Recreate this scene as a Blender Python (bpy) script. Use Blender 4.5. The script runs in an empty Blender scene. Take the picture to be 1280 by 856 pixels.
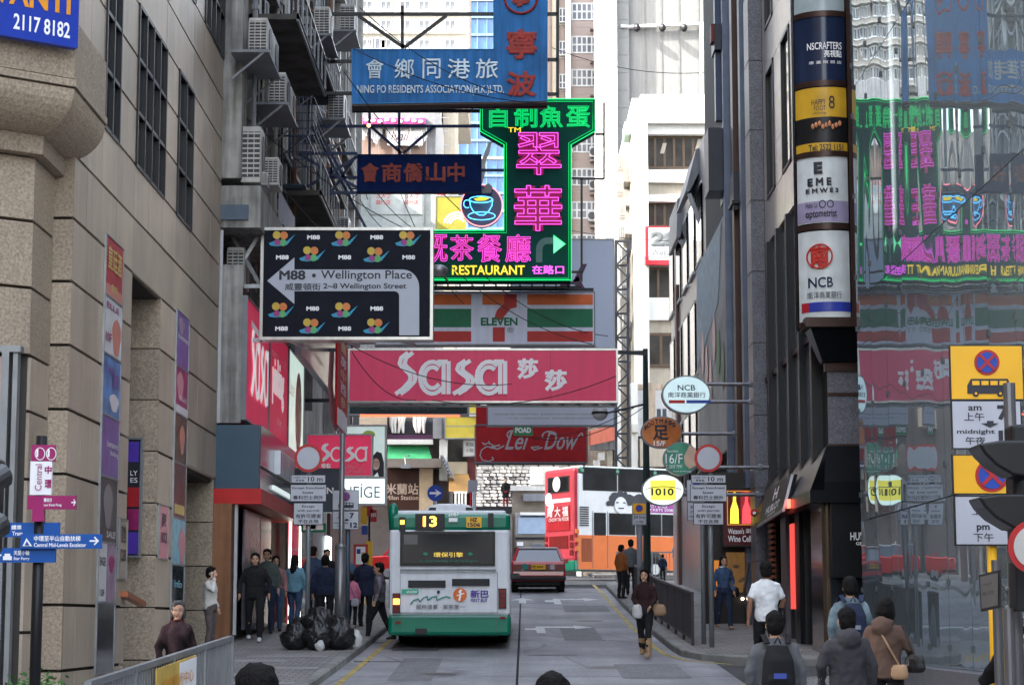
import bpy, bmesh, math, random
from mathutils import Vector, Matrix
random.seed(7)
R = math.radians
SC = bpy.context.scene
COL = SC.collection
# ------------------------------------------------------------------ camera, sky, sun, exposure
F = 2630.0                      # focal length in photograph pixels (1280 wide)
PITCH = math.atan(347.0 / F)
ZC = 1.9
cam = bpy.data.cameras.new('camera'); camo = bpy.data.objects.new('camera', cam); COL.objects.link(camo)
cam.sensor_width = 36.0; cam.lens = F / 1280 * 36.0; cam.clip_end = 3000; cam.clip_start = 0.3
camo.location = (0, 0, ZC); camo.rotation_euler = (math.pi / 2 + PITCH, 0, 0)
SC.camera = camo
world = bpy.data.worlds.new('World'); SC.world = world; world.use_nodes = True
SUN = Vector((-0.88, -0.27, 0.62)).normalized()
sun_el = math.asin(SUN.z); sun_az = math.atan2(SUN.x, SUN.y)
wn = world.node_tree; bg = wn.nodes['Background']
sky = wn.nodes.new('ShaderNodeTexSky'); sky.sky_type = 'NISHITA'; sky.sun_disc = False
sky.sun_elevation = sun_el; sky.sun_rotation = sun_az; sky.air_density = 1.2; sky.dust_density = 2.5
bw = wn.nodes.new('ShaderNodeRGBToBW'); wn.links.new(sky.outputs[0], bw.inputs[0])      # hazy city sky: less blue than clear air
tint = wn.nodes.new('ShaderNodeVectorMath'); tint.operation = 'SCALE'; tint.inputs[0].default_value = (1.05, 1.0, .95); wn.links.new(bw.outputs[0], tint.inputs['Scale'])
hz = wn.nodes.new('ShaderNodeMix'); hz.data_type = 'RGBA'; hz.inputs['Factor'].default_value = .55
wn.links.new(sky.outputs[0], hz.inputs['A']); wn.links.new(tint.outputs[0], hz.inputs['B']); wn.links.new(hz.outputs['Result'], bg.inputs[0]); bg.inputs[1].default_value = 0.15
sl = bpy.data.lights.new('sun', 'SUN'); sl.energy = 2.2; sl.angle = R(0.5); sl.color = (1, .95, .87)
so = bpy.data.objects.new('sun', sl); COL.objects.link(so); so.location = (0, 0, 60)
so.rotation_euler = (-SUN).to_track_quat('-Z', 'Y').to_euler()
SC.view_settings.view_transform = 'Standard'; SC.view_settings.look = 'None'
SC.view_settings.exposure = 3.45; SC.view_settings.gamma = 1.0
SC.cycles.max_bounces = 6; SC.cycles.glossy_bounces = 4; SC.cycles.transparent_max_bounces = 6
SC.cycles.use_denoising = True

# ------------------------------------------------------------------ placing helpers
def P(px, py, Y):
    """world point seen at photograph pixel (px, py) at street depth Y"""
    u = (px - 640) / F; v = (428 - py) / F
    dy = math.cos(PITCH) - v * math.sin(PITCH); dz = math.sin(PITCH) + v * math.cos(PITCH)
    k = Y / dy
    return Vector((u * k, Y, ZC + dz * k))
def PXY(px, py, X):
    """world point on the plane x = X seen at the pixel"""
    a = P(px, py, 1.0) - Vector((0, 0, ZC)); k = X / a.x
    return Vector((X, a.y * k, ZC + a.z * k))
GP = [(-60, -.5), (0, -.05), (8, .0), (17, .25), (28, .74), (38.5, 1.22), (43.6, 1.46), (50, 1.76), (58, 2.25), (66, 2.75), (78, 3.3), (86, 3.5), (97, 3.9), (120, 4.4), (400, 6)]
def G(Y):
    for (a, b), (c, d) in zip(GP, GP[1:]):
        if Y <= c: return b + (d - b) * (Y - a) / (c - a)
    return GP[-1][1]

# ------------------------------------------------------------------ materials
MATS = {}
def M(name, col=(.5, .5, .5), rough=.6, metal=0.0, var=0.12, scale=3.0, bump=0.0, bscale=60.0, emit=None, es=1.0,
      spec=.3, streak=0.0, fine=0.0, fscale=120.0, coat=0.0, rnd=0.0):
    if name in MATS: return MATS[name]
    m = bpy.data.materials.new(name); m.use_nodes = True; MATS[name] = m
    nt = m.node_tree; b = nt.nodes['Principled BSDF']
    b.inputs['Roughness'].default_value = rough; b.inputs['Metallic'].default_value = metal
    b.inputs['Specular IOR Level'].default_value = spec; b.inputs['Coat Weight'].default_value = coat
    b.inputs['Coat Roughness'].default_value = .08
    g = nt.nodes.new('ShaderNodeNewGeometry'); src = g.outputs['Position']
    last = None
    def mul(prev, fac_out, lo, hi):
        mr = nt.nodes.new('ShaderNodeMapRange'); mr.inputs['From Min'].default_value = .3; mr.inputs['From Max'].default_value = .7
        mr.inputs['To Min'].default_value = lo; mr.inputs['To Max'].default_value = hi
        nt.links.new(fac_out, mr.inputs['Value'])
        vm = nt.nodes.new('ShaderNodeVectorMath'); vm.operation = 'SCALE'
        if prev is None: vm.inputs[0].default_value = col
        else: nt.links.new(prev, vm.inputs[0])
        nt.links.new(mr.outputs[0], vm.inputs['Scale']); return vm.outputs[0]
    if var > 0:
        n = nt.nodes.new('ShaderNodeTexNoise'); n.inputs['Scale'].default_value = scale; n.inputs['Detail'].default_value = 5
        nt.links.new(src, n.inputs['Vector']); last = mul(last, n.outputs['Fac'], 1 - var, 1 + var)
    if fine > 0:
        n = nt.nodes.new('ShaderNodeTexNoise'); n.inputs['Scale'].default_value = fscale; n.inputs['Detail'].default_value = 2
        nt.links.new(src, n.inputs['Vector']); last = mul(last, n.outputs['Fac'], 1 - fine, 1 + fine)
    if streak > 0:
        mp = nt.nodes.new('ShaderNodeMapping'); mp.inputs['Scale'].default_value = (5, 5, .35); nt.links.new(src, mp.inputs[0])
        n = nt.nodes.new('ShaderNodeTexNoise'); n.inputs['Scale'].default_value = 1.6; n.inputs['Detail'].default_value = 6
        nt.links.new(mp.outputs[0], n.inputs['Vector']); last = mul(last, n.outputs['Fac'], 1 - streak, 1 + streak * .5)
    if rnd > 0:
        oi = nt.nodes.new('ShaderNodeObjectInfo'); mr = nt.nodes.new('ShaderNodeMapRange'); mr.inputs['To Min'].default_value = 1 - rnd; mr.inputs['To Max'].default_value = 1 + rnd
        nt.links.new(oi.outputs['Random'], mr.inputs['Value']); vm = nt.nodes.new('ShaderNodeVectorMath'); vm.operation = 'SCALE'
        if last is None: vm.inputs[0].default_value = col
        else: nt.links.new(last, vm.inputs[0])
        nt.links.new(mr.outputs[0], vm.inputs['Scale']); last = vm.outputs[0]
    if last is None: b.inputs['Base Color'].default_value = (*col, 1)
    else: nt.links.new(last, b.inputs['Base Color'])
    if bump > 0:
        n = nt.nodes.new('ShaderNodeTexNoise'); n.inputs['Scale'].default_value = bscale; n.inputs['Detail'].default_value = 3
        nt.links.new(src, n.inputs['Vector'])
        bp = nt.nodes.new('ShaderNodeBump'); bp.inputs['Strength'].default_value = bump; bp.inputs['Distance'].default_value = .02
        nt.links.new(n.outputs['Fac'], bp.inputs['Height']); nt.links.new(bp.outputs[0], b.inputs['Normal'])
    if emit:
        b.inputs['Emission Color'].default_value = (*emit, 1); b.inputs['Emission Strength'].default_value = es
    return m

black = M('black_paint', (.012, .012, .014), .4)
darkm = M('dark_steel', (.03, .033, .04), .5, .3)
navym = M('navy_steel', (.02, .035, .09), .5)
galv = M('galvanised_steel', (.3, .31, .32), .45, .7, fine=.1)
greyp = M('grey_paint', (.2, .21, .23), .4, streak=.15)
chrome = M('brushed_steel', (.30, .29, .28), .3, .9, streak=.2)
white = M('white_paint', (.72, .73, .75), .45, var=.05, streak=.08)
whites = M('white_print', (.88, .88, .89), .5, var=.02)
concrete = M('stained_concrete', (.3, .29, .27), .85, streak=.55, bump=.3, bscale=20, var=.2)
granite = M('polished_granite', (.44, .355, .275), .42, rnd=.13, spec=.22, var=.14, scale=.8, fine=.1, fscale=45, streak=.1)
granite_r = M('flamed_granite', (.35, .28, .21), .7, rnd=.12, var=.08, scale=1, fine=.3, fscale=30, bump=.15, bscale=40)
granite_g = M('grey_granite', (.13, .13, .15), .35, var=.1, fine=.35, fscale=35)
glassd = M('dark_window_glass', (.015, .018, .022), .06, spec=.9, var=0)
glassm = M('window_glass', (.06, .075, .085), .07, spec=.9, var=.3, scale=.6)
rubber = M('tyre_rubber', (.012, .012, .012), .8)
skin = M('skin', (.50, .29, .19), .55, var=.05)
hairm = M('black_hair', (.008, .007, .007), .75, fine=.5, fscale=200, spec=.15, bump=.6, bscale=90)

# ------------------------------------------------------------------ mesh builder
class MB:
    def __init__(s): s.v = []; s.f = []
    def add(s, vs, fs):
        n = len(s.v); s.v += [Vector(v) for v in vs]; s.f += [tuple(i + n for i in f) for f in fs]; return s
    def box(s, x0, x1, y0, y1, z0, z1):
        if x0 > x1: x0, x1 = x1, x0
        if y0 > y1: y0, y1 = y1, y0
        if z0 > z1: z0, z1 = z1, z0
        return s.add([(x0, y0, z0), (x1, y0, z0), (x1, y1, z0), (x0, y1, z0), (x0, y0, z1), (x1, y0, z1), (x1, y1, z1), (x0, y1, z1)],
                     [(0, 3, 2, 1), (4, 5, 6, 7), (0, 1, 5, 4), (1, 2, 6, 5), (2, 3, 7, 6), (3, 0, 4, 7)])
    def bar(s, a, b, w, h=None, up=(0, 0, 1)):
        """rectangular bar from a to b"""
        a = Vector(a); b = Vector(b); h = h or w; d = (b - a).normalized(); u = Vector(up)
        if abs(d.dot(u)) > .98: u = Vector((0, 1, 0))
        r = d.cross(u).normalized(); u = r.cross(d)
        vs = []
        for p in (a, b):
            for i, j in ((-1, -1), (1, -1), (1, 1), (-1, 1)): vs.append(p + r * (i * w / 2) + u * (j * h / 2))
        return s.add(vs, [(0, 1, 2, 3), (7, 6, 5, 4), (0, 4, 5, 1), (1, 5, 6, 2), (2, 6, 7, 3), (3, 7, 4, 0)])
    def loft(s, rings, cap=True):
        n = len(rings[0]); k = len(s.v)
        for r in rings: s.v += [Vector(p) for p in r]
        for i in range(len(rings) - 1):
            for j in range(n):
                a = k + i * n + j; b = k + i * n + (j + 1) % n
                s.f.append((a, b, b + n, a + n))
        if cap:
            s.f.append(tuple(k + j for j in reversed(range(n)))); e = k + (len(rings) - 1) * n
            s.f.append(tuple(e + j for j in range(n)))
        return s
    def tube(s, pts, r, n=8, cap=True):
        pts = [Vector(p) for p in pts]
        rr = r if isinstance(r, (list, tuple)) else [r] * len(pts)
        rings = []; prev = None
        for i, p in enumerate(pts):
            d = (pts[min(i + 1, len(pts) - 1)] - pts[max(i - 1, 0)])
            d = d.normalized() if d.length > 1e-9 else Vector((0, 0, 1))
            if prev is None:
                u = Vector((0, 0, 1)) if abs(d.z) < .9 else Vector((0, 1, 0))
            else: u = prev
            u = (u - d * u.dot(d)).normalized(); prev = u; w = d.cross(u)
            q = rr[i]; qa, qb = q if isinstance(q, (list, tuple)) else (q, q)
            rings.append([p + u * (qa * math.cos(t)) + w * (qb * math.sin(t)) for t in [2 * math.pi * j / n for j in range(n)]])
        return s.loft(rings, cap)
    def cyl(s, p, r, h, n=16, axis='z', r2=None):
        p = Vector(p); d = {'x': Vector((1, 0, 0)), 'y': Vector((0, 1, 0)), 'z': Vector((0, 0, 1))}[axis]
        return s.tube([p, p + d * h], [r, r if r2 is None else r2], n)
    def ball(s, c, r, n=12, m=8, rot=None):
        c = Vector(c); r = Vector(r if isinstance(r, (list, tuple)) else (r, r, r)); rings = []
        for i in range(1, m):
            a = math.pi * i / m
            ring = [Vector((r.x * math.sin(a) * math.cos(t), r.y * math.sin(a) * math.sin(t), r.z * -math.cos(a))) for t in [2 * math.pi * j / n for j in range(n)]]
            if rot: ring = [rot @ q for q in ring]
            rings.append([c + q for q in ring])
        k = len(s.v); s.loft(rings, False)
        b = Vector((0, 0, -r.z)); t = Vector((0, 0, r.z))
        if rot: b = rot @ b; t = rot @ t
        s.v += [c + b, c + t]; e = len(s.v)
        for j in range(n):
            s.f.append((e - 2, k + (j + 1) % n, k + j)); q = k + (m - 2) * n
            s.f.append((e - 1, q + j, q + (j + 1) % n))
        return s
    def prism(s, poly, d):
        """closed flat polygon (3-D points) pushed along d"""
        poly = [Vector(p) for p in poly]; d = Vector(d); n = len(poly)
        return s.add(poly + [p + d for p in poly], [tuple(reversed(range(n))), tuple(range(n, 2 * n))] + [(i, (i + 1) % n, n + (i + 1) % n, n + i) for i in range(n)])
    def quad(s, a, b, c, d): return s.add([a, b, c, d], [(0, 1, 2, 3)])
    def build(s, name, mat, parent=None, smooth=False, local=False, bevel=0, **props):
        org = Vector((0, 0, 0))
        if parent is not None and not local:
            org = Vector(parent.location)
            if parent.parent: org = org + Vector(parent.parent.location)
        me = bpy.data.meshes.new(name)
        if parent is None and not local and s.v:
            lo = [min(v[i] for v in s.v) for i in range(3)]; hi = [max(v[i] for v in s.v) for i in range(3)]
            org = Vector(((lo[0] + hi[0]) / 2, (lo[1] + hi[1]) / 2, lo[2]))
        me.from_pydata([v - org for v in s.v], [], s.f)
        bm = bmesh.new(); bm.from_mesh(me); bmesh.ops.recalc_face_normals(bm, faces=bm.faces); bm.to_mesh(me); bm.free()
        me.materials.append(mat)
        if smooth: me.polygons.foreach_set('use_smooth', [True] * len(me.polygons))
        o = bpy.data.objects.new(name, me); COL.objects.link(o)
        if parent is not None: o.parent = parent
        elif not local: o.location = org
        if bevel:
            b = o.modifiers.new('bevel', 'BEVEL'); b.width = bevel; b.segments = 2; b.limit_method = 'ANGLE'; b.harden_normals = False
        for k, v in props.items(): o[k] = v
        return o
def thing(name, label, cat, loc=(0, 0, 0), rz=0, group=None):
    o = bpy.data.objects.new(name, None); COL.objects.link(o); o.location = loc; o.rotation_euler = (0, 0, rz)
    o.empty_display_size = .2
    o['label'] = label; o['category'] = cat
    if group: o['group'] = group
    return o
def tag(o, label, cat, group=None):
    o['label'] = label; o['category'] = cat
    if group: o['group'] = group
    return o
def copy_tree(o, parent=None):
    c = o.copy(); COL.objects.link(c)
    if parent is not None: c.parent = parent
    for ch in o.children: copy_tree(ch, c)
    return c
def share(name, mesh, mat, parent, loc, scale=(1, 1, 1), rz=0):
    o = bpy.data.objects.new(name, mesh); COL.objects.link(o); o.parent = parent; o.location = loc; o.scale = scale; o.rotation_euler = (0, 0, rz)
    return o

# ------------------------------------------------------------------ lettering
TCACHE = {}
def tmesh(s, bold=0.0, neon=0.0, shear=0.0):
    key = (s, bold, neon, shear)
    if key in TCACHE: return TCACHE[key]
    c = bpy.data.curves.new('t', 'FONT'); c.body = s; c.resolution_u = 3; c.shear = shear
    if neon: c.fill_mode = 'NONE'; c.bevel_depth = neon; c.bevel_resolution = 0
    elif bold: c.bevel_depth = bold; c.bevel_resolution = 0
    o = bpy.data.objects.new('t', c); m = bpy.data.meshes.new_from_object(o)
    vs = [v.co.copy() for v in m.vertices]; fs = [tuple(p.vertices) for p in m.polygons]
    bpy.data.objects.remove(o); bpy.data.curves.remove(c); bpy.data.meshes.remove(m)
    TCACHE[key] = (vs, fs); return vs, fs
def letter(s, O, U, V, mat, parent, name='lettering', bold=0.0, neon=0.0, shear=0.0, lift=.006, curve=None, keep=False):
    """lay the word s into the rectangle O + u*U + v*V, standing proud of it by lift"""
    O = Vector(O); U = Vector(U); V = Vector(V); N = U.cross(V).normalized()
    vs, fs = tmesh(s, bold, neon, shear)
    x0 = min(v.x for v in vs); x1 = max(v.x for v in vs); y0 = min(v.y for v in vs); y1 = max(v.y for v in vs); z0 = min(v.z for v in vs)
    k = V.length / (y1 - y0)
    if keep:
        w = (x1 - x0) * k
        if w < U.length: O = O + U * ((1 - w / U.length) / 2); U = U * (w / U.length)
    mb = MB(); out = []
    for v in vs:
        u = (v.x - x0) / (x1 - x0); w = (v.y - y0) / (y1 - y0)
        p = O + U * u + V * w + N * (lift + (v.z - z0) * k * (1 if neon else .25))
        if curve: p = curve(p)
        out.append(p)
    mb.add(out, fs)
    org = Vector(parent.location)
    if parent.parent: org += Vector(parent.parent.location)
    me = bpy.data.meshes.new(name); me.from_pydata([v - org for v in mb.v], [], mb.f); me.materials.append(mat)
    o = bpy.data.objects.new(name, me); COL.objects.link(o); o.parent = parent
    return o
def at(px0, py0, px1, py1, Y):
    """rectangle facing the camera at depth Y from pixel corners: O, U, V"""
    a = P(px0, py1, Y); b = P(px1, py0, Y)
    return a, Vector((b.x - a.x, 0, 0)), Vector((0, 0, b.z - a.z))

class Sign:
    """a sign facing the street's near end: root, panel, frame; draws marks on its face"""
    def __init__(s, name, label, cat, rect, Y, mat, frame=galv, thick=.25, fw=.05, group=None, panelname='panel'):
        s.Y = Y; O, U, V = at(*rect, Y); s.O, s.U, s.V = O, U, V
        s.root = thing(name, label, cat, (O.x + U.x / 2, Y + thick / 2, O.z), group=group)
        MB().box(O.x, O.x + U.x, Y, Y + thick, O.z, O.z + V.z).build(panelname, mat, s.root)
        if frame and fw:
            f = MB(); x0, x1, z0, z1 = O.x, O.x + U.x, O.z, O.z + V.z; e = .02
            f.box(x0 - fw, x1 + fw, Y - e, Y + thick + e, z1, z1 + fw); f.box(x0 - fw, x1 + fw, Y - e, Y + thick + e, z0 - fw, z0)
            f.box(x0 - fw, x0, Y - e, Y + thick + e, z0, z1); f.box(x1, x1 + fw, Y - e, Y + thick + e, z0, z1)
            f.build('frame', frame, s.root)
    def text(s, t, rect, mat, **k):
        O, U, V = at(*rect, s.Y); return letter(t, O, U, V, mat, s.root, **k)
    def band(s, rect, mat, name='stripe', lift=.004, th=.004):
        O, U, V = at(*rect, s.Y - .0)
        return MB().box(O.x, O.x + U.x, s.Y - lift - th, s.Y - lift, O.z, O.z + V.z).build(name, mat, s.root)
    def poly(s, pts, mat, name='emblem', lift=.004, th=.004):
        ps = [P(x, y, s.Y) for x, y in pts]
        return MB().prism([(p.x, s.Y - lift, p.z) for p in ps], (0, -th, 0)).build(name, mat, s.root)
    def disc(s, cx, cy, rx, mat, ry=None, name='emblem', lift=.004, th=.004, n=28):
        ry = ry or rx
        return s.poly([(cx + rx * math.cos(a), cy + ry * math.sin(a)) for a in [2 * math.pi * i / n for i in range(n)]], mat, name, lift, th)
    def line(s, pts, wpx, mat, name='lettering', lift=.03, closed=False, n=6):
        ps = [P(x, y, s.Y - lift) for x, y in pts]
        if closed: ps.append(ps[0].copy())
        return MB().tube(ps, wpx / F * s.Y / 2, n).build(name, mat, s.root)
    def ribbon(s, paths, wpx, mat, name='lettering', lift=.004, th=.004):
        """flat strokes along pixel paths, one mesh"""
        mb = MB(); q = 0
        for pts in paths:
            for i in range(len(pts) - 1):
                (ax, ay), (bx, by) = pts[i], pts[i + 1]; L = math.hypot(bx - ax, by - ay)
                if L < 1e-6: continue
                nx, ny = -(by - ay) / L * wpx / 2, (bx - ax) / L * wpx / 2; ex, ey = (bx - ax) / L * wpx * .12, (by - ay) / L * wpx * .12
                c = [(ax + nx - ex, ay + ny - ey), (bx + nx + ex, by + ny + ey), (bx - nx + ex, by - ny + ey), (ax - nx - ex, ay - ny - ey)]
                l = lift + (q % 3) * .0007; q += 1
                mb.prism([(P(x, y, s.Y).x, s.Y - l, P(x, y, s.Y).z) for x, y in c], (0, -th, 0))
        return mb.build(name, mat, s.root)
def arc(cx, cy, rx, ry, a0, a1, n=14):
    return [(cx + rx * math.cos(R(a0 + (a1 - a0) * i / n)), cy - ry * math.sin(R(a0 + (a1 - a0) * i / n))) for i in range(n + 1)]
# ================================================================== GROUND, ROAD, PAVEMENTS
asphalt = M('asphalt', (.06, .06, .062), .85, var=.2, scale=.5, fine=.25, fscale=25, bump=.2, bscale=60)
roadc = M('concrete_road', (.22, .22, .235), .65, rnd=.12, var=.28, scale=.55, fine=.2, fscale=18, bump=.15, bscale=50, spec=.35)
pave = M('pavement_brick', (.17, .165, .16), .75, var=.2, scale=.6, fine=.15, fscale=15)
paver2 = M('pale_paver', (.27, .265, .26), .75, var=.15, scale=1.5, fine=.15)
kerbm = M('kerb_concrete', (.2, .2, .19), .8, rnd=.15, var=.25, scale=2, fine=.15)
yline = M('yellow_road_paint', (.38, .28, .08), .7, var=.5, scale=6, fine=.2)
wline = M('white_road_paint', (.6, .6, .6), .7, var=.25, scale=6, fine=.2)
nt = pave.node_tree; bsdf = nt.nodes['Principled BSDF']          # brick joints on the pavement
gg = nt.nodes.new('ShaderNodeNewGeometry'); bk = nt.nodes.new('ShaderNodeTexBrick'); bk.inputs['Scale'].default_value = 1
bk.inputs['Brick Width'].default_value = .22; bk.inputs['Row Height'].default_value = .22; bk.inputs['Mortar Size'].default_value = .008
bk.inputs['Color1'].default_value = (.23, .22, .215, 1); bk.inputs['Color2'].default_value = (.165, .165, .17, 1); bk.inputs['Mortar'].default_value = (.05, .05, .05, 1)
nt.links.new(gg.outputs['Position'], bk.inputs['Vector'])
mx = nt.nodes.new('ShaderNodeMix'); mx.data_type = 'RGBA'; mx.blend_type = 'MULTIPLY'; mx.inputs['Factor'].default_value = 1
old = bsdf.inputs['Base Color'].links[0].from_socket
sc_ = nt.nodes.new('ShaderNodeVectorMath'); sc_.operation = 'SCALE'; sc_.inputs['Scale'].default_value = 6.2; nt.links.new(old, sc_.inputs[0])
nt.links.new(bk.outputs['Color'], mx.inputs['A']); nt.links.new(sc_.outputs[0], mx.inputs['B']); nt.links.new(mx.outputs['Result'], bsdf.inputs['Base Color'])

def tracks(m, amount=.16):
    # worn wheel tracks and long drips run along the street
    nt = m.node_tree; b = nt.nodes['Principled BSDF']; src = b.inputs['Base Color'].links[0].from_socket
    g_ = nt.nodes.new('ShaderNodeNewGeometry'); mp = nt.nodes.new('ShaderNodeMapping'); mp.inputs['Scale'].default_value = (1.5, .07, .3); nt.links.new(g_.outputs['Position'], mp.inputs[0])
    n = nt.nodes.new('ShaderNodeTexNoise'); n.inputs['Scale'].default_value = 1.3; n.inputs['Detail'].default_value = 5; nt.links.new(mp.outputs[0], n.inputs['Vector'])
    vo = nt.nodes.new('ShaderNodeTexVoronoi'); vo.feature = 'DISTANCE_TO_EDGE'; vo.inputs['Scale'].default_value = .33; nt.links.new(g_.outputs['Position'], vo.inputs['Vector'])
    mr = nt.nodes.new('ShaderNodeMapRange'); mr.inputs['From Min'].default_value = .3; mr.inputs['From Max'].default_value = .7; mr.inputs['To Min'].default_value = 1 - amount; mr.inputs['To Max'].default_value = 1 + amount; nt.links.new(n.outputs['Fac'], mr.inputs['Value'])
    m2 = nt.nodes.new('ShaderNodeMapRange'); m2.inputs['From Max'].default_value = .012; m2.inputs['To Min'].default_value = .55; m2.inputs['To Max'].default_value = 1; nt.links.new(vo.outputs['Distance'], m2.inputs['Value'])
    mu = nt.nodes.new('ShaderNodeMath'); mu.operation = 'MULTIPLY'; nt.links.new(mr.outputs[0], mu.inputs[0]); nt.links.new(m2.outputs[0], mu.inputs[1])
    vm = nt.nodes.new('ShaderNodeVectorMath'); vm.operation = 'SCALE'; nt.links.new(src, vm.inputs[0]); nt.links.new(mu.outputs[0], vm.inputs['Scale']); nt.links.new(vm.outputs[0], b.inputs['Base Color'])
tracks(roadc); tracks(asphalt, .12)
def strip(name, pts, lift, mat, parent=None, local=False, thick=0, **k):
    """pts: list of (Y, x0, x1): a sheet that follows the street's slope"""
    mb = MB(); n = len(pts)
    for Y, a, b in pts: mb.v += [Vector((a, Y, G(Y) + lift)), Vector((b, Y, G(Y) + lift))]
    for i in range(n - 1): mb.f.append((2 * i, 2 * i + 1, 2 * i + 3, 2 * i + 2))
    if thick:
        for Y, a, b in pts: mb.v += [Vector((a, Y, G(Y) + lift - thick)), Vector((b, Y, G(Y) + lift - thick))]
        m = 2 * n
        for i in range(n - 1):
            mb.f += [(2 * i, 2 * i + 2, m + 2 * i + 2, m + 2 * i), (2 * i + 1, m + 2 * i + 1, m + 2 * i + 3, 2 * i + 3)]
        mb.f += [(0, m, m + 1, 1), (2 * n - 2, 2 * n - 1, m + 2 * n - 1, m + 2 * n - 2)]
    return mb.build(name, mat, parent, **k)
def frange(a, b, s):
    o = []; x = a
    while x < b - 1e-6: o.append(x); x += s
    return o + [b]
def KL(Y): return -3.3 if Y < 20 else -3.3 + .036 * (Y - 20) if Y < 30 else -2.94 + .14 * (Y - 30) / 15 if Y < 45 else -2.8
Ys = [q for q, _ in GP] + [900]
strip('ground', [(Y, -900, 900) for Y in Ys], -.16, asphalt, kind='structure')
road = thing('road', '', ''); del road['label'], road['category']; road['kind'] = 'structure'
strip('road_bed', [(Y, -3.6, 3.6) for Y in [-60, 0, 8, 17, 28, 38.5, 43.6, 50, 58, 66, 74]], -.03, M('joint_sealant', (.02, .02, .02), .9), road)
strip('cross_road', [(Y, -80, 80) for Y in (74.05, 78, 86, 92.5)], -.002, asphalt, road)
strip('far_carriageway', [(Y, -6, 6) for Y in (92.5, 97, 112)], -.0, asphalt, road)
for (a, b) in ((-3.55, -.02), (.02, 3.55)):
    for Y in frange(8, 70, 5.2)[:-1]:
        y1 = min(Y + 5.17, 74)
        ys = sorted({Y, y1} | {q for q, _ in GP if Y < q < y1})
        f0 = lambda t: a + (.06 if a > 0 else 0) + (.006 * (t - 30) if a > 0 else 0)
        f1 = lambda t: b + (.06 if a < 0 else 0) + (.006 * (t - 30) if a < 0 else 0)
        strip('road_slab', [(t, f0(t), f1(t)) for t in ys], random.uniform(-.002, .002), roadc, road)
for (px, py, w, l) in ((520, 812, .9, .35), (470, 803, .5, .3), (560, 808, .8, .25), (690, 818, .9, .12), (740, 800, .5, .2), (500, 826, 1.0, .18)):
    k = 1.0
    Y = 30.0
    for _ in range(40): Y += ((ZC - G(Y)) * F / (py - 775) - Y) * .3 if py > 780 else 0
    X = (px - 640) / F * Y
    strip('tar_patch', [(Y, X - w / 2, X + w / 2), (Y + l, X - w / 2, X + w / 2)], .004, M('tar', (.035, .035, .035), .8), road)
for (x, y, r) in ((1.6, 36, .35), (-1.2, 34.5, .3), (1.9, 52, .35)):
    mc = MB(); mc.v = [Vector((x + r * math.cos(a), y + r * math.sin(a), G(y + r * math.sin(a)) + .005)) for a in [k * math.pi / 12 for k in range(24)]]; mc.f = [tuple(range(24))]; mc.build('manhole_cover', M('cast_iron', (.06, .055, .05), .5, .5, fine=.4), road)
for (x, y, w, l) in ((2.3, 33.5, 1.1, 3.4), (-1.6, 33, .7, 5.5), (1.5, 44, .8, 6), (-.9, 30, 1.2, 1.5), (2.0, 56, 1.2, 3)):
    strip('road_repair', [(t_, x - w / 2, x + w / 2) for t_ in sorted({y, y + l} | {q for q, _ in GP if y < q < y + l})], .0045, M('repair_asphalt', (.17, .17, .175), .8, fine=.3, fscale=20, var=.15), road)
for y in (30.5, 37.5, 48.2):
    dr = MB(); x = KL(y) + .22
    for k in range(7): dr.box(x - .14, x + .14, y + k * .07, y + k * .07 + .035, G(y) - .02, G(y) + .012)
    dr.build('drain_grating', M('cast_iron'), road, kind='stuff')
# painted lines
def path_line(pts, w, name, mat, lift=.006):
    mb = MB(); L = []
    for i, (x, y) in enumerate(pts):
        a = pts[max(i - 1, 0)]; b = pts[min(i + 1, len(pts) - 1)]; d = Vector((b[0] - a[0], b[1] - a[1])).normalized(); n = Vector((-d.y, d.x)) * w / 2
        L.append(((x + n.x, y + n.y), (x - n.x, y - n.y)))
    for (p, q) in L: mb.v += [Vector((p[0], p[1], G(p[1]) + lift)), Vector((q[0], q[1], G(q[1]) + lift))]
    for i in range(len(L) - 1): mb.f.append((2 * i, 2 * i + 1, 2 * i + 3, 2 * i + 2))
    return mb.build(name, mat, road)
path_line([(KL(y) + .28, y) for y in frange(20, 72, 2)], .1, 'yellow_line', yline)
rk = [(2.85, 74), (2.8, 66), (2.8, 58), (2.8, 50), (2.8, 42), (2.85, 39.5), (3.1, 37.8), (3.8, 36.8)]
path_line(rk, .1, 'yellow_line', yline)
path_line([(2.9, 28), (2.93, 30), (3.1, 31.3), (3.6, 32.4), (4.6, 32.8)], .1, 'yellow_line', yline)
def road_arrow(X, Y, s=1.0, turn=True):
    pts = [(X - .1, Y), (X + .1, Y), (X + .1, Y + 1.6), (X + .35, Y + 1.6), (X, Y + 2.9), (X - .35, Y + 1.6), (X - .1, Y + 1.6)]
    if turn: pts = [(X - .35, Y + 1.2), (X - .1, Y + 1.2), (X - .1, Y), (X + .1, Y), (X + .1, Y + 2.2), (X + .8, Y + 2.2), (X + .8, Y + 1.7), (X + 1.25, Y + 2.5), (X + .8, Y + 3.3), (X + .8, Y + 2.9), (X - .1, Y + 2.9), (X - .1, Y + 2.1), (X - .35, Y + 2.1)]
    mb = MB(); mb.add([(x, y, G(y) + .007) for x, y in pts], [tuple(range(len(pts)))]); return mb.build('road_arrow', wline, road)
road_arrow(.65, 47.0); road_arrow(.3, 60, turn=False); road_arrow(1.3, 59.5)
path_line([(-2.3, 67), (2.6, 67)], .22, 'stop_line', wline)
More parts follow.
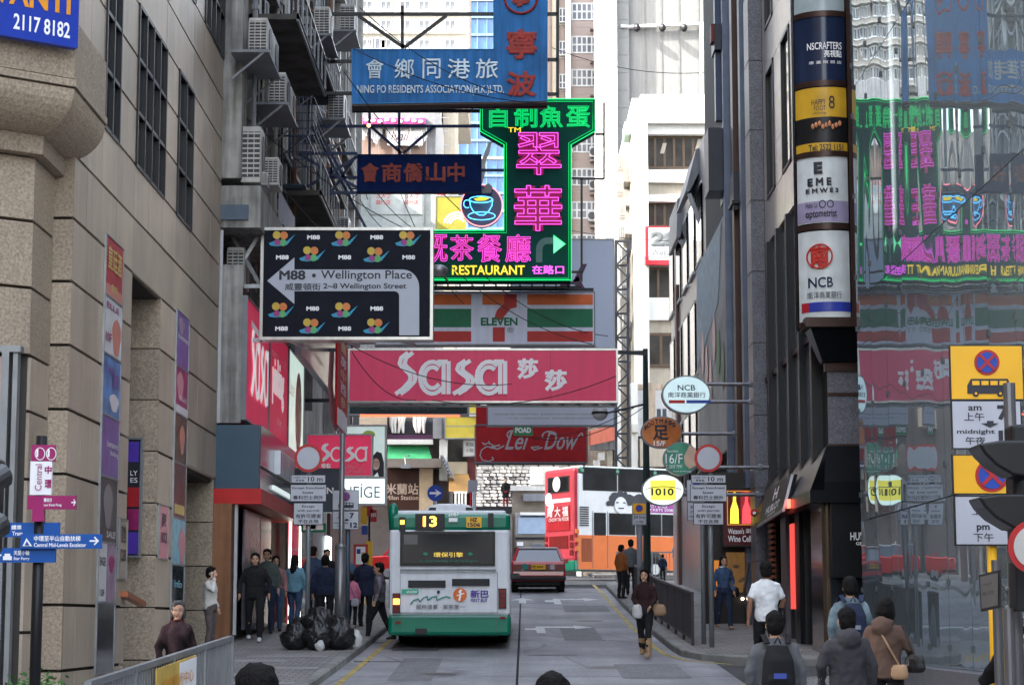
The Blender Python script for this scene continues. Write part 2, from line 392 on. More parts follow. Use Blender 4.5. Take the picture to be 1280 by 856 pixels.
# pavements
def pavement(name, pts, top=.13, kerb='l'):
    o = strip(name, pts, top, pave, kind='structure', thick=.4); return o
lpts = [(Y, -5.9, KL(Y) - .16) for Y in [-60, 0, 8, 17, 20, 24, 28, 30, 35, 38.5, 43.6, 50, 58, 66, 74]] + [(75.5, -5.9, -3.1), (76.5, -5.9, -4.6)]
pl = pavement('left_pavement', [(Y, a - 3.5 if Y < 43 else a, b) for Y, a, b in lpts])
rp = [(36.6, 5.3, 6.2), (37, 4.2, 6.2), (37.9, 3.5, 6.2), (39, 3.25, 6.2), (41, 3.2, 6.2), (43.6, 3.2, 6.2), (50, 3.2, 6.2), (58, 3.2, 6.2), (66, 3.2, 6.2), (72, 3.3, 6.2), (74.5, 4, 6.2), (75.6, 5.3, 6.2)]
pr = pavement('right_pavement', rp)
npts = [(-60, 3.4, 7), (0, 3.4, 7), (8, 3.35, 7), (17, 3.35, 7), (28, 3.35, 7), (30.4, 3.45, 7), (31.4, 3.9, 7), (32.0, 4.6, 7), (32.4, 5.6, 7)]
pn = pavement('near_pavement', npts)
strip('lane', [(32.4, 3.4, 30), (36.6, 3.4, 30)], -.002, asphalt, kind='structure')
strip('far_pavement', [(Y, -80, -4.5) for Y in (92.5, 97, 100)], .13, pave, kind='structure', thick=.4)
strip('far_right_pavement', [(Y, 3.6, 80) for Y in (92.5, 97, 100)], .13, pave, kind='structure', thick=.4)
def kerbs(path, parent, side):
    for (x0, y0), (x1, y1) in zip(path, path[1:]):
        d = Vector((x1 - x0, y1 - y0, 0)); L = d.length; n = max(1, round(L / .95)); d.normalize(); nn = Vector((-d.y, d.x, 0)) * side
        for i in range(n):
            a = i / n; b = (i + 1) / n
            A = Vector((x0 + (x1 - x0) * a, y0 + (y1 - y0) * a, 0)) + d * .006; B = Vector((x0 + (x1 - x0) * b, y0 + (y1 - y0) * b, 0)) - d * .006
            mb = MB(); vs = []
            for p in (A, B):
                for off, h in ((0, -.25), (.15, -.25), (.15, .135), (.02, .135), (0, .11)): q = p + nn * off; vs.append((q.x, q.y, G(q.y) + h + 0))
            mb.add(vs, [(0, 1, 2, 3, 4), (9, 8, 7, 6, 5)] + [(j, (j + 1) % 5, 5 + (j + 1) % 5, 5 + j) for j in range(5)])
            mb.build('kerb_stone', kerbm, parent)
kerbs([(KL(y) , y) for y in (17, 20, 25, 30, 35, 41, 50, 58, 66, 74)] + [(-2.95, 75.6), (-4.5, 76.7)], pl, 1)
kerbs([(5.3, 36.45), (4.13, 36.85), (3.38, 37.8), (3.1, 39), (3.05, 41), (3.05, 50), (3.05, 60), (3.05, 66), (3.15, 72), (3.9, 74.6)], pr, -1)
kerbs([(3.2, 17), (3.2, 28), (3.3, 30.45), (3.8, 31.5), (4.55, 32.15), (5.6, 32.55)], pn, -1)
for (x, y, w, l) in ((-4.6, 35.5, 1.6, .5), (-3.7, 33.8, 1.2, .45), (-4.9, 32.2, 1.5, .5), (-3.9, 36.8, 1.4, .3), (-3.6, 30.6, .9, .4)):
    strip('tactile_paving', [(y, x - w / 2, x + w / 2), (y + l, x - w / 2, x + w / 2)], .136, paver2, pl)

# ================================================================== LEFT GRANITE BUILDING
XL = -5.8
gb = thing('granite_building', 'tall granite clad building with deep joints and dark gridded windows at the left edge', 'building', (XL - 2, 34, G(34)))
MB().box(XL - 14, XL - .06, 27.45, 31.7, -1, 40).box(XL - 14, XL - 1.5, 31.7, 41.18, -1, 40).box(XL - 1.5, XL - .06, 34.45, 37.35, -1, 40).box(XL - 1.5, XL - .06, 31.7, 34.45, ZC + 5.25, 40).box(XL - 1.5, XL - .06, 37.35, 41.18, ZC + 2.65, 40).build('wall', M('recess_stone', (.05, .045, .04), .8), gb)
cols = [27.4, 28.2, 29.2, 30.35, 31.75, 33.0, 34.4, 35.7, 37.4, 38.6, 39.8, 41.2]
rows = [3.58 + .845 * k for k in range(-8, 15)]
def opening(a, b, z0, z1):
    m = (a + b) / 2; z = (z0 + z1) / 2
    if 7.0 < z < 9.4 and (29.2 < m < 30.35 or 31.75 < m < 34.4 or 35.7 < m < 37.4): return True
    if 11.3 < z < 14 and (31.75 < m < 34.4 or 35.7 < m < 37.4 or 38.6 < m < 41.2): return True
    if z < 5.27 and 31.75 < m < 34.4: return True
    if z < 2.7 and m > 37.4: return True
    return False
for i in range(len(cols) - 1):
    for j in range(len(rows) - 1):
        a, b, z0, z1 = cols[i], cols[i + 1], rows[j], rows[j + 1]
        if opening(a, b, z0, z1) or z1 + ZC < G(a) or z0 > 13: continue
        MB().box(XL - .055, XL + random.uniform(-.003, .003), a + .002, b - .002, ZC + z0 + .022, ZC + z1 - .022).build('stone_panel', granite, gb)
def gwin(a, b, z0, z1, nc, nr, name='window'):
    f = MB(); z0 += ZC; z1 += ZC; w = .06; X0, X1 = XL - .05, XL + .03
    for k in range(nc + 1): y = a + (b - a) * k / nc; f.box(X0, X1, y - w / 2, y + w / 2, z0, z1)
    for k in range(nr + 1): z = z0 + (z1 - z0) * k / nr; f.box(X0 + .01, X1 - .01, a, b, z - w / 2, z + w / 2)
    fo = f.build(name, black, gb)
    for k in range(nc):
        for q in range(nr):
            MB().box(XL - .045, XL - .035, a + (b - a) * k / nc, a + (b - a) * (k + 1) / nc, z0 + (z1 - z0) * q / nr, z0 + (z1 - z0) * (q + 1) / nr).build('pane', glassd, fo, local=False)
W0, W1 = rows[12] - 6.72 + .02, 0
zb = 3.58 + .845 * 4; zt = 3.58 + .845 * 7
gwin(29.23, 30.32, zb, zt, 2, 3); gwin(31.78, 34.37, zb, zt, 4, 3); gwin(35.73, 37.37, zb, zt, 2, 3)
zb2 = 3.58 + .845 * 9; zt2 = 3.58 + .845 * 12
gwin(31.78, 34.37, zb2, zt2, 4, 3); gwin(35.73, 37.37, zb2, zt2, 2, 3); gwin(38.63, 41.15, zb2, zt2, 4, 3)
# entrance recess reveals in flamed granite blocks
for (ya, yb, ztop) in ((31.75, 34.4, 5.27), (37.4, 40.9, 2.72)):
    z = ztop
    while z > -1.6:
        MB().box(XL - 1.4, XL - .001, yb - .02, yb + .05, ZC + z - .825, ZC + z).build('stone_block', granite_r, gb); z -= .845
    MB().box(XL - 1.45, XL - .002, ya, yb, ZC + ztop, ZC + ztop + .05).build('soffit', granite_r, gb)
for a, b in zip(rows, rows[1:]):
    if a < 13: MB().box(-6.3, XL - .002, 27.37, 27.46, ZC + a + .02, ZC + b - .02).build('stone_block', granite_r, gb)
# corner pier, corbel and bay (plan polygons)
def plan(poly, z0, z1, name, mat, parent):
    return MB().prism([(x, y, z0) for x, y in poly], (0, 0, z1 - z0)).build(name, mat, parent)
pier = [(-6.06, 26.2), (-6.06, 27.36), (-10, 27.36), (-10, 23.2)]
zz = [-2, -.15, .9, 1.75, 2.6, 3.3, 4.15, 5.0, 5.83]
for a, b in zip(zz, zz[1:]):
    plan(pier if a > 3.2 else [(-6.06, 26.3), (-6.06, 27.36), (-10, 27.36), (-10, 26.3)], ZC + a + .02, ZC + b - .02, 'stone_block', granite if a < 3.2 else granite_r, gb)
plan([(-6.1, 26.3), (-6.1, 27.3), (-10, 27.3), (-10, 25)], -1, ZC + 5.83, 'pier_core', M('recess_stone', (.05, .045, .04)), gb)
capp = [(-5.93, 26.05), (-5.93, 27.36), (-10, 27.36), (-10, 22.98)]
plan(capp, ZC + 5.83, ZC + 6.07, 'pier_cap', granite_r, gb)
bay = [(-5.45, 25.55), (-5.45, 27.55), (-10, 27.55), (-10, 22.03)]
base = [(-5.98, 26.1), (-5.98, 27.55), (-10, 27.55), (-10, 23.1)]
c = MB(); rings = []
for i in range(11):
    t = math.pi / 2 * i / 10; k = math.sin(t); h = 1 - math.cos(t)
    rings.append([(b[0] + (q[0] - b[0]) * k, b[1] + (q[1] - b[1]) * k, ZC + 6.07 + .48 * h) for b, q in zip(base, bay)])
c.loft(rings); c.build('curved_corbel', granite_r, gb)
plan([(x + (.03 if x > -9 else 0), y - .03 if y < 27 else y) for x, y in bay], ZC + 6.57, ZC + 6.66, 'moulding', granite_r, gb)
plan(bay, ZC + 6.68, ZC + 7.42, 'parapet', granite_r, gb)
plan([(-6.0, 26.2), (-6.0, 27.4), (-10, 27.4), (-10, 23)], ZC + 7.42, ZC + 14, 'upper_wall', granite, gb)
# blue sign on the bay
bs = thing('hanging_sign', 'blue sign with orange capitals and white phone number on the stone bay', 'sign', (-6.2, 24.8, ZC + 7.0))
A = Vector((-7.75, 23.75, ZC + 7.0)); B = Vector((-5.47, 25.45, ZC + 7.0)); dn = Vector((.58, -.81, 0)); A += dn * .06; B += dn * .06
U = B - A
bm_ = MB().prism([A, B, B + Vector((0, 0, .98)), A + Vector((0, 0, .98))], dn * .12).build('panel', M('blue_sign', (.01, .04, .36), .35, var=.03), bs)
A += dn * .12
letter('AVANTI', A + U * .52 + Vector((0, 0, .40)), U * .44, Vector((0, 0, .30)), M('orange_print', (.75, .3, .02), .5), bs, bold=.03)
letter('2117 8182', A + U * .70 + Vector((0, 0, .1)), U * .26, Vector((0, 0, .2)), whites, bs, bold=.02)
# shopfront panel at far left edge
sh = thing('shopfront_panel', 'pale pink shop window panel in a steel frame at the lower left edge', 'shop window', (-7, 26, G(26)))
MB().box(-8.5, -6.33, 25.95, 26.0, G(26) + .1, ZC + 3.25).build('panel', M('pale_pink_panel', (.55, .42, .38), .4), sh)
MB().box(-6.33, -6.24, 25.9, 26.1, G(26), ZC + 3.3).box(-6.2, -6.14, 25.95, 26.1, G(26), ZC + 3.3).box(-8.5, -6.1, 25.9, 26.1, ZC + 3.3, ZC + 3.38).build('frame', galv, sh)
# posters set in the wall, two stacks
def poster(a, b, z0, z1, label, base, deco, X=XL):
    t = thing('wall_poster', label, 'poster', (X, (a + b) / 2, ZC + z0), group='posters in frames on the granite wall')
    MB().box(X, X + .02, a, b, ZC + z0 + .015, ZC + z1 - .015).build('print', base, t)
    f = MB()
    f.box(X, X + .03, a - .03, a, ZC + z0, ZC + z1).box(X, X + .03, b, b + .03, ZC + z0, ZC + z1).box(X, X + .03, a, b, ZC + z0, ZC + z0 + .015).box(X, X + .03, a, b, ZC + z1 - .015, ZC + z1)
    f.build('frame', galv, t)
    for d in deco:
        u0, u1, v0, v1 = d[1]; O = Vector((X + .02, a + (b - a) * u0, ZC + z0 + (z1 - z0) * v0)); UU = Vector((0, (b - a) * (u1 - u0), 0)); VV = Vector((0, 0, (z1 - z0) * (v1 - v0)))
        if d[0] == 'box': MB().box(O.x + .002, O.x + .005, O.y, O.y + UU.y, O.z, O.z + VV.z).build('print_patch', d[2], t)
        elif d[0] == 'blob': MB().prism([(O.x + .003, O.y + UU.y * (.5 + .5 * math.cos(q) * (1 + .2 * math.sin(3 * q))), O.z + VV.z * (.5 + .5 * math.sin(q))) for q in [2 * math.pi * k / 18 for k in range(18)]], (.004, 0, 0)).build('print_patch', d[2], t)
        else: letter(d[0], O, UU, VV, d[2], t, name='lettering', bold=.02)
    return t
def flat(n, c, **k): return M(n, c, .35, var=k.pop('var', .08), scale=4, **k)
redp = flat('red_poster', (.42, .02, .03)); gold = flat('gold_print', (.6, .42, .12)); lpink = flat('pink_print', (.6, .25, .28)); sal = flat('salmon_print', (.6, .22, .16))
blp = flat('light_blue_poster', (.06, .2, .45), var=.4); pup = flat('purple_poster', (.16, .08, .3), var=.3); dkp = flat('dark_poster', (.03, .03, .04), var=.6); mgp = flat('magenta_poster', (.3, .02, .12), var=.4)
wp = flat('white_poster', (.62, .6, .62)); cyp = flat('cyan_poster', (.2, .45, .55), var=.3); brp = flat('brown_poster', (.1, .05, .03), var=.7); lil = flat('lilac_poster', (.3, .2, .3), var=.3)
po = [(5.47, 4.6, 'red poster with gold Chinese characters, topmost in the nearer column', redp, [('皇廷酒', (.1, .9, .45, .85), gold), ('box', (0, 1, 0, .2), sal), ('會所', (.3, .7, .1, .25), gold)]),
      (4.6, 3.77, 'white poster with an orange figure below the red poster', wp, [('blob', (.45, .95, .05, .7), sal), ('10F', (.08, .4, .22, .38), mgp), ('ELLE', (.1, .8, .8, .9), mgp)]),
      (3.77, 2.9, 'light blue poster with dark script lettering, third from the top', blp, [('Queen', (.1, .6, .68, .86), pup), ('優質', (.5, .9, .5, .75), pup), ('blob', (.4, .9, .1, .4), wp)]),
      (2.9, 2.03, 'violet poster reading entertainment building below the blue one', pup, [('Entertainment', (.3, .95, .5, .6), wp), ('Building', (.5, .95, .35, .45), wp)]),
      (2.03, 1.1, 'dark grey poster with blurred figure, fifth of the nearer column', dkp, [('blob', (.2, .7, .2, .9), M('grey_print', (.15, .15, .16), .3)), ('SALE', (.4, .9, .08, .18), wp)]),
      (1.1, .25, 'pale lilac poster beside white price strip on the nearer column', lil, [('box', (.02, .45, .02, .98), wp), ('ENGER', (.05, .4, .6, .75), dkp), ('10F', (.1, .35, .1, .22), dkp), ('blob', (.6, .9, .5, .8), mgp)]),
      (.25, -.75, 'mirror finish panel at the foot of the nearer poster column', M('mirror_panel', (.25, .26, .28), .12, .9, var=.2), [])]
for z1, z0, l, m, d in po: poster(29.55, 30.85, z0, z1, l, m, d)
po2 = [(5.33, 4.37, 'purple poster with pale lettering, topmost in the farther column', pup, [('Entertainment', (.1, .95, .5, .6), wp), ('blob', (.1, .6, .6, .9), lil)]),
       (4.37, 3.55, 'magenta and white poster with a pale swirl in the farther column', mgp, [('blob', (.1, .6, .3, .9), lpink), ('RELAX', (.3, .9, .3, .4), wp), ('box', (0, 1, 0, .18), wp)]),
       (3.55, 2.7, 'brown poster with dim warm lights in the farther column', brp, [('blob', (.4, .8, .2, .8), sal)]),
       (2.7, 1.75, 'dark red poster with a yellow patch in the farther column', flat('dark_red_poster', (.12, .03, .03), var=.6), [('box', (.1, .9, .08, .25), gold)]),
       (1.75, .95, 'cyan and pink poster above the dark door of the farther column', cyp, [('blob', (.5, 1, 0, .8), lpink)]),
       (.95, -.35, 'dark glass notice case below the cyan poster', M('notice_case', (.02, .03, .035), .1), [('lnfo', (.2, .8, .7, .8), cyp)])]
for z1, z0, l, m, d in po2: poster(35.95, 37.3, z0, z1, l, m, d)
poster(34.6, 35.5, 1.0, 1.9, 'small pink notice with black characters between the poster columns', lpink, [('ROCK', (.2, .85, .3, .5), dkp), ('酒吧', (.2, .7, .6, .85), dkp)])
poster(31.1, 31.7, .6, 1.5, 'small dark lettered notice beside the entrance recess', granite, [('皇宮', (.2, .8, .6, .9), dkp), ('CLUB', (.15, .85, .3, .5), dkp)])
# directory boards inside the recess, facing the camera
db = Sign('directory_sign', 'tall dark directory board with purple and red squares inside the stone recess', 'sign', (157, 549, 176, 694), 34.15, M('dark_board', (.03, .03, .04), .3), frame=greyp, thick=.1, fw=.03)
db.band((159, 552, 174, 577), M('violet_print', (.09, .04, .4), .4)); db.band((159, 609, 174, 633), redp); db.band((159, 636, 174, 662), mgp); db.band((159, 665, 174, 692), M('violet_print', (.09, .04, .4), .4))
db.text('LY', (163, 588, 172, 594), whites); db.text('ES', (163, 597, 172, 603), whites)
hb = MB().bar(PXY(155, 742, XL + .05), PXY(178, 755, XL + .05), .12, .08).build('handrail', M('copper_rail', (.4, .13, .06), .35, .5)); tag(hb, 'short copper coloured handrail sloping out of the stone recess', 'handrail')
# leafy plant at the foot of the pier
lf = M('leaf', (.05, .16, .03), .5, var=.5, scale=8)
pt = thing('potted_bush', 'small bright green bush at the foot of the granite pier', 'plant', (P(62, 856, 26).x, 25.4, G(25.4) + .13))
mb = MB()
for _ in range(500):
    c = Vector((random.gauss(0, .17), random.gauss(0, .12), abs(random.gauss(.22, .14)))) ; d = Vector((random.uniform(-1, 1), random.uniform(-1, 1), random.uniform(-.3, 1))).normalized(); u = d.orthogonal().normalized() * .018
    mb.add([c - u, c + d * .035, c + u, c + d * .08], [(0, 1, 3, 2)]) if False else mb.add([c, c + d * .04 + u, c + d * .085, c + d * .04 - u], [(0, 1, 2, 3)])
mb.build('leaves', lf, pt, local=True, kind='stuff'); MB().cyl((0, 0, -.02), .14, .2, 14, r2=.19).build('pot', M('clay_pot', (.2, .09, .05), .8), pt, local=True)
# ================================================================== LEFT TENEMENT (beyond the granite building)
soot = M('sooty_render', (.19, .175, .16), .85, var=.35, scale=.9, streak=.6, bump=.25, bscale=15)
paleren = M('pale_render', (.40, .38, .36), .8, var=.2, scale=1, streak=.5)
bluegrey = M('blue_grey_cladding', (.045, .085, .125), .35, var=.1, scale=1)
sasap = M('crimson_panel', (.66, .05, .12), .5, emit=(1, .07, .17), es=.022, var=.06, scale=1.5, spec=.06)
redcan = M('red_canopy', (.55, .02, .02), .45)
tn = thing('tenement_building', 'sooty old tenement with ledges and window bays beyond the granite building', 'building', (-9, 58, G(50)))
MB().box(-16, -6.1, 41.25, 76, 0, 46).build('wall', soot, tn)
MB().box(-6.1, -5.42, 41.22, 42.0, ZC + 8.75, 40).build('corner_column', concrete, tn)
bw = MB(); bw.box(-6.1, -5.02, 41.25, 42.6, ZC + 7.75, ZC + 8.6); bw.box(-6.1, -5.02, 42.6, 50, ZC + 7.75, ZC + 8.55); bw.build('concrete_beam', concrete, tn)
MB().box(-6.05, -5.25, 41.19, 41.248, ZC + 7.9, ZC + 8.2).build('grey_paint_patch', M('grey_blue_paint', (.10, .13, .17), .7), tn)
# facade bays: ledge per storey, pilasters, windows
wfr = M('window_frame_grey', (.16, .17, .19), .5, .3)
for st in range(9):
    z = ZC + 8.7 + st * 2.95
    for (a, b) in ((43.2, 49.5), (50.5, 57), (58, 65), (66, 75.5)):
        if z > 36: continue
        MB().box(-6.1, -5.55 - .12 * (st % 2), a, b, z - .12, z).build('ledge', soot if (st + int(a)) % 2 else concrete, tn)
        n = 3
        for k in range(n):
            y0 = a + .3 + k * (b - a - .3) / n; y1 = y0 + (b - a) / n - .5
            w = MB(); zz0 = z + .75; zz1 = z + 2.45
            w.box(-6.1, -5.93, y0, y0 + .08, zz0, zz1).box(-6.1, -5.93, y1 - .08, y1, zz0, zz1).box(-6.1, -5.93, y0, y1, zz0 - .07, zz0).box(-6.1, -5.93, y0, y1, zz1, zz1 + .07)
            for q in (1, 2): w.box(-6.1, -5.95, y0 + (y1 - y0) * q / 3 - .03, y0 + (y1 - y0) * q / 3 + .03, zz0, zz1)
            w.box(-6.1, -5.96, y0, y1, zz1 - .55, zz1 - .5)
            fo = w.build('window', wfr, tn)
            MB().box(-6.08, -6.02, y0, y1, zz0, zz1).build('pane', glassm, fo)
    for y in (42.6, 49.8, 57.3, 65.3):
        MB().box(-6.1, -5.72, y, y + .45, z - .1, z + 2.85).build('pilaster', random.choice([paleren, soot, concrete]), tn)
for (y, x, m) in ((43.6, -5.5, soot), (45.4, -5.6, paleren), (52.5, -5.75, paleren), (60.3, -5.75, soot), (68, -5.7, paleren), (71, -5.75, concrete), (73.5, -5.6, paleren), (75.4, -5.5, concrete)):
    MB().box(-6.1, x, y, y + .3, ZC + 6, 40).build('pilaster', m, tn)
# hanging balconies (dark undersides) and rails
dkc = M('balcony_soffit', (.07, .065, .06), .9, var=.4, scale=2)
for (a, b, z, x) in ((43.6, 50.2, 12.7, -4.55), (51.5, 56, 13.9, -4.7), (52, 57.5, 10.6, -4.8), (58.5, 64, 12.6, -5.1), (66, 71, 15, -5.35), (60, 66, 9.9, -5.1)):
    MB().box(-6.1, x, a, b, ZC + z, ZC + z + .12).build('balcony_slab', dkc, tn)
    m = MB(); m.box(x - .05, x, a, b, ZC + z + .9, ZC + z + .95).box(x - .05, x, a, b, ZC + z - .03, ZC + z + .14)
    for k in range(8): y = a + (b - a) * k / 7; m.box(x - .04, x, y, y + .04, ZC + z, ZC + z + .9)
    m.build('balcony_rail', greyp, tn)
# drain pipes
for (y, x, m) in ((42.2, -5.3, greyp), (44.5, -5.55, black), (48.8, -5.6, paleren), (53.2, -5.6, M('rust_pipe', (.16, .07, .04), .8)), (58, -5.6, greyp), (63, -5.6, M('rust_pipe')), (70, -5.6, greyp)):
    m_ = MB(); m_.tube([(x, y, ZC + 8.7), (x, y, 36)], .055, 6); 
    for k in range(8): m_.cyl((x, y, ZC + 9.5 + k * 3), .08, .1, 6)
    m_.build('drain_pipe', m, tn)

rp = random.Random(11)
for k in range(26):
    y = rp.uniform(44, 74); x = -5.62 + rp.uniform(-.12, .12); z0 = ZC + rp.uniform(5, 12); z1 = z0 + rp.uniform(2.5, 9)
    m_ = MB().tube([(x, y, z0), (x, y, z1), (x - .3, y + .2, z1 + .3)], rp.uniform(.02, .05), 6); m_.build('drain_pipe', rp.choice([greyp, paleren, galv, black, M('rust_pipe'), concrete]), tn)
for k in range(22):
    y = rp.uniform(44, 73); z0 = ZC + rp.uniform(7.5, 17); l = rp.uniform(.4, .95)
    MB().bar((-5.8, y, z0), (-5.8 + l, y, z0), .04).bar((-5.8 + l, y, z0), (-5.8, y, z0 - l * .8), .03).bar((-5.8 + l, y, z0), (-5.8 + l, y + rp.uniform(.8, 2), z0), .03).build('wall_bracket', rp.choice([greyp, navym, darkm, galv]), tn)
for k in range(9):
    y = rp.uniform(45, 70); z0 = ZC + rp.uniform(8, 16); m_ = MB()
    for q in range(5): m_.box(-5.95, -5.25, y + q * .12, y + q * .12 + .015, z0 - .02 * q, z0 - .02 * q + .02)
    m_.box(-5.95, -5.2, y, y + .75, z0 + .05, z0 + .08).build('window_hood', rp.choice([paleren, concrete, bluegrey]), tn)
# air conditioners on shelves
acm = M('ac_casing', (.48, .46, .43), .5, streak=.2, var=.1); grl = M('ac_grille', (.05, .05, .055), .5)
def make_ac():
    t = thing('air_conditioner', 'x', 'air conditioner')
    MB().box(-.16, .16, -.42, .42, 0, .62).build('casing', acm, t, local=True, bevel=.015)
    g = MB().box(-.15, .15, -.436, -.42, .06, .56).build('grille', grl, t, local=True)
    b = MB()
    for k in range(9): z = .09 + k * .055; b.box(-.15, .15, -.45, -.434, z, z + .018)
    for k in range(4): x = -.15 + k * .1; b.box(x - .006, x + .006, -.45, -.434, .06, .56)
    b.build('louvre', acm, t, local=True)
    f = MB(); f.cyl((.16, .05, .31), .24, .015, 18, 'x'); f.build('fan_guard', grl, t, local=True)
    return t
ac0 = make_ac(); acused = [False]
def place_ac(x, y, z, label, s=1.0, sz=None, rz=0, group='air conditioners on the left tenement'):
    t = copy_tree(ac0) if acused[0] else ac0; acused[0] = True
    t.location = (x, y, z); t['label'] = label; t['group'] = group; t.scale = sz or (s, s, s); t.rotation_euler = (0, 0, rz); return t
def shelf(x, y0, y1, z, label, deep=.75):
    t = thing('bracket_shelf', label, 'shelf', (XL, (y0 + y1) / 2, z - .05), group='steel shelves carrying air conditioners')
    m = MB(); m.box(x - deep, x, y0, y1, z - .05, z).build('deck', greyp, t)
    for y in (y0 + .05, y1 - .05):
        MB().bar((x - deep, y, z - .025), (x + .03, y, z - .03), .05, .06).bar((x - .1, y, z - .05), (x - deep, y, z - .6), .04).build('bracket', greyp, t)
    return t
pz = lambda px, py, X: PXY(px, py, X)
def acx(px, py, X, label, sh, s=1.0, sz=None):
    q = PXY(px, py, X); place_ac(q.x, q.y + .42 * (sz[1] if sz else s), q.z, label, s, sz)
    if sh: shelf(q.x + .25, q.y - .25, q.y + 1.9, q.z - .004, sh)
acx(322, 66, -5.05, 'pale air conditioner with a square grille on the highest shelf', 'shelf below the highest pale air conditioner', 1.15)
q = PXY(322, 66, -5.05); place_ac(q.x, q.y + 1.6, q.z, 'second air conditioner behind the one on the highest shelf', 1.15)
acx(346, 131, -5.05, 'air conditioner on the middle shelf under the dark balcony', 'middle shelf under the dark balcony', 1.15)
q = PXY(346, 131, -5.05); place_ac(q.x, q.y + 1.7, q.z, 'air conditioner farther along the middle shelf', 1.15)
acx(313, 228, -5.25, 'tall air conditioner standing on the concrete beam', None, 1, (1.25, .8, 1.85))
acx(338, 231, -5.05, 'squat air conditioner beside the tall one on the concrete beam', None, 1, (1.0, 1, .95))
acx(330, 231, -5.0, 'very small louvred unit on the edge of the concrete beam', None, 1, (.35, .5, .42))
acx(294, 358, -5.6, 'air conditioner behind the sign frame under the concrete beam', None, 1, (1.1, 1, 1.3))
acx(402, 45, -4.7, 'dark caged air conditioner high among the sign frames', 'shelf high among the sign frames', 1.2)
acx(420, 150, -4.7, 'air conditioner cage just left of the blue association sign', 'shelf left of the blue association sign', 1.3)
acx(434, 40, -4.6, 'far air conditioner cage near the top of the tenement', 'far shelf near the top of the tenement', 1.3)
acx(428, 300, -5.3, 'black boxed unit low on the tenement beside the dark blue sign', 'shelf low on the tenement beside the dark blue sign', 1.2)
# cages, wires
wire = M('black_cable', (.01, .01, .01), .6)
cg = thing('window_cage', 'steel window cage standing out from the tenement near the top', 'cage', (-5.2, 53, ZC + 11.5))
m = MB()
for k in range(6): m.box(-5.6 + k * .1, -5.58 + k * .1, 52.0, 52.02, ZC + 11.3, ZC + 13.2)
for k in range(10): m.box(-5.6, -5.0, 51.98, 52.0, ZC + 11.3 + k * .2, ZC + 11.32 + k * .2); m.box(-5.02, -5.0, 52, 55, ZC + 11.3 + k * .2, ZC + 11.32 + k * .2)
m.build('grid', navym, cg)
cw = thing('corrugated_sheet', 'pale crumpled corrugated sheet hanging on the tenement wall', 'metal sheet', (-5.3, 48, ZC + 6))
a = PXY(350, 190, -5.2); m = MB(); n = 24
for i in range(n + 1):
    y = 46.5 + i * .14; x = -5.25 + .03 * (i % 2)
    m.v += [Vector((x, y, ZC + 7.3 + .03 * (i % 3))), Vector((x, y, ZC + 9.6))]
for i in range(n): m.f.append((2 * i, 2 * i + 2, 2 * i + 3, 2 * i + 1))
m.build('sheet', M('weathered_zinc', (.35, .38, .42), .5, .4, streak=.3), cw)

# -------------------------------------------------- cosmetics shop under the tenement
cs = thing('cosmetics_shop', 'pink and slate shopfront under the tenement with lit window posters', 'shop', (-6.3, 46, G(44)))
MB().box(-6.08, -5.75, 41.25, 41.3, ZC + 3.85, ZC + 7.7).build('white_panel', M('off_white_panel', (.5, .5, .52), .45, streak=.12), cs)
MB().box(-5.75, -5.34, 41.24, 41.3, ZC + 3.85, ZC + 7.0).build('grey_panel', concrete, cs)
sx = -5.32
def sidebox(y0, y1, z0, z1, mat, name, X=sx, d=.2, parent=None): return MB().box(X - d, X, y0, y1, z0, z1).build(name, mat, parent or cs)
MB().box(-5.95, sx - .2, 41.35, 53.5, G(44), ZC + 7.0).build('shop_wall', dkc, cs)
zf0, zf1 = ZC + 2.55, ZC + 3.8
MB().box(-6.4, -4.95, 41.15, 41.2, zf0, zf1).build('fascia_board', bluegrey, cs)
MB().box(-4.98, -4.93, 41.2, 52, zf0, zf1).build('fascia_board', M('gloss_slate', (.04, .05, .08), .15, spec=.5), cs)
MB().box(-6.4, -4.98, 41.2, 52, zf1 - .05, zf1).build('fascia_top', greyp, cs)
MB().box(-4.93, -4.9, 41.15, 52, zf0 + .42, zf0 + .45).build('seam', black, cs)
MB().box(-6.4, -4.9, 41.1, 49, zf0 - .3, zf0).build('red_canopy', redcan, cs)
letter('SEPHORA', (-4.92, 43.2, zf0 + .55), (0, 2.6, 0), (0, 0, .4), whites, cs, bold=.02) if False else None
b = MB()
for k in range(7): b.box(-4.93, -4.8, 43.6 + k * .42, 43.9 + k * .42, zf0 + .45, zf0 + .95)
b.build('raised_letter', M('silver_letter', (.35, .37, .42), .3, .6), cs)
MB().box(-4.93, -4.88, 43.2, 47.5, zf0 + .12, zf0 + .2).build('light_strip', M('dim_strip', (.3, .32, .33), .5, emit=(.8, .95, .95), es=0.072), cs)
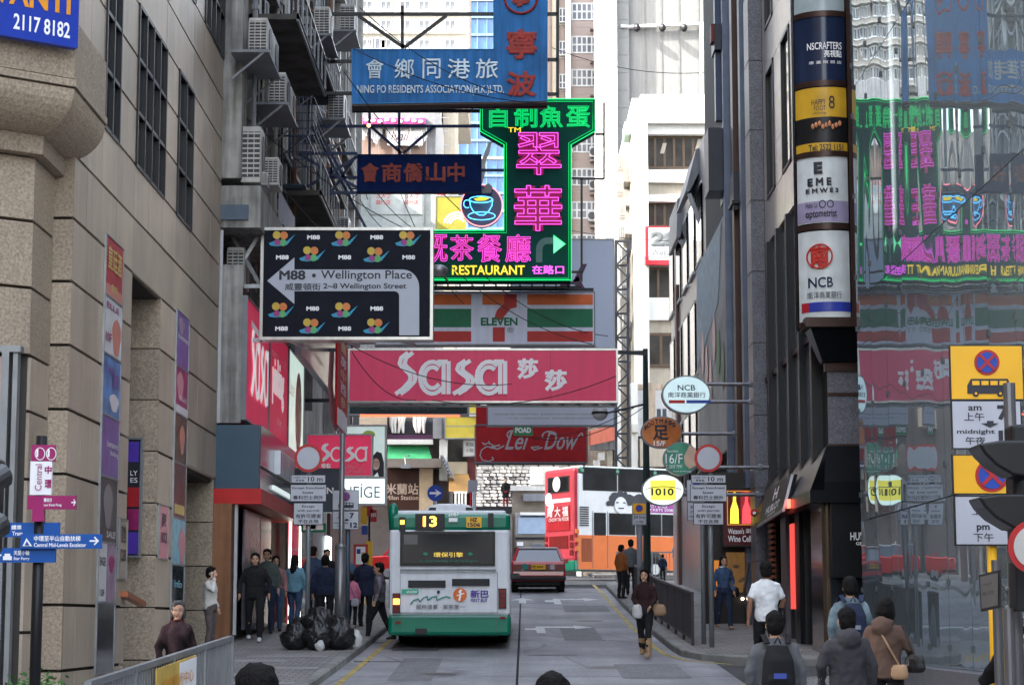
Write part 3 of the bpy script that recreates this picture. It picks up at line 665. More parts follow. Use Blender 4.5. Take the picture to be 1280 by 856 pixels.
# posters above the fascia (side facing the street)
def sidesign(y0, y1, z0, z1, mat, label, X=-5.27, frame=greyp):
    t = thing('shop_sign', label, 'sign', (X, (y0 + y1) / 2, z0))
    MB().box(X - .12, X, y0, y1, z0, z1).build('panel', mat, t)
    f = MB(); f.box(X - .12, X + .03, y0 - .04, y0, z0 - .04, z1 + .04).box(X - .12, X + .03, y1, y1 + .04, z0 - .04, z1 + .04).box(X - .12, X + .03, y0, y1, z0 - .04, z0).box(X - .12, X + .03, y0, y1, z1, z1 + .04)
    f.build('frame', frame, t); return t
litw = M('lit_white_print', (.88, .88, .89), .5, var=0, emit=(1, 1, 1), es=.03)
s1 = sidesign(41.3, 45.2, ZC + 3.95, ZC + 6.35, sasap, 'crimson wall sign with slim white logo letters above the slate fascia')
def sasaword(parent, O, U, V, mat, lift=.02, w=.1, double=True):
    """the curly four letter logo drawn with twin strokes in a unit box"""
    O, U, V = Vector(O), Vector(U), Vector(V); N = U.cross(V).normalized(); m = MB()
    kx = U.length; ky = V.length
    cnt = [0]
    def st(pts, off=0):
        P3 = [O + U * x + V * y + N * lift for x, y in pts]
        rr = w * ky * (.36 if double else .5)
        for a, b in zip(P3, P3[1:]):
            d = (b - a).normalized(); s_ = N.cross(d) * rr; e = d * rr * .3; cnt[0] += 1; a = a + N * (.0006 * cnt[0]); b = b + N * (.0006 * cnt[0]); m.prism([a + s_ - e, b + s_ + e, b - s_ + e, a - s_ - e], N * .004)
    def S(x, h):
        for dx in (0, .045):
            st([(x + .1 + dx, h), (x + .045 + dx, h - h * .12), (x + .03 + dx, h * .74), (x + .05 + dx, h * .66), (x + .115 + dx, h * .5), (x + .13 + dx, h * .4), (x + .12 + dx, h * .3), (x + .06 + dx, h * .12), (x + dx, .0)])
    def A(x, h):
        for r in (1, .66) if double else (1,):
            st([(x + .11 + .11 * r * math.cos(R(a)), h / 2 + h / 2 * r * math.sin(R(a))) for a in range(50, 321, 18)])
        st([(x + .21, 0), (x + .21, h)]); st([(x + .255, 0), (x + .255, h)]) if double else None
        st([(x + .16, h), (x + .24, h)])
    S(.0, 1.0); A(.215, .78); S(.515, .8); A(.72, .78)
    return m.build('lettering', mat, parent)
sasaword(s1, (-5.27, 42.1, ZC + 4.55), (0, 2.7, 0), (0, 0, 1.35), litw, w=.13, double=False)
s2 = sidesign(45.35, 49.1, ZC + 3.95, ZC + 6.35, sasap, 'crimson wall sign with tall narrow white word, second above the fascia')
letter('pinking', (-5.27, 45.9, ZC + 4.7), (0, 2.3, 0), (0, 0, 1.1), litw, s2, bold=.03); letter('congratz', (-5.27, 45.8, ZC + 5.7), (0, 1.2, 0), (0, 0, .22), whites, s2); letter('sasa', (-5.27, 47.9, ZC + 5.75), (0, .7, 0), (0, 0, .25), whites, s2); letter('in love', (-5.27, 47.0, ZC + 4.35), (0, .8, 0), (0, 0, .2), whites, s2)
s3 = sidesign(49.25, 52.9, ZC + 3.95, ZC + 6.35, M('white_lightbox', (.6, .68, .62), .4, emit=(.8, 1, .9), es=0.06), 'white wall sign with a red oval and pink script, third above the fascia')
letter('Lipice', (-5.27, 49.5, ZC + 5.2), (0, 1.1, 0), (0, 0, .5), sal, s3, shear=.3)
MB().prism([(-5.26, 51.6 + .75 * math.cos(a), ZC + 5.05 + 1.0 * math.sin(a)) for a in [k * math.pi / 12 for k in range(24)]], (.004, 0, 0)).build('red_oval', redp, s3)
MB().prism([(-5.255, 51.6 + .45 * math.cos(a), ZC + 5.0 + .75 * math.sin(a)) for a in [k * math.pi / 12 for k in range(24)]], (.004, 0, 0)).build('face_print', M('skin_print', (.6, .4, .3), .5), s3)
s4 = sidesign(46.5, 56.5, ZC + 5.9, ZC + 7.45, M('dark_teal_sign', (.03, .045, .055), .3, var=.2), 'long dark teal signboard hanging above the crimson wall signs', X=-4.72)
letter('PASTEEN', (-4.72, 47.2, ZC + 6.6), (0, 3.6, 0), (0, 0, .5), M('dim_lettering', (.14, .16, .18), .4), s4); letter('beauty and wellness centre', (-4.72, 48, ZC + 6.2), (0, 4.6, 0), (0, 0, .22), M('dim_lettering', (.14, .16, .18), .4), s4)
MB().bar((-4.8, 47, ZC + 7.45), (-5.6, 47, ZC + 8), .06).bar((-4.8, 56, ZC + 7.45), (-5.6, 56, ZC + 8), .06).build('stay', black, s4)
# shop interior and door posters
gl = G(44) + .14
MB().box(-5.9, -5.45, 40.95, 41.35, gl - .1, zf0 - .3).build('door_jamb', M('timber_jamb', (.25, .11, .05), .5, streak=.3), cs)
MB().box(-5.42, -5.36, 41.2, 41.3, gl, zf0 - .3).build('white_jamb', M('off_white_panel'), cs)
for i, (a, b, m, lab) in enumerate(((42.0, 44.6, M('violet_grey_print', (.13, .12, .16), .25, var=.5), 'figure'), (44.7, 46.6, M('brown_interior_print', (.08, .05, .045), .2, var=.7), 'inner'))):
    MB().box(-5.36, -5.32, a, b, gl + .1, zf0 - .35).build('window_poster', m, cs)
MB().box(-5.2, -5.14, 49.0, 50.9, gl + .05, zf0 - .3).build('crimson_panel', sasap, cs)
letter('sasa', (-5.14, 49.25, gl + .3), (0, 1.4, 0), (0, 0, .8), whites, cs, bold=.02); letter('莎莎', (-5.14, 49.3, gl + 1.5), (0, 1.2, 0), (0, 0, .5), whites, cs)
for y in (48.8, 51.1): MB().box(-5.15, -5.10, y, y + .05, gl, zf0 - .3).build('light_tube', M('tube_light', (.8, .8, .7), .5, emit=(1, 1, .85), es=0.6), cs)
MB().box(-5.3, -5.2, 51.5, 55, gl, zf0).build('shop_window', glassd, cs)
MB().box(-5.18, -5.1, 58.5, 59.7, gl + .2, gl + 2.6).build('bright_window', M('lit_window', (.7, .8, .8), .5, emit=(.85, 1, 1), es=0.54), cs)
MB().box(-5.3, -5.2, 55.1, 58.4, gl, gl + 3).build('grey_shutter', M('blue_grey_shutter', (.2, .23, .27), .5, streak=.2), cs)
MB().box(-5.3, -5.2, 60.4, 76, gl, gl + 3.4).build('dark_frontage', M('dark_red_frontage', (.05, .02, .02), .4, var=.5), cs)
# ================================================================== RIGHT GLASS BUILDING
XR = 5.7
gm = bpy.data.materials.new('mirror_glass'); gm.use_nodes = True; nt = gm.node_tree; nt.nodes.remove(nt.nodes['Principled BSDF'])
gl_ = nt.nodes.new('ShaderNodeBsdfGlossy'); gl_.inputs['Color'].default_value = (.74, .84, .92, 1); gl_.inputs['Roughness'].default_value = .012
df = nt.nodes.new('ShaderNodeBsdfDiffuse'); df.inputs['Color'].default_value = (.16, .20, .225, 1)
mxs = nt.nodes.new('ShaderNodeMixShader'); mxs.inputs[0].default_value = .5
g = nt.nodes.new('ShaderNodeNewGeometry'); oi = nt.nodes.new('ShaderNodeObjectInfo')
ad = nt.nodes.new('ShaderNodeVectorMath'); ad.operation = 'ADD'; rs = nt.nodes.new('ShaderNodeVectorMath'); rs.operation = 'SCALE'; rs.inputs[0].default_value = (0, 0, 9)
nt.links.new(oi.outputs['Random'], rs.inputs['Scale']); nt.links.new(g.outputs['Position'], ad.inputs[0]); nt.links.new(rs.outputs[0], ad.inputs[1])
mp = nt.nodes.new('ShaderNodeMapping'); mp.inputs['Scale'].default_value = (1, 1.5, .42); nt.links.new(ad.outputs[0], mp.inputs[0])
nz = nt.nodes.new('ShaderNodeTexNoise'); nz.inputs['Scale'].default_value = .5; nz.inputs['Detail'].default_value = 0; nt.links.new(mp.outputs[0], nz.inputs['Vector'])
bp = nt.nodes.new('ShaderNodeBump'); bp.inputs['Strength'].default_value = 1; bp.inputs['Distance'].default_value = .023
nt.links.new(nz.outputs['Fac'], bp.inputs['Height']); nt.links.new(bp.outputs[0], gl_.inputs['Normal'])
nt.links.new(df.outputs[0], mxs.inputs[1]); nt.links.new(gl_.outputs[0], mxs.inputs[2]); nt.links.new(mxs.outputs[0], nt.nodes['Material Output'].inputs[0])
gbld = thing('glass_building', 'mirror glass curtain wall reflecting the neon signs at the right edge', 'building', (XR + 2, 27, G(27)))
MB().box(XR + .14, XR + 14, 12, 34.4, -1, 34).build('wall', M('dark_core', (.03, .035, .035), .7), gbld)
pmesh = None; zs = [-.62, 1.6, 5.2, 8.8, 12.4, 16.0]
ys = [34.45 - 1.36 * k for k in range(17)]
for i in range(len(ys) - 1):
    for j in range(len(zs) - 1):
        y1, y0 = ys[i], ys[i + 1]; z0, z1 = zs[j], zs[j + 1]
        t = random.uniform(-.0035, .0035); s = random.uniform(-.002, .002)
        MB().prism([(XR + t, y0 + .008, ZC + z0 + .008), (XR - t, y1 - .008, ZC + z0 + .008), (XR - t + s, y1 - .008, ZC + z1 - .008), (XR + t + s, y0 + .008, ZC + z1 - .008)], (.02, 0, 0)).build('glass_pane', gm, gbld)
clips = MB()
for i, y in enumerate(ys):
    for j in range(len(zs) - 1):
        for q in (.12, .5, .88): z = ZC + zs[j] + (zs[j + 1] - zs[j]) * q; clips.box(XR - .02, XR + .01, y - .03, y + .03, z - .04, z + .04)
clips.build('glass_clip', M('clip_metal', (.07, .08, .08), .5), gbld, kind='stuff')
MB().box(XR - .28, XR + .1, 12, 34.5, -.5, ZC - .62).build('plinth', granite_g, gbld)
MB().box(XR + .02, XR + .5, 34.46, 34.52, 0, 30).build('edge_trim', galv, gbld)

# ================================================================== BLOCK WITH THE ROUND SIGN COLUMN AND WATCH SHOP
pst = M('polished_beige_stone', (.52, .46, .43), .18, var=.12, scale=.9, spec=.6, streak=.12)
wb = thing('corner_building', 'beige stone building with tall black windows above a black watch shop', 'building', (7, 41, G(40)))
YB = 37.5; XB = 5.62
MB().box(XB + .08, 16, YB + .08, 46, 0, 34).build('wall', M('dark_core'), wb)
# upper side facade: stone panels with tall windows
zrow = [8.2 + .95 * k for k in range(12)]
ycol = [37.6, 38.9, 40.2, 41.5, 42.8, 44.1, 45.4, 46.0]
for i in range(len(ycol) - 1):
    for j in range(len(zrow) - 1):
        if i in (1, 3, 5) and j % 4 in (1, 2, 3): continue
        MB().box(XB, XB + .07, ycol[i] + .004, ycol[i + 1] - .004, ZC + zrow[j] + .006, ZC + zrow[j + 1] - .006).build('stone_panel', pst, wb)
for i in (1, 3, 5):
    for j in range(0, 11, 4):
        if j + 4 < len(zrow):
            w = MB(); a, b, z0, z1 = ycol[i], ycol[i + 1], ZC + zrow[j + 1], ZC + zrow[j + 4]
            w.box(XB - .02, XB + .07, a, a + .08, z0, z1).box(XB - .02, XB + .07, b - .08, b, z0, z1).box(XB - .02, XB + .07, a, b, z1 - .08, z1).box(XB - .02, XB + .07, a, b, z0, z0 + .08)
            fo = w.build('window', black, wb); MB().box(XB + .04, XB + .06, a, b, z0, z1).build('pane', glassd, fo)
# tall double-height windows below (z 2 .. 8)
for k in range(5):
    y = 38.4 + k * 1.6
    MB().box(XB - .12, XB + .08, y, y + .22, ZC + 2.6, ZC + 8.1).build('mullion', black, wb)
    MB().box(XB + .02, XB + .05, y + .22, y + 1.6, ZC + 2.6, ZC + 5.2).build('window_pane', gm, wb); MB().box(XB + .02, XB + .05, y + .22, y + 1.6, ZC + 5.3, ZC + 8.0).build('window_pane', gm, wb)
    MB().box(XB - .04, XB + .06, y + .22, y + 1.6, ZC + 5.2, ZC + 5.3).build('transom', black, wb)
# front face: granite pillar, bands
brown = M('brown_metal', (.05, .028, .022), .35, .4)
for (z0, z1, m) in ((3.12, 4.0, granite_g), (4.02, 4.42, granite_g), (-1, 3.1, M('gloss_black_stone', (.01, .011, .012), .3))):
    MB().box(5.66 if z0 > 0 else XB, 12, YB - .0, YB + .08, ZC + z0, ZC + z1).build('stone_slab', m, wb)
MB().box(5.66, 12, YB - .02, YB + .08, ZC + 3.98, ZC + 4.04).build('band', brown, wb)
MB().box(5.64, 12, YB - .02, YB + .08, ZC + 3.08, ZC + 3.12).build('band', brown, wb)
for a, b in ((3.12, 3.98), (4.04, 4.42)): pass
bx = P(1027, 462, YB); MB().box(5.6, 12, YB - .05, YB + .06, ZC + 4.42, ZC + 4.58).build('band', brown, wb)
MB().prism([(5.3, YB - .5, ZC + 5.15), (5.56, YB - .12, ZC + 4.58), (5.56, YB + .2, ZC + 4.58), (5.3, YB + .2, ZC + 5.15)], (1.3, 0, 0)).build('tapered_box', M('gloss_black', (.008, .009, .011), .3, spec=.08), wb)
MB().box(5.2, 6.7, YB - .62, YB + .2, ZC + 5.15, ZC + 5.32).build('band', brown, wb)
# round sign column with stacked curved panels
rc = thing('round_sign_column', 'tall round advertising column of stacked curved panels on the corner', 'advertising column', (5.65, YB - .1, ZC + 5.32))
cx, cy, cr = 5.72, YB + .12, .62
def curved(z0, z1, mat, name='curved_panel', r=cr, a0=205, a1=300, parent=rc):
    m = MB(); n = 14
    for i in range(n + 1):
        a = R(a0 + (a1 - a0) * i / n); m.v += [Vector((cx + r * math.cos(a), cy + r * math.sin(a), z0)), Vector((cx + r * math.cos(a), cy + r * math.sin(a), z1))]
    for i in range(n): m.f.append((2 * i, 2 * i + 2, 2 * i + 3, 2 * i + 1))
    return m.build(name, mat, parent, smooth=True)
def ctext(s, px0, py0, px1, py1, mat, **k):
    # lay on the cylinder: x pixels become arc positions
    O, U, V = at(px0, py0, px1, py1, cy - cr)
    def bend(p):
        dx = (p.x - cx) / (cr + .012); dx = max(-.999, min(.999, dx)); q = p.y - (cy - cr)
        return Vector((cx + (cr + .012 - q) * dx, cy - (cr + .012 - q) * math.sqrt(1 - dx * dx), p.z))
    return letter(s, O, U, V, mat, rc, curve=bend, **k)
def zc(py): return P(1030, py, cy - cr).z
MB().tube([(cx, cy, zc(406)), (cx, cy, 24)], cr - .03, 24).build('core', M('gloss_black'), rc)
pan = [(402, 288, M('white_panel_c', (.62, .66, .66), .3, streak=.05)), (278, 195, M('white_panel_c')), (190, 108, black), (100, 20, M('navy_panel', (.015, .025, .06), .15)), (15, -60, M('pale_panel', (.35, .42, .44), .2))]
for a, b, m in pan: curved(zc(a), zc(b), m)
for y in (404, 283, 192, 104, 17): curved(zc(y + 1.5) - .03, zc(y - 1.5) + .03, brown, 'ring', cr + .02)
MB().box(cx + .33, cx + .62, cy - cr + .0, cy - cr + .25, ZC + 5.3, 24).build('brown_mullion', brown, rc)
yel = M('yellow_panel', (.62, .36, .03), .35)
curved(zc(191), zc(178), yel, 'yellow_strip', cr + .006); curved(zc(146), zc(109), yel, 'yellow_strip', cr + .006)
curved(zc(277), zc(251), M('lilac_panel', (.32, .28, .42), .35), 'lilac_strip', cr + .006)
curved(zc(389), zc(377), M('blue_band', (.03, .05, .35), .35), 'blue_band', cr + .006, 228, 300); curved(zc(389), zc(377), redp, 'red_band', cr + .006, 212, 228)
dk = M('charcoal_print', (.03, .03, .04), .5); redpr = M('red_print', (.5, .03, .02), .5)
ctext('NCB', 1012, 346, 1041, 359, M('navy_print', (.01, .02, .06), .5), bold=.015); ctext('南洋商業銀行', 1011, 364, 1052, 373, dk)
ctext('南', 1014, 306, 1036, 334, redpr, bold=.05)
def cring(px, py, r, mat):
    pts = []
    for k in range(25):
        a = 2 * math.pi * k / 24; q = P(px + r * math.cos(a), py + r * math.sin(a), cy - cr); dx = max(-.99, min(.99, (q.x - cx) / (cr + .02))); pts.append((cx + (cr + .02) * dx, cy - (cr + .02) * math.sqrt(1 - dx * dx), q.z))
    MB().tube(pts, .015, 5).build('emblem_ring', mat, rc)
cring(1025, 320, 15, redpr)
ctext('E', 1018, 202, 1028, 217, dk, bold=.06); ctext('E M E', 1011, 222, 1039, 232, dk, bold=.05); ctext('E M W E 3', 1009, 235, 1048, 241, dk, bold=.05)
ctext('Helen Lai', 1009, 252, 1022, 259, dk); ctext('optometrist', 1009, 262, 1046, 274, dk, bold=.02); ctext('OO', 1024, 250, 1042, 260, dk)
ctext('Tel: 2522 1151', 1012, 180, 1054, 188, dk, bold=.02); ctext('HAPPY', 1015, 124, 1032, 131, dk); ctext('FOOT', 1018, 132, 1032, 138, dk); ctext('reflexology', 1016, 140, 1033, 143, dk); ctext('8', 1036, 120, 1043, 136, dk)
ctext('NSCRAFTERS', 1010, 53, 1052, 62, whites, bold=.01); ctext('亮視點', 1030, 63, 1052, 72, whites, bold=.02); ctext('專 業 眼 鏡 店', 1012, 76, 1052, 80, whites)
for i in range(9):
    q = (1014 + i * 4.2, 158 - (i % 3) * 2)
    O, U, V = at(q[0], q[1] - 5, q[0] + 4, q[1] + 6, cy - cr - .02); MB().ball(O + U / 2 + V / 2, (.03, .02, .05), 8, 6).build('toe_print', M('salmon_toe', (.6, .25, .12), .5), rc)
# watch shop fascia, awning, projecting sign
ws = thing('watch_shop', 'black watch shop with sloping fascia and white lettering on the corner', 'shop', (5.8, 40, G(40)))
gloss = M('gloss_black'); 
f0, f1 = ZC + 1.62, ZC + 2.28
MB().prism([(5.6, YB - .02, ZC + 3.07), (5.52, YB - .32, f1 + .15), (5.52, YB - .32, f1), (5.6, YB - .02, f1)], (5, 0, 0)).build('sloping_fascia', gloss, ws)
MB().prism([(XB - .02, YB - .1, ZC + 3.07), (XB - .35, YB - .3, f1), (XB - .02, YB - .1, f1)], (0, 8.4, 0)).build('sloping_fascia', gloss, ws)
MB().box(XB - .36, 11, YB - .34, YB + .1, f1 - .22, f1).build('fascia_edge', M('gloss_black'), ws)
MB().box(XB - .36, XB, YB, 45.9, f1 - .22, f1).build('fascia_edge', gloss, ws)
MB().box(XB + .02, 11, YB - .28, YB, ZC + .75, f1 - .22).build('lettering_board', M('satin_black', (.012, .013, .014), .45, spec=.08), ws)
for tx, r, b in (('HUBLOT', (1063, 665, 1096, 675), .015), ('GENEVE', (1070, 677, 1092, 681), .02)):
    O, U, V = at(*r, YB - .285); letter(tx, O, U, V, whites, ws, bold=b)
O, U, V = at(1078, 652, 1086, 663, YB - .285); letter('H', O, U, V, whites, ws, bold=.02)
g0 = G(40) + .13
for (a, b, nm, m) in ((37.6, 39.0, 'door_pillar', M('bronze_mirror', (.35, .25, .18), .12, .9)), (40.6, 41.2, 'door_pillar', gloss), (42.6, 43.4, 'door_pillar', granite_g), (45, 45.9, 'door_pillar', gloss)):
    MB().box(XB - .1, XB + .05, a, b, G(a) , f1 - .22).build(nm, m, ws)
for (a, b) in ((39.0, 40.6), (41.2, 42.6), (43.4, 45)):
    w = MB(); w.box(XB - .02, XB + .05, a, a + .07, G(a), f1 - .22).box(XB - .02, XB + .05, b - .07, b, G(a), f1 - .22)
    fo = w.build('door', black, ws); MB().box(XB + .02, XB + .04, a + .07, b - .07, G(a), f1 - .22).build('pane', glassd, fo)
v = MB()
for k in range(12): v.box(XB - .16, XB - .1, 44.2, 45.0, G(44) + 1.3 + k * .12, G(44) + 1.36 + k * .12)
v.build('vent_louvre', M('orange_louvre', (.35, .08, .03), .5), ws)
MB().box(XB - .13, XB - .09, 41.3, 41.75, g0 + .7, f1 - .4).build('red_banner', M('red_lit_banner', (.6, .03, .03), .4, emit=(1, .1, .08), es=0.09), ws); 
MB().box(XB - .42, XB - .38, 39.6, 40.4, f1 - .18, f1 - .02).build('red_lamp_sign', M('red_glow', (.6, .05, .04), .4, emit=(1, .1, .06), es=0.48), ws)
MB().box(XB, 8, YB - .1, YB + .02, G(37), ZC + .74).build('shop_window', glassd, ws)
for k in range(5): MB().box(XB + .1 + k * .12, XB + .16 + k * .12, YB - .13, YB - .11, ZC + .3, ZC + .34).build('display_light', M('small_light', (1, 1, 1), .5, emit=(.9, .95, 1), es=0.72), ws)
# projecting board beside the shop
pb = thing('projecting_board', 'black tilted board with white logo projecting over the shop door', 'sign', (5.2, 40.8, ZC + 1.6))
q = [P(960, 658, 42.6), P(1000, 637, 39.8), P(1007, 592, 39.8), P(966, 612, 42.6)]
q = [Vector((4.96, 42.6, q[0].z)), Vector((5.14, 39.9, q[1].z)), Vector((5.32, 39.9, q[2].z)), Vector((5.14, 42.6, q[3].z))]
MB().prism(q, (.1, 0, 0)).build('panel', gloss, pb)
e = MB(); e.bar(q[0], q[1], .05).bar(q[1], q[2], .05); e.build('edge_light', M('silver_letter'), pb)
U = q[0] - q[1]; V = q[2] - q[1]; 
letter('TOLBUH', q[0] - U * .28 + V * .22, -U * .5, V * .2, whites, pb, lift=.02) if False else letter('HUBLOT', q[0] - U * .25 + V * .22, -U * .5, V * .22, whites, pb, lift=.01, bold=.02)
letter('H', q[0] - U * .42 + V * .55, -U * .16, V * .35, whites, pb, lift=.01, bold=.03); letter('GENEVE', q[0] - U * .35 + V * .1, -U * .3, V * .08, whites, pb, lift=.01)
# ================================================================== RIGHT SIDE, FARTHER BUILDINGS
gp = thing('granite_tower', 'grey speckled granite pillar building between black windows and the billboard', 'building', (6.5, 49, G(48)))
MB().box(5.62, 14, 46.05, 60, 0, 40).build('wall', M('dark_core'), gp)
MB().box(5.32, 5.75, 46.1, 47.0, G(46), 36).build('granite_pillar', granite_g, gp)
for k in range(16): MB().box(5.31, 5.76, 46.09, 47.01, G(46) + 1.6 * k, G(46) + 1.6 * k + .012).build('joint', black, gp)
for (y, x, m, w) in ((47.3, 5.42, greyp, .35), (48.2, 5.35, M('blue_grey_metal', (.10, .12, .17), .4, .3), .4), (49.4, 5.3, brown, .5), (50.6, 5.2, M('blue_grey_metal'), .25)):
    MB().box(x, 5.8, y, y + w, G(46), 36).build('pilaster', m, gp)
for k in range(6):
    for y in (47.7, 48.7, 50.0): MB().box(5.45, 5.6, y, y + .45, ZC + 3.4 + k * 3.3, ZC + 6.2 + k * 3.3).build('window', M('green_window', (.03, .05, .05), .08), gp); 
gpst = M('grey_granite_b', (.22, .22, .24), .3, var=.12, fine=.2)
hb2 = thing('vertical_sign_box', 'black vertical sign box with chamfered foot high on the right', 'sign', (5.1, 51, ZC + 8))
def camboxpx(x0, y0, x1, y1, Y, d, mat, name, parent): 
    O, U, V = at(x0, y0, x1, y1, Y); return MB().box(O.x, O.x + U.x, Y, Y + d, O.z, O.z + V.z).build(name, mat, parent)
nb = M('black_blue_metal', (.018, .022, .035), .35)
camboxpx(886, 160, 908, 238, 51, 1.1, nb, 'body', hb2); camboxpx(907, 150, 916, 246, 50.9, 1.3, nb, 'side_box', hb2)
hb3 = thing('vertical_sign_box', 'small black sign box beneath the chamfered one on the pillar', 'sign', (5.4, 49, ZC + 8))
camboxpx(917, 214, 929, 250, 48.9, .8, nb, 'body', hb3); camboxpx(915, 250, 932, 254, 48.8, .9, black, 'bracket', hb3); camboxpx(917, 254, 923, 262, 48.9, .2, black, 'lamp', hb3)
hb4 = thing('vertical_pipe_sign', 'thick dark vertical tube with a square box near the top right', 'sign', (5.1, 51, ZC + 12))
camboxpx(895, -60, 905, 150, 51.2, .3, M('blue_black_tube', (.03, .05, .10), .3), 'tube', hb4); camboxpx(893, 30, 911, 62, 51, .8, nb, 'box', hb4); camboxpx(889, 30, 893, 52, 51, .4, M('dark_red_edge', (.15, .02, .02), .5), 'red_edge', hb4)
# billboard along the wall
bb = thing('wall_billboard', 'large faded blue and grey billboard hung flat along the right hand wall', 'billboard', (5.3, 55, ZC + 3.5))
Z1 = PXY(913, 262, 5.35); Z0 = PXY(913, 560, 5.35); Y0 = PXY(914, 400, 5.35).y; Y1 = PXY(872, 400, 5.35).y
fade = M('faded_print', (.34, .36, .37), .5, var=.3, scale=.5)
zt_, zb_ = Z1.z + .2, Z0.z
MB().prism([(5.35, Y0, zb_), (5.35, Y1, zb_), (5.35, Y1, zt_ - .1), (5.35, Y0, zt_)], (.2, 0, 0)).build('panel', fade, bb)
MB().prism([(5.34, Y0 + 3, zb_ + 4), (5.34, Y1, zb_ + 3), (5.34, Y1, zt_ - .15), (5.34, Y0 + 2, zt_ - .1)], (-.004, 0, 0)).build('sky_print', M('pale_blue_print', (.32, .45, .55), .5, var=.2), bb)
for k in range(6):
    y = Y0 + 2 + k * 1.1; MB().prism([(5.33, y + .4 * math.cos(a), zb_ + 2.2 + (k % 3) * .5 + .6 * math.sin(a)) for a in [i * math.pi / 6 for i in range(12)]], (-.004, 0, 0)).build('flower_print', random.choice([lpink, M('green_print', (.15, .3, .15), .5), yel, wp]), bb)
f = MB(); f.box(5.28, 5.6, Y0 - .08, Y0, zb_, zt_ + .1).box(5.28, 5.6, Y0, Y1, zb_ - .06, zb_).build('frame', black, bb)
# dark frontage under the billboard + far right facades
rf = thing('grey_office_building', 'grey stone office block with slanted bays at the far right', 'building', (6, 65, G(65)))
MB().box(5.62, 14, 60.05, 73.5, 0, 16).build('wall', gpst, rf)
for k in range(3):
    for y in (61, 63.6, 66.2, 69, 72):
        w = MB(); z0 = ZC + 4.2 + k * 3.2; w.box(5.58, 5.65, y, y + .12, z0, z0 + 2.2).box(5.58, 5.65, y + 1.7, y + 1.82, z0, z0 + 2.2).box(5.58, 5.65, y, y + 1.82, z0 + 2.2, z0 + 2.3).box(5.54, 5.65, y, y + 1.82, z0 - .1, z0)
        fo = w.build('window', galv, rf); MB().box(5.58, 5.62, y, y + 1.8, z0, z0 + 2.2).build('pane', glassd, fo)
for (x0, y0, x1, y1, Y) in ((858, 190, 887, 330, 62), (846, 252, 862, 345, 68)):
    a, b = P(x0, y1, Y), P(x1, y0, Y)
    MB().prism([(a.x, Y, b.z - 1.2), (a.x + .12, Y, b.z - 1.2), (b.x, Y, b.z), (b.x, Y, b.z + .15), (b.x - .4, Y, b.z + .1)], (0, 3.5, 0)).build('slanted_bay', greyp, rf)
    MB().bar((a.x + .1, Y - .05, b.z - 1.3), (a.x + .75, Y - .05, a.z + .3), .1, .12).build('slanted_rib', M('pale_metal', (.35, .36, .38), .4), rf)
MB().box(5.52, 5.75, 70.0, 70.7, G(70), ZC + 11.2).build('brown_column', M('brown_stone', (.11, .06, .05), .5, streak=.2), rf)
# ================================================================== FAR BUILDINGS
def facade(t, x0, x1, Y, z0, z1, mat, depth=12): return MB().box(x0, x1, Y, Y + depth, z0, z1).build('wall', mat, t)
def pwin(t, px0, py0, px1, py1, Y, nc, nr, frame, glass, rec=.0, fw=.06, name='window', sub=True):
    """window seen in a pixel rectangle of a wall facing the camera at depth Y"""
    O, U, V = at(px0, py0, px1, py1, Y); m = MB(); x0, x1, z0, z1 = O.x, O.x + U.x, O.z, O.z + V.z
    for k in range(nc + 1): x = x0 + (x1 - x0) * k / nc; m.box(x - fw / 2, x + fw / 2, Y - .06, Y - .001, z0 - fw / 2, z1 + fw / 2)
    for k in range(nr + 1):
        z = z0 + (z1 - z0) * k / nr
        for c in range(nc): m.box(x0 + (x1 - x0) * c / nc + fw / 2, x0 + (x1 - x0) * (c + 1) / nc - fw / 2, Y - .055, Y - .001, z - fw / 2, z + fw / 2)
    fo = m.build(name, frame, t)
    MB().box(x0, x1, Y - .03, Y - .012, z0, z1).build('pane', glass, fo)
    return fo
def pbox(t, px0, py0, px1, py1, Y, d, mat, name, dy=0): 
    O, U, V = at(px0, py0, px1, py1, Y); return MB().box(O.x, O.x + U.x, Y - dy, Y + d - dy, O.z, O.z + V.z).build(name, mat, t)
def bld(name, label, px, Y): return thing(name, label, 'building', (P(px, 700, Y).x, Y, G(Y)))
cream = M('cream_render', (.34, .30, .24), .8, var=.06, streak=.1); whitew = M('white_render', (.60, .59, .55), .8, var=.04, streak=.08)
# white office block (right of centre)
Y = 106; t = bld('white_office_building', 'white sunlit office block with long bronze window bands at centre right', 845, Y)
O, U, V = at(795, 120, 905, 700, Y); L, Rr = O.x, O.x + U.x + 3; zt = O.z + V.z; zlow = G(Y) - 1
MB().box(L, Rr, Y + .5, Y + 14, zlow, zt).build('wall', cream, t)
MB().box(L - .0, L + .75, Y - .3, Y + .5, zlow, zt - 1.5).build('end_pier', whitew, t)
bro = M('bronze_frame', (.09, .06, .04), .4, .4); brg = M('bronze_glass', (.05, .045, .04), .12, var=.5, scale=.7)
bands = [(120, 168, whitew), (212, 228, whitew), (228, 243, cream), (243, 252, whitew), (333, 345, cream), (345, 372, cream), (372, 400, whitew), (400, 416, cream), (458, 480, cream), (480, 520, whitew), (520, 560, cream)]
for a, b, m in bands:
    o_, u_, v_ = at(795, a, 905, b, Y); MB().box(L + .75, Rr, Y + (.0 if m is whitew else .25), Y + .5, o_.z, o_.z + v_.z).build('spandrel', m, t)
for a, b in ((172, 210), (254, 283), (334, 334.5)):
    if b - a > 5: pwin(t, 807, a, 890, b, Y + .45, 7, 1, bro, brg, fw=.12)
pwin(t, 807, 336, 870, 373, Y + .2, 4, 1, bro, brg, fw=.12); pwin(t, 810, 418, 875, 457, Y + .2, 4, 1, bro, brg, fw=.15)
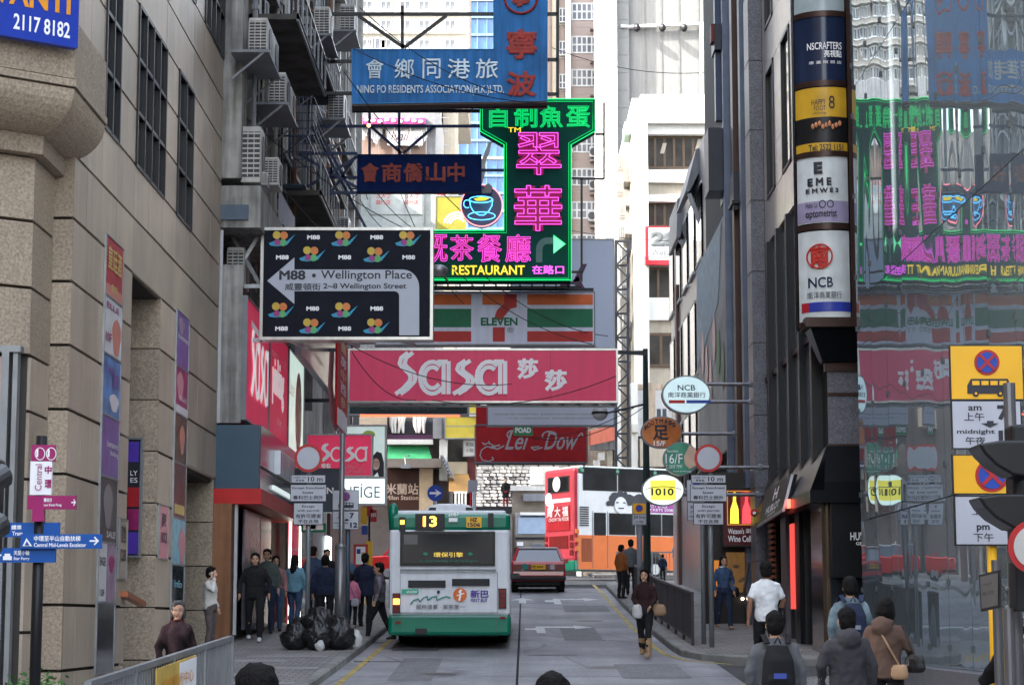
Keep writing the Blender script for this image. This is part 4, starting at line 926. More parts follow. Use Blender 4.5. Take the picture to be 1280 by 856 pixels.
MB().prism([(L, Y - .3, zt - 1.5), (L + .75, Y - .3, zt - 1.5), (Rr, Y - .3, zt - 1.5), (Rr, Y - .3, zt), (L + .4, Y - .3, zt)], (0, .8, 0)).build('parapet', whitew, t)
for k, (px, py) in enumerate(((868, 195), (890, 195), (872, 180), (828, 185))): 
    o_, u_, v_ = at(px - 3, py - 6, px + 2, py + 7, Y + .35); MB().prism([o_, o_ + u_, o_ + u_ + v_ + Vector((.15, 0, 0)), o_ + v_ + Vector((.15, 0, 0))], (0, .02, 0)).build('hanging_card', cream, t)
# side face clutter (left face)
aclist = [(777, 215), (777, 245), (779, 275), (779, 300), (783, 330), (783, 372), (785, 410), (783, 440)]
for i, (px, py) in enumerate(aclist):
    p = P(px + 6, py, Y + 1.5); pbox(t, px, py - 8, 797, py + 12, Y + 2 + (i % 3), 2.5, M('grey_ledge', (.28, .27, .25), .8, streak=.4), 'side_ledge')
    place_ac(p.x - .35, Y + 1.2 + (i % 2) * .4, p.z, f'{["top", "second", "third", "fourth", "fifth", "sixth", "seventh", "lowest"][i]} air conditioner down the left flank of the white office block', 1.1, group='air conditioners on the white office flank')
pbox(t, 776, 190, 800, 480, Y + 3.5, 9, M('flank_wall', (.33, .31, .28), .8, streak=.5), 'flank_wall'); pbox(t, 781, 152, 797, 168, Y + 1.2, 2, M('verdigris_panel', (.22, .36, .32), .6), 'green_hood')
# antenna mast on its roof
am = thing('antenna_mast', 'white roof mast with angled panel antennas above the white office block', 'antenna', (P(877, 120, Y + 2).x, Y + 2, zt))
q0 = P(877, 122, Y + 2); q1 = P(877, 32, Y + 2); m = MB().tube([q0, q1], .12, 6); m.build('mast', whitew, am)
for (a, b) in (((879, 30), (882, 46)), ((879, 66), (889, 64)), ((888, 66), (882, 84))): MB().bar(P(*a, Y + 1.9), P(*b, Y + 1.9), .28, .1).build('antenna', whitew, am)
b28 = Sign('shop_sign', 'white and red sign reading 28 Wellington on the white office block', 'sign', (807, 283, 862, 331), Y - .5, redp, frame=None, thick=.2)
b28.band((811, 285, 862, 325), M('white_sign_face', (.7, .7, .7), .5)); b28.text('28', (813, 289, 846, 308), M('grey_numeral', (.12, .13, .13), .5), bold=.08, lift=.02); b28.text('Wellington', (814, 312, 858, 322), M('grey_numeral'), lift=.02, bold=.01)
# blank grey tower
Y = 150; t = bld('blank_grey_tower', 'tall blank grey concrete tower wall with floodlights on a conduit', 830, Y)
bgm = M('blank_concrete', (.18, .18, .175), .85, var=.1, scale=.12, streak=.15)
pbox(t, 785, -120, 960, 500, Y + .3, 20, bgm, 'wall'); pbox(t, 770, -120, 785, 700, Y, 20, M('tiled_strip', (.17, .17, .165), .6, var=.05), 'tiled_wall')
pbox(t, 760, -120, 770, 700, Y - .6, 20, whitew, 'corner_pier')
for y in range(-20, 700, 22): pbox(t, 770, y, 785, y + .5, Y - .04, .05, greyp, 'joint')
for x in (806, 826, 848, 872): pbox(t, x, -100, x + .4, 120, Y + .27, .03, M('faint_joint', (.14, .14, .135), .8), 'joint')
m = MB().tube([P(776, 33, Y - .2), P(786, 34, Y), P(830, 32, Y), P(893, 30, Y)], .14, 6).build('conduit', M('pale_pipe', (.5, .5, .5), .5), t)
for x in (796, 828, 855, 879):
    f = thing('floodlight', f'small dark floodlight {["first", "second", "third", "fourth"][[796, 828, 855, 879].index(x)]} from the left on the grey tower conduit', 'floodlight', P(x, 38, Y - .3), group='floodlights on the grey tower')
    MB().ball(P(x, 35, Y - .4), (.26, .3, .32), 8, 6).build('lamp_head', black, f); MB().bar(P(x - 1, 32, Y - .2), P(x + 1, 32, Y - .2), .2).build('bracket', greyp, f)
# pink-beige residential tower
Y = 175; t = bld('beige_apartment_tower', 'pinkish beige apartment tower with rows of white framed windows', 730, Y)
pk = M('pinkish_tile', (.25, .20, .18), .7, var=.06, scale=.2); wf = M('white_window_frame', (.42, .42, .42), .5); cw_ = M('curtained_glass', (.09, .095, .11), .15, var=.6, scale=.5)
pbox(t, 686, -150, 762, 700, Y, 15, pk, 'wall'); pbox(t, 709, -150, 712.5, 700, Y - .7, .7, whitew, 'white_downpipe'); pbox(t, 692, -150, 697, 700, Y - .5, .5, cream, 'white_downpipe')
for k in range(-2, 14):
    y = 5 + k * 41.3
    if y > 480: break
    pbox(t, 686, y - 13, 762, y - 12.4, Y - .03, .05, M('tile_joint', (.3, .24, .22), .8), 'joint')
    pwin(t, 715, y, 758, y + 20, Y, 7, 2, wf, cw_, fw=.13); pwin(t, 699, y + 6, 707, y + 26, Y, 2, 2, wf, cw_, fw=.1)
    pbox(t, 738, y + 29, 753, y + 31, Y - .8, .8, pk, 'ac_ledge'); pbox(t, 699, y + 22, 708, y + 23, Y - .5, .5, wf, 'open_sash')
for i, (px, py) in enumerate(((744, 196), (744, 237), (742, 276), (748, 316))):
    p = P(px, py, Y - .6); u = thing('air_conditioner', f'white round fan air conditioner {["highest", "second", "third", "lowest"][i]} on the beige tower', 'air conditioner', (p.x, p.y, p.z), group='air conditioners on the beige tower')
    pbox(u, px - 7, py - 13, px + 7, py, Y - .8, .6, wf, 'casing'); c = P(px - 2, py - 6.5, Y - .85); MB().cyl((c.x, c.y, c.z), .33, .04, 14, 'y').build('fan_guard', grl, u)
# blue glass tower
Y = 240; t = bld('blue_glass_tower', 'blue glass office tower with white floor bands far up the street', 600, Y)
blg = M('blue_curtain_glass', (.02, .10, .26), .2, var=.25, scale=.08, spec=.8)
pbox(t, 556, -200, 650, 700, Y, 20, blg, 'glass_wall')
for k in range(40): pbox(t, 556, -200 + k * 22, 650, -197 + k * 22, Y - .3, .3, whitew if k % 3 == 0 else M('blue_band_metal', (.12, .2, .3), .4), 'floor_band')
for x in range(560, 650, 12): pbox(t, x, -200, x + .6, 700, Y - .2, .2, M('blue_band_metal'), 'mullion')
# pale tower top centre
Y = 165; t = bld('pale_tower', 'overexposed pale tower with ladder like balconies at top centre', 520, Y)
pbox(t, 250, -250, 430, 560, Y, 15, M('beige_render', (.2, .18, .16), .8, streak=.2), 'side_wing')
for k in range(12):
    for x in range(262, 426, 24): pwin(t, x, -200 + k * 26, x + 14, -186 + k * 26, Y, 2, 1, wf, M('dark_pane', (.04, .045, .05), .2), fw=.12)
    pbox(t, 250, -180 + k * 26, 430, -178.6 + k * 26, Y - .5, .5, concrete, 'ledge')
pbox(t, 430, -150, 585, 128, Y, 15, M('pale_tower_render', (.30, .29, .27), .8), 'wall'); pbox(t, 430, 128, 558, 560, Y, 15, M('pale_tower_render'), 'wall')
for k in range(7):
    y = -46 + k * 24
    pbox(t, 430, y + 14, 585, y + 15, Y - .4, .4, whitew, 'ledge')
    if y < 110:
        for x in (452, 476, 500, 524, 556): pwin(t, x, y, x + 13, y + 11, Y, 2, 1, wf, M('pale_glass', (.12, .13, .14), .3), fw=.1)
pwin(t, 462, 118 - 70, 482, 118 - 56, Y, 3, 1, wf, cw_, fw=.1)
# cream plaster column building between shop glass and the blue tower
Y = 130; t = bld('narrow_plaster_building', 'narrow pale plaster building behind the dark blue characters sign', 545, Y)
pbox(t, 533, 128, 552, 300, Y, 8, paleren, 'wall'); pbox(t, 552, 100, 569, 560, Y + .5, 8, cream, 'wall_strip')
for k in range(9): pbox(t, 551, 130 + k * 17, 561, 130.8 + k * 17, Y - .6, .1, greyp, 'ladder_rung')
# glass fronted shop block (nail and camera shops)
Y = 98; t = bld('glass_shop_building', 'glass fronted shop block with a pink band and white curtains at the junction', 495, Y)
gwall = M('shop_wall_grey', (.28, .27, .27), .7, var=.2, streak=.3)
pbox(t, 425, 100, 545, 500, Y + .6, 12, gwall, 'wall')
pbox(t, 449, 142, 545, 160, Y + .1, .4, M('grey_lintel', (.2, .2, .21), .6), 'lintel'); pbox(t, 452, 148, 532, 155, Y, .2, M('pink_band', (.5, .05, .2), .4), 'pink_band')
for i in range(9): p = P(458 + i * 8.5, 150 + (i % 3), Y - .02); MB().ball((p.x, p.y, p.z), (.12, .02, .08), 8, 5).build('flower_mark', whites, t)
pbox(t, 450, 155, 534, 232, Y + .45, .1, M('dim_shop_interior', (.2, .13, .10), .6, var=.4, scale=.6), 'interior')
cur = M('white_curtain', (.62, .6, .58), .8)
for (a, b, top, bot) in ((450, 460, 160, 178), (462, 478, 158, 182), (482, 500, 160, 186), (500, 516, 158, 180), (516, 534, 156, 186)):
    m = MB(); n = 10; A = [P(a + (b - a) * i / n, top + 8 * abs(.5 - i / n) * 0, Y + .3) for i in range(n + 1)]; Bp = [P(a + (b - a) * i / n, bot - 14 * abs(i / n - .5) * 2, Y + .3 + .08 * (i % 2)) for i in range(n + 1)]
    m.v = A + Bp; m.f = [(i, i + 1, n + 2 + i, n + 1 + i) for i in range(n)]; m.build('curtain', cur, t)
for x in (450, 473, 492, 512, 532): pbox(t, x, 156, x + 1.2, 235, Y, .1, galv, 'mullion')
for x in (450, 471, 491, 511): pbox(t, x + 1.5, 157, x + 19, 233, Y + .2, .02, M('clear_shop_glass', (.22, .22, .22), .1, spec=.8), 'glass_pane') if False else None
pbox(t, 449, 232, 545, 300, Y + .2, .4, M('frosted_shop_glass', (.34, .37, .36), .25, var=.12), 'lower_glass')
for x in (449, 505, 529): pbox(t, x, 232, x + 1.2, 300, Y + .1, .1, galv, 'mullion')
sg = Sign('window_lettering', 'dark flowing nail shop script on the upper window of the glass block', 'sign', (484, 164, 528, 182), Y + .16, M('frosted_film', (.6, .58, .56), .5), frame=None, thick=.01, panelname='film')
sg.text('Nail', (488, 164, 512, 176), M('maroon_print', (.10, .03, .04), .5), shear=.4); sg.text('nails', (508, 170, 526, 176), M('mauve_print', (.3, .2, .35), .5), shear=.3)
sg = Sign('window_lettering', 'red camera shop characters on the lower window of the glass block', 'sign', (463, 226, 528, 268), Y + .15, M('frosted_shop_glass'), frame=None, thick=.02, panelname='film')
for x in (468, 503): sg.text('CAPA', (x, 226, x + 24, 232), redpr, bold=.03); sg.text('カメラ', (x + 2, 240, x + 20, 248), redpr, bold=.01); sg.text('錶行店', (x + 2, 250, x + 20, 256), redpr); sg.text('買賣', (x + 7, 234, x + 15, 237), redpr)
sg = Sign('shop_sign', 'small sign with one red character left of the coffee cup neon', 'sign', (545, 228, 560, 250), 97.5, M('pale_sign_face', (.5, .47, .42), .5), thick=.2); sg.text('隱', (547, 230, 558, 248), redpr, bold=.02)
sg = Sign('shop_sign', 'yellow sign with pale arcs behind the coffee cup neon', 'sign', (545, 246, 582, 287), 97, M('dull_yellow', (.26, .23, .03), .5), thick=.3)
for r in (9, 13, 17): sg.ribbon([arc(572, 281, r, r * .9, 30, 170)], 2, whites, 'arc_mark')
# ---- lower left corner shops
Y = 93.5; t = bld('corner_shop_building', 'corner building with mannequin window, green awning and dark brown shop front', 515, Y)
pbox(t, 400, 500, 560, 720, Y + 1, 10, M('dark_shop_wall', (.12, .10, .09), .8), 'wall')  # wall in one dark brown grey
pbox(t, 440, 512, 483, 535, Y, 1, M('beige_fascia', (.42, .33, .24), .7), 'beige_fascia')
pbox(t, 485, 522, 541, 543, Y + .8, .1, M('display_dark', (.03, .03, .035), .3), 'display_window')
mq = M('mannequin_white', (.7, .66, .6), .5)
for i, px in enumerate((490, 500, 520, 526)):
    tt = thing('mannequin', f'pale mannequin legs {["far left", "second", "third", "far right"][i]} in the upstairs display window', 'mannequin', P(px, 542, Y + .6), group='mannequins in the upstairs window')
    m = MB().tube([P(px, 520, Y + .6), P(px - 1 + i % 2, 531, Y + .6), P(px - (2 if i % 2 else -1), 541, Y + .6)], [.13, .09, .05], 8).tube([P(px + 4, 520, Y + .6), P(px + 3, 530, Y + .6), P(px + 4, 541, Y + .6)], [.13, .09, .05], 8); m.build('leg', mq, tt)
pbox(t, 484, 543, 541, 549, Y + .3, .4, M('plum_band', (.06, .02, .05), .5), 'plum_band'); pbox(t, 484, 549, 541, 555, Y + .1, .6, whitew, 'white_band'); 
gr = M('green_awning', (.05, .33, .13), .6); a0 = P(484, 556, Y); a1 = P(540, 573, Y)
MB().prism([(a0.x, Y, a1.z), (a0.x, Y + .6, a0.z), (a1.x - .2, Y + .6, a0.z), (a1.x, Y, a1.z)], (0, .05, 0)).build('awning', gr, t)
for k in range(5): pbox(t, 536 + k, 560 + 3 * k, 538 + k, 562 + 3 * k, Y - .1, .1, black, 'awning_scallop')
pbox(t, 541, 522, 552, 548, Y, .8, M('grey_column', (.22, .22, .23), .6), 'column'); pbox(t, 552, 522, 557, 548, Y + .1, .8, greyp, 'column')
pbox(t, 549, 548, 559, 600, Y + .1, .8, whitew, 'white_column')
pbox(t, 484, 573, 552, 584, Y - .4, 1.2, M('taupe_soffit', (.2, .17, .14), .7), 'canopy'); pbox(t, 524, 584, 541, 640, Y + .1, .8, M('sand_column', (.55, .42, .27), .7), 'column')
sg = Sign('shop_sign', 'dark brown signboard with pale characters and Milan Station lettering', 'sign', (484, 586, 524, 638), Y + .3, M('dark_brown_board', (.05, .02, .012), .4), frame=None, thick=.4)
tan = M('tan_lettering', (.45, .35, .28), .5); sg.text('米蘭站', (482, 604, 523, 618), tan, bold=.02); sg.text('Milan Station', (482, 619, 523, 624.5), tan, bold=.02)
fl = thing('sign_floodlight', 'grey floodlight on a curved arm above the brown signboard', 'floodlight', P(507, 583, Y - .8)); pbox(fl, 501, 580, 513, 585, Y - .9, .3, greyp, 'lamp_head'); MB().tube([P(507, 580, Y - .7), P(506, 572, Y - .6), P(509, 569, Y - .3), P(512, 570, Y)], .03, 6).build('arm', galv, fl)
m = MB()
for k in range(7): m.box(P(552 + k * 2, 600, Y).x, P(556 + k * 2, 600, Y).x, Y - 2, Y, P(500, 576 + k * 4, Y).z, P(500, 573 + k * 4, Y).z)
m.build('stepped_canopy', greyp, t)
pbox(t, 560, 577, 584, 592, Y + .5, .6, M('pale_sand', (.5, .42, .3), .7), 'beam'); aw = MB(); q = [P(561, 614, Y - 1.2), P(592, 614, Y - 1.2), P(585, 592, Y + .5), P(561, 592, Y + .5)]; aw.prism(q, (0, .06, .02)).build('tan_awning', M('tan_awning', (.33, .18, .06), .8), t)
pbox(t, 560, 548, 592, 577, Y + 1, 3, M('dark_alcove', (.06, .055, .05), .8, var=.4), 'alcove'); pbox(t, 584, 556, 594, 700, Y + .6, 3, M('red_brick_pier', (.12, .03, .03), .7, var=.4), 'brick_pier')
for i in range(8): pbox(t, 562 + i * 4.2, 616, 564 + i * 4.2, 640, Y + .5, .1, random.choice([cream, brown, redp, greyp]), 'doorway_item')
for (r, m, lab) in (((540, 503, 594, 522), yel, 'a'),):
    ys_ = Sign('shop_sign', 'blank two row yellow signboard beside the crimson banner end', 'sign', (557, 521, 595, 547), 93.2, M('mustard_sign', (.48, .38, .05), .5), thick=.5); ys_.band((557, 532, 595, 533.2), galv)
    ys2 = Sign('shop_sign', 'short yellow signboard just under the crimson banner', 'sign', (586, 503, 595, 516), 93, M('mustard_sign'), thick=.5)
sg = Sign('shop_sign', 'small pale notice board with grey characters beside the brick pier', 'sign', (580, 550, 595, 569), 93.4, M('pale_sign_face'), thick=.2); sg.text('粥麵', (582, 553, 592, 558), dk); sg.text('小館', (582, 560, 592, 565), dk)
# ---- stone retaining wall, terrace and steps
Y = 118; sw = thing('stone_wall', 'rough grey stone retaining wall behind the truck and double decker', 'wall', (P(650, 640, Y).x, Y, G(Y)))
wallm = M('mortar_grey', (.12, .12, .12), .9); pbox(sw, 585, 560, 720, 720, Y + .1, 2, wallm, 'mortar')
stm = [M('wall_stone_a', (.34, .34, .34), .85, var=.25, fine=.2, fscale=10), M('wall_stone_b', (.42, .42, .41), .85, var=.2, fine=.2, fscale=10), M('wall_stone_c', (.26, .26, .27), .85, var=.25)]
r_ = random.Random(3); big = [MB(), MB(), MB()]; y = 583
cnt = 0
while y < 706:
    h = r_.uniform(3.6, 5.2); x = 596 + r_.uniform(-3, 0)
    while x < 690:
        w = r_.uniform(5, 11)
        if not (662 < x + w / 2 and 600 > y and False):
            O, U, V = at(x + .4, y + .4, x + w - .4, y + h - .4, Y); d = r_.uniform(.03, .12); k = r_.uniform(0, .05)
            mb = MB().prism([(O.x, Y - .02, O.z + k), (O.x + U.x - k, Y - .02, O.z), (O.x + U.x, Y - .02, O.z + V.z - k), (O.x + U.x * .5, Y - .02, O.z + V.z + k * .5), (O.x + k, Y - .02, O.z + V.z)], (0, -d, 0))
            if cnt < 290: mb.build('stone', r_.choice(stm), sw)
            else: big[0].add(mb.v, mb.f)
            cnt += 1
        x += w
    y += h
if big[0].v: big[0].build('stones', stm[0], sw, kind='stuff')
for (a, b, c, d) in ((662, 583, 680, 606), (680, 583, 699, 606)): pbox(sw, a + .4, b, c - .4, d, Y - .3, .3, M('smooth_panel', (.4, .4, .4), .7, var=.1), 'concrete_panel')
tr = thing('terrace', 'raised terrace with a dark edge where a lone person stands', 'terrace', (P(615, 640, 112).x, 114, G(112)))
pbox(tr, 560, 633, 640, 640, 112, 5.8, M('terrace_edge', (.04, .04, .045), .7), 'ledge'); pbox(tr, 560, 640, 640, 720, 112.2, 5.6, M('terrace_wall', (.3, .3, .3), .8, var=.3), 'wall')
# ---- building behind the double decker
Y = 104; t = bld('beige_corner_building', 'beige building with round edged columns behind the double decker bus', 820, Y)
pbox(t, 735, 480, 960, 760, Y + 1.5, 10, M('warm_beige', (.36, .29, .22), .8, var=.15, streak=.3), 'wall')
for (a, b, m) in ((759, 765, cream), (771, 776, whitew), (790, 797, whitew), (812, 819, M('warm_beige')), (845, 856, cream)): pbox(t, a, 478, b, 640, Y + .6, .9, m, 'column')
pbox(t, 797, 488, 845, 545, Y + .9, .5, M('pale_grey_panel', (.45, .45, .44), .7), 'panel'); pbox(t, 800, 548, 860, 583, Y + .4, 1, cream, 'balcony_front')
pwin(t, 820, 510, 834, 526, Y + .9, 2, 1, wf, glassm, fw=.08)
for i, (px, py) in enumerate(((748, 565), (790, 530), (742, 575))): pbox(t, px, py, px + 8, py + 10, Y + .2, .6, acm, 'ac_box')
for i in range(6): MB().bar(P(737, 540 + i * 3, Y - 2), P(768, 533 + i * 3, Y), .12).build('red_pole', M('red_pole', (.4, .1, .06), .6), t)
pbox(t, 737, 548, 768, 562, Y + .1, .3, M('louvre_dark', (.12, .12, .12), .7, streak=.5), 'louvre'); 
# scaffold lattice and brown sliver behind
sc2 = thing('steel_lattice', 'rusty dark lattice tower frame left of the white office block', 'lattice frame', P(775, 600, 92))
Yl = 92
for px in (770, 785): MB().bar(P(px, 300, Yl), P(px, 600, Yl), .12).build('upright', darkm, sc2)
for k in range(10): 
    y = 302 + k * 30; MB().bar(P(770, y, Yl), P(785, y, Yl), .09).build('crossbar', darkm, sc2)
    MB().bar(P(770, y, Yl - .1), P(785, y + 15, Yl - .1), .07).bar(P(785, y + 15, Yl - .1), P(770, y + 30, Yl - .1), .07).build('brace', darkm, sc2)
Y = 140; t = bld('brown_sliver_building', 'narrow brownish building seen through the steel lattice', 775, Y); pbox(t, 764, 300, 797, 520, Y, 6, M('brown_render', (.22, .15, .1), .8, var=.3), 'wall')
for k in range(7): pwin(t, 768, 330 + k * 26, 778, 342 + k * 26, Y, 2, 1, bro, glassm, fw=.1)
# blank white billboard behind the 7-eleven sign
sg = Sign('white_billboard', 'large blank pale blue billboard with plum strokes behind the striped convenience sign', 'billboard', (640, 300, 766, 434), 64, M('pale_blue_board', (.60, .66, .80), .5, var=.06, scale=.4), thick=.4)
plum = M('plum_print', (.14, .05, .13), .5, var=.4)
sg.poly([(716, 352), (724, 352), (734, 330), (727, 330)], plum, 'print_mark'); sg.poly([(700, 352), (709, 352), (718, 362), (700, 362)], plum, 'print_mark'); sg.poly([(722, 362), (716, 352), (722, 345), (731, 360)], plum, 'print_mark')
# closing masses far up the hill
Y = 210; t = bld('hill_block', 'grey building mass closing the street beyond the junction', 640, Y); pbox(t, 380, 300, 1000, 800, Y, 10, M('hazy_grey', (.3, .3, .3), .8, var=.3, scale=.1), 'wall')
nb_ = bld('corner_mass', 'plain building mass across the junction on the far left', 380, 94); MB().box(-40, -8.6, 93.8, 110, 2, 24).build('wall', soot, nb_)
nb_ = bld('corner_mass', 'plain building mass across the junction on the far right', 1000, 94); MB().box(10.5, 40, 106, 120, 2, 26).build('wall', paleren, nb_)
nb_ = thing('unseen_block', 'unseen block added left of the camera to shade the foreground', 'building', (-14, 5, 0)); MB().box(-26, -9.5, -25, 21, -1, 34).build('wall', granite, nb_)  # out of view; added to keep sun off the near street and glass
nb_ = thing('unseen_block', 'unseen block right of the camera kept low for sky light', 'building', (16, 5, 0)); MB().box(9.5, 26, -25, 11.5, -1, 9).build('wall', granite_g, nb_)  # out of view; height cut so sky light reaches the signs

nb_ = thing('unseen_block', 'unseen wide block added behind the camera to darken sign reflections', 'building', (0, -62, 0)); MB().box(-60, 60, -80, -60, -3, 13).build('wall', M('unseen_block_wall', (.22, .2, .18), .8, var=.3, scale=.2), nb_)  # out of view; added so sign faces reflect a darker facade
for i in range(14):
    for j in range(2): MB().box(-42 + i * 6, -38.5 + i * 6, -60.05, -59.98, 3 + j * 4, 5.4 + j * 4).build('window', glassd, nb_)

nb_ = thing('shade_block', 'unseen block added down the side street to shade the far corner', 'building', (-65, 60, 3)); MB().box(-95, -46, 40, 76, 0, 52).build('wall', soot, nb_)  # out of view; added to throw shade on the corner shops
# ================================================================== SIGNS OVER THE STREET
def steel(parent, segs, w=.07, mat=darkm, name='steel_bar'):
    for a, b in segs: MB().bar(a, b, w).build(name, mat, parent)
# ---- junction direction billboard
Y = 42.0
s = Sign('direction_billboard', 'dark billboard with a white left arrow and coloured circle clusters', 'billboard', (328, 288, 538, 421), Y, M('charcoal_board', (.012, .014, .022), .6, spec=.08, var=.15), frame=chrome, thick=.45, fw=.06, panelname='board')
arrow_w = M('pale_arrow', (.42, .45, .52), .4, var=.03)
pts = [(334, 351), (368, 322), (368, 337)] + arc(503, 359, 21, 22, 90, 0, 10)[0:] + [(524, 419), (499, 419)] + [(499, 372)] + arc(493, 370, 6, 6, 0, 90, 4) + [(368, 364), (368, 380)]
s.poly(pts, arrow_w, 'arrow')
s.text('M88', (349, 338, 382, 350), dk, bold=.035, lift=.012); s.text('•', (390, 342, 395, 347), dk, lift=.012, bold=.05); s.text('Wellington Place', (401, 338, 515, 352), dk, lift=.012, bold=.012)
s.text('威靈頓街', (356, 354, 401, 363), dk, lift=.012, bold=.012); s.text('2~8 Wellington Street', (404, 354, 508, 363), dk, lift=.012, bold=.02)
cc = [M('c_yellow', (.55, .4, .06), .5), M('c_orange', (.6, .2, .06), .5), M('c_green', (.1, .4, .14), .5), M('c_plum', (.3, .05, .2), .5), M('c_blue', (.03, .3, .5), .5)]
def cluster(x, y):
    s.poly([(x - 14, y + 5), (x - 6, y + 2), (x + 8, y + 3), (x + 19, y - 6), (x + 9, y + 7), (x - 4, y + 9), (x - 12, y + 8)], cc[4], 'blue_swash', lift=.004)
    for (dx, dy, r, c) in ((-4, -5, 5, 0), (5, -4.5, 5, 1), (-3, 4, 4, 3), (4, 4.5, 4.4, 2)): s.disc(x + dx, y + dy, r, cc[c], name='coloured_disc', lift=.009 + .001 * c, n=14)
for (x, y) in ((350, 299), (428, 299), (508, 299), (388, 318), (468, 319), (349, 388), (428, 388), (388, 408), (468, 408)): cluster(x, y)
for (x, y) in ((392, 297), (471, 297), (353, 322), (431, 322), (511, 322), (391, 386), (471, 386), (352, 411), (431, 411)): s.text('M88', (x - 8, y - 3, x + 8, y + 2.5), whites, bold=.04, lift=.008)
MB().tube([P(541, 337, Y - .2), P(555, 338, Y - .25)], [.17, .12], 10).build('floodlight', galv, s.root) if False else None
fr = []
for y in (285, 358, 425):
    p = P(328, y, Y + .2); fr.append((Vector((-5.8, Y + .2, p.z)), p))
steel(s.root, fr, .08, galv)
a, b, c_ = P(326, 290, Y + .2), P(326, 358, Y + .2), P(326, 422, Y + .2)
steel(s.root, [((-5.75, Y + .2, b.z), a), ((-5.75, Y + .2, b.z), c_), ((-5.75, Y + .3, a.z), b)], .07, galv)
steel(s.root, [(P(x, 424, Y + .6), P(x + 18, 432, Y + 3)) for x in (360, 430, 500)], .08, galv)

# ---- crimson cosmetics banner
Y = 53.5
s = Sign('crimson_banner_sign', 'wide crimson sign with a white curly logo and two Chinese characters over the street', 'sign', (437, 438, 770, 501), Y, M('crimson_banner', (.64, .055, .13), .5, emit=(1, .08, .19), es=.008, streak=.08, var=.07, scale=.5), frame=chrome, thick=.35, fw=.05)
for x in (520, 604, 688): s.band((x, 438, x + .5, 501), M('crimson_seam', (.4, .03, .08), .6), 'sheet_joint', lift=.001, th=.002)
O, U, V = at(495, 441, 635, 492, Y); sasaword(s.root, O, U, V, whites, lift=.006, w=.14)
s.text('莎', (646, 448, 673, 474), whites, bold=.045); s.text('莎', (680, 462, 709, 489), whites, bold=.045)
steel(s.root, [(Vector((-6.1, Y + .2, P(437, y, Y).z)), P(437, y, Y + .2)) for y in (437, 500)] + [(P(771, 440, Y + .2), P(808, 442, Y + .2))], .09)
m = MB()
for k in range(16): x = 445 + k * 21; m.bar(P(x, 503, Y + .1), P(x + 10, 508, Y + .5), .03)
m.bar(P(437, 507, Y + .4), P(770, 508, Y + .4), .05); m.build('lamp_rail', galv, s.root, kind='stuff')
sp = thing('underside_sign', 'thin dark sign with faint web address under the crimson banner', 'sign', P(510, 517, 58))
S2 = Sign('thin_sign', 'thin dark green sign with a faint web address just under the crimson banner', 'sign', (437, 507, 584, 517), 58, M('dark_green_sign', (.02, .05, .05), .3), thick=.3)
bpy.data.objects.remove(sp); S2.text('http://www.hksaa.org.hk', (475, 508, 546, 513), M('dim_lettering'), lift=.01)
n_ = MB().tube([P(450, 519, 58), P(575, 519.5, 58)], .035, 6).build('red_tube', M('red_neon', (.6, .06, .03), .4, emit=(1, .12, .05), es=0.324), S2.root)
# ---- striped convenience store sign
Y = 57.5
blp2 = M('pale_blue_acrylic', (.68, .72, .88), .5, var=.05, streak=.1); s = Sign('striped_store_sign', 'pale blue sign with orange green red stripes and a big numeral above the crimson banner', 'sign', (470, 366, 742, 430), Y, blp2, frame=greyp, thick=.4, fw=.04)
org = M('seven_orange', (.70, .14, .03), .5); grn = M('seven_green', (.0, .16, .07), .5); rd = M('seven_red', (.5, .025, .02), .5)
for a, b in ((470, 589), (659, 741)):
    s.band((a, 368, b, 381), org); s.band((a, 386, b, 409), grn); s.band((a, 414, b, 427), rd)
s.poly([(603, 368), (646, 368), (646, 384), (638, 386), (630, 396), (628, 400), (617, 400), (621, 388), (628, 381), (603, 381)], rd, 'numeral'); s.band((603, 368, 630, 380.5), org, 'numeral_bar', lift=.009); s.band((616, 409, 631, 427), rd, 'numeral')
s.text('ELEVEN', (601, 397, 647, 407), grn, bold=.04, lift=.012); s.text('®', (634, 409, 642, 416), dk, lift=.01)
steel(s.root, [(Vector((-6.1, Y + .3, P(470, 368, Y).z)), P(470, 368, Y + .3)), (Vector((-6.1, Y + .3, P(470, 428, Y).z)), P(470, 428, Y + .3)), (P(540, 361, Y + .3), P(742, 362, Y + .3))], .08)
# ---- neon restaurant sign
Y = 56.0
nr = thing('neon_restaurant_sign', 'huge green neon sign with magenta Chinese characters and restaurant lettering', 'neon sign', P(640, 351, Y))
def at_root(rt, Yv):
    o = Sign.__new__(Sign); o.Y = Yv; o.root = rt; return o
N = at_root(nr, Y)
gdark = M('dark_green_board', (.004, .075, .055), .6, spec=.1, var=.15, scale=1)
outl = [(600, 124), (744, 124), (744, 164), (714, 181), (714, 350), (430, 350), (430, 288), (630, 288), (630, 181), (600, 164)]
MB().prism([(P(x, y, Y).x, Y, P(x, y, Y).z) for x, y in outl], (0, .5, 0)).build('board', gdark, nr)
gneon = M('green_neon', (.0, .5, .12), .4, emit=(.0, 1, .22), es=0.112); mneon = M('magenta_neon', (.6, .05, .5), .4, emit=(1, .12, .95), es=0.138); yneon = M('yellow_neon', (.6, .45, .02), .4, emit=(1, .72, .05), es=0.112)
rdface = M('crimson_face', (.34, .01, .09), .5, emit=(.6, .02, .2), es=0.0216); grface = M('green_face', (.0, .3, .1), .5, emit=(.0, .8, .2), es=0.0288)
ins = [(603, 127), (741, 127), (741, 162), (711, 179), (711, 348), (433, 348), (433, 291), (633, 291), (633, 179), (603, 162)]
N.line(outl, 1.4, gneon, 'neon_tube', lift=.06, closed=True); N.line(ins, .6, gneon, 'neon_tube', lift=.06, closed=True)
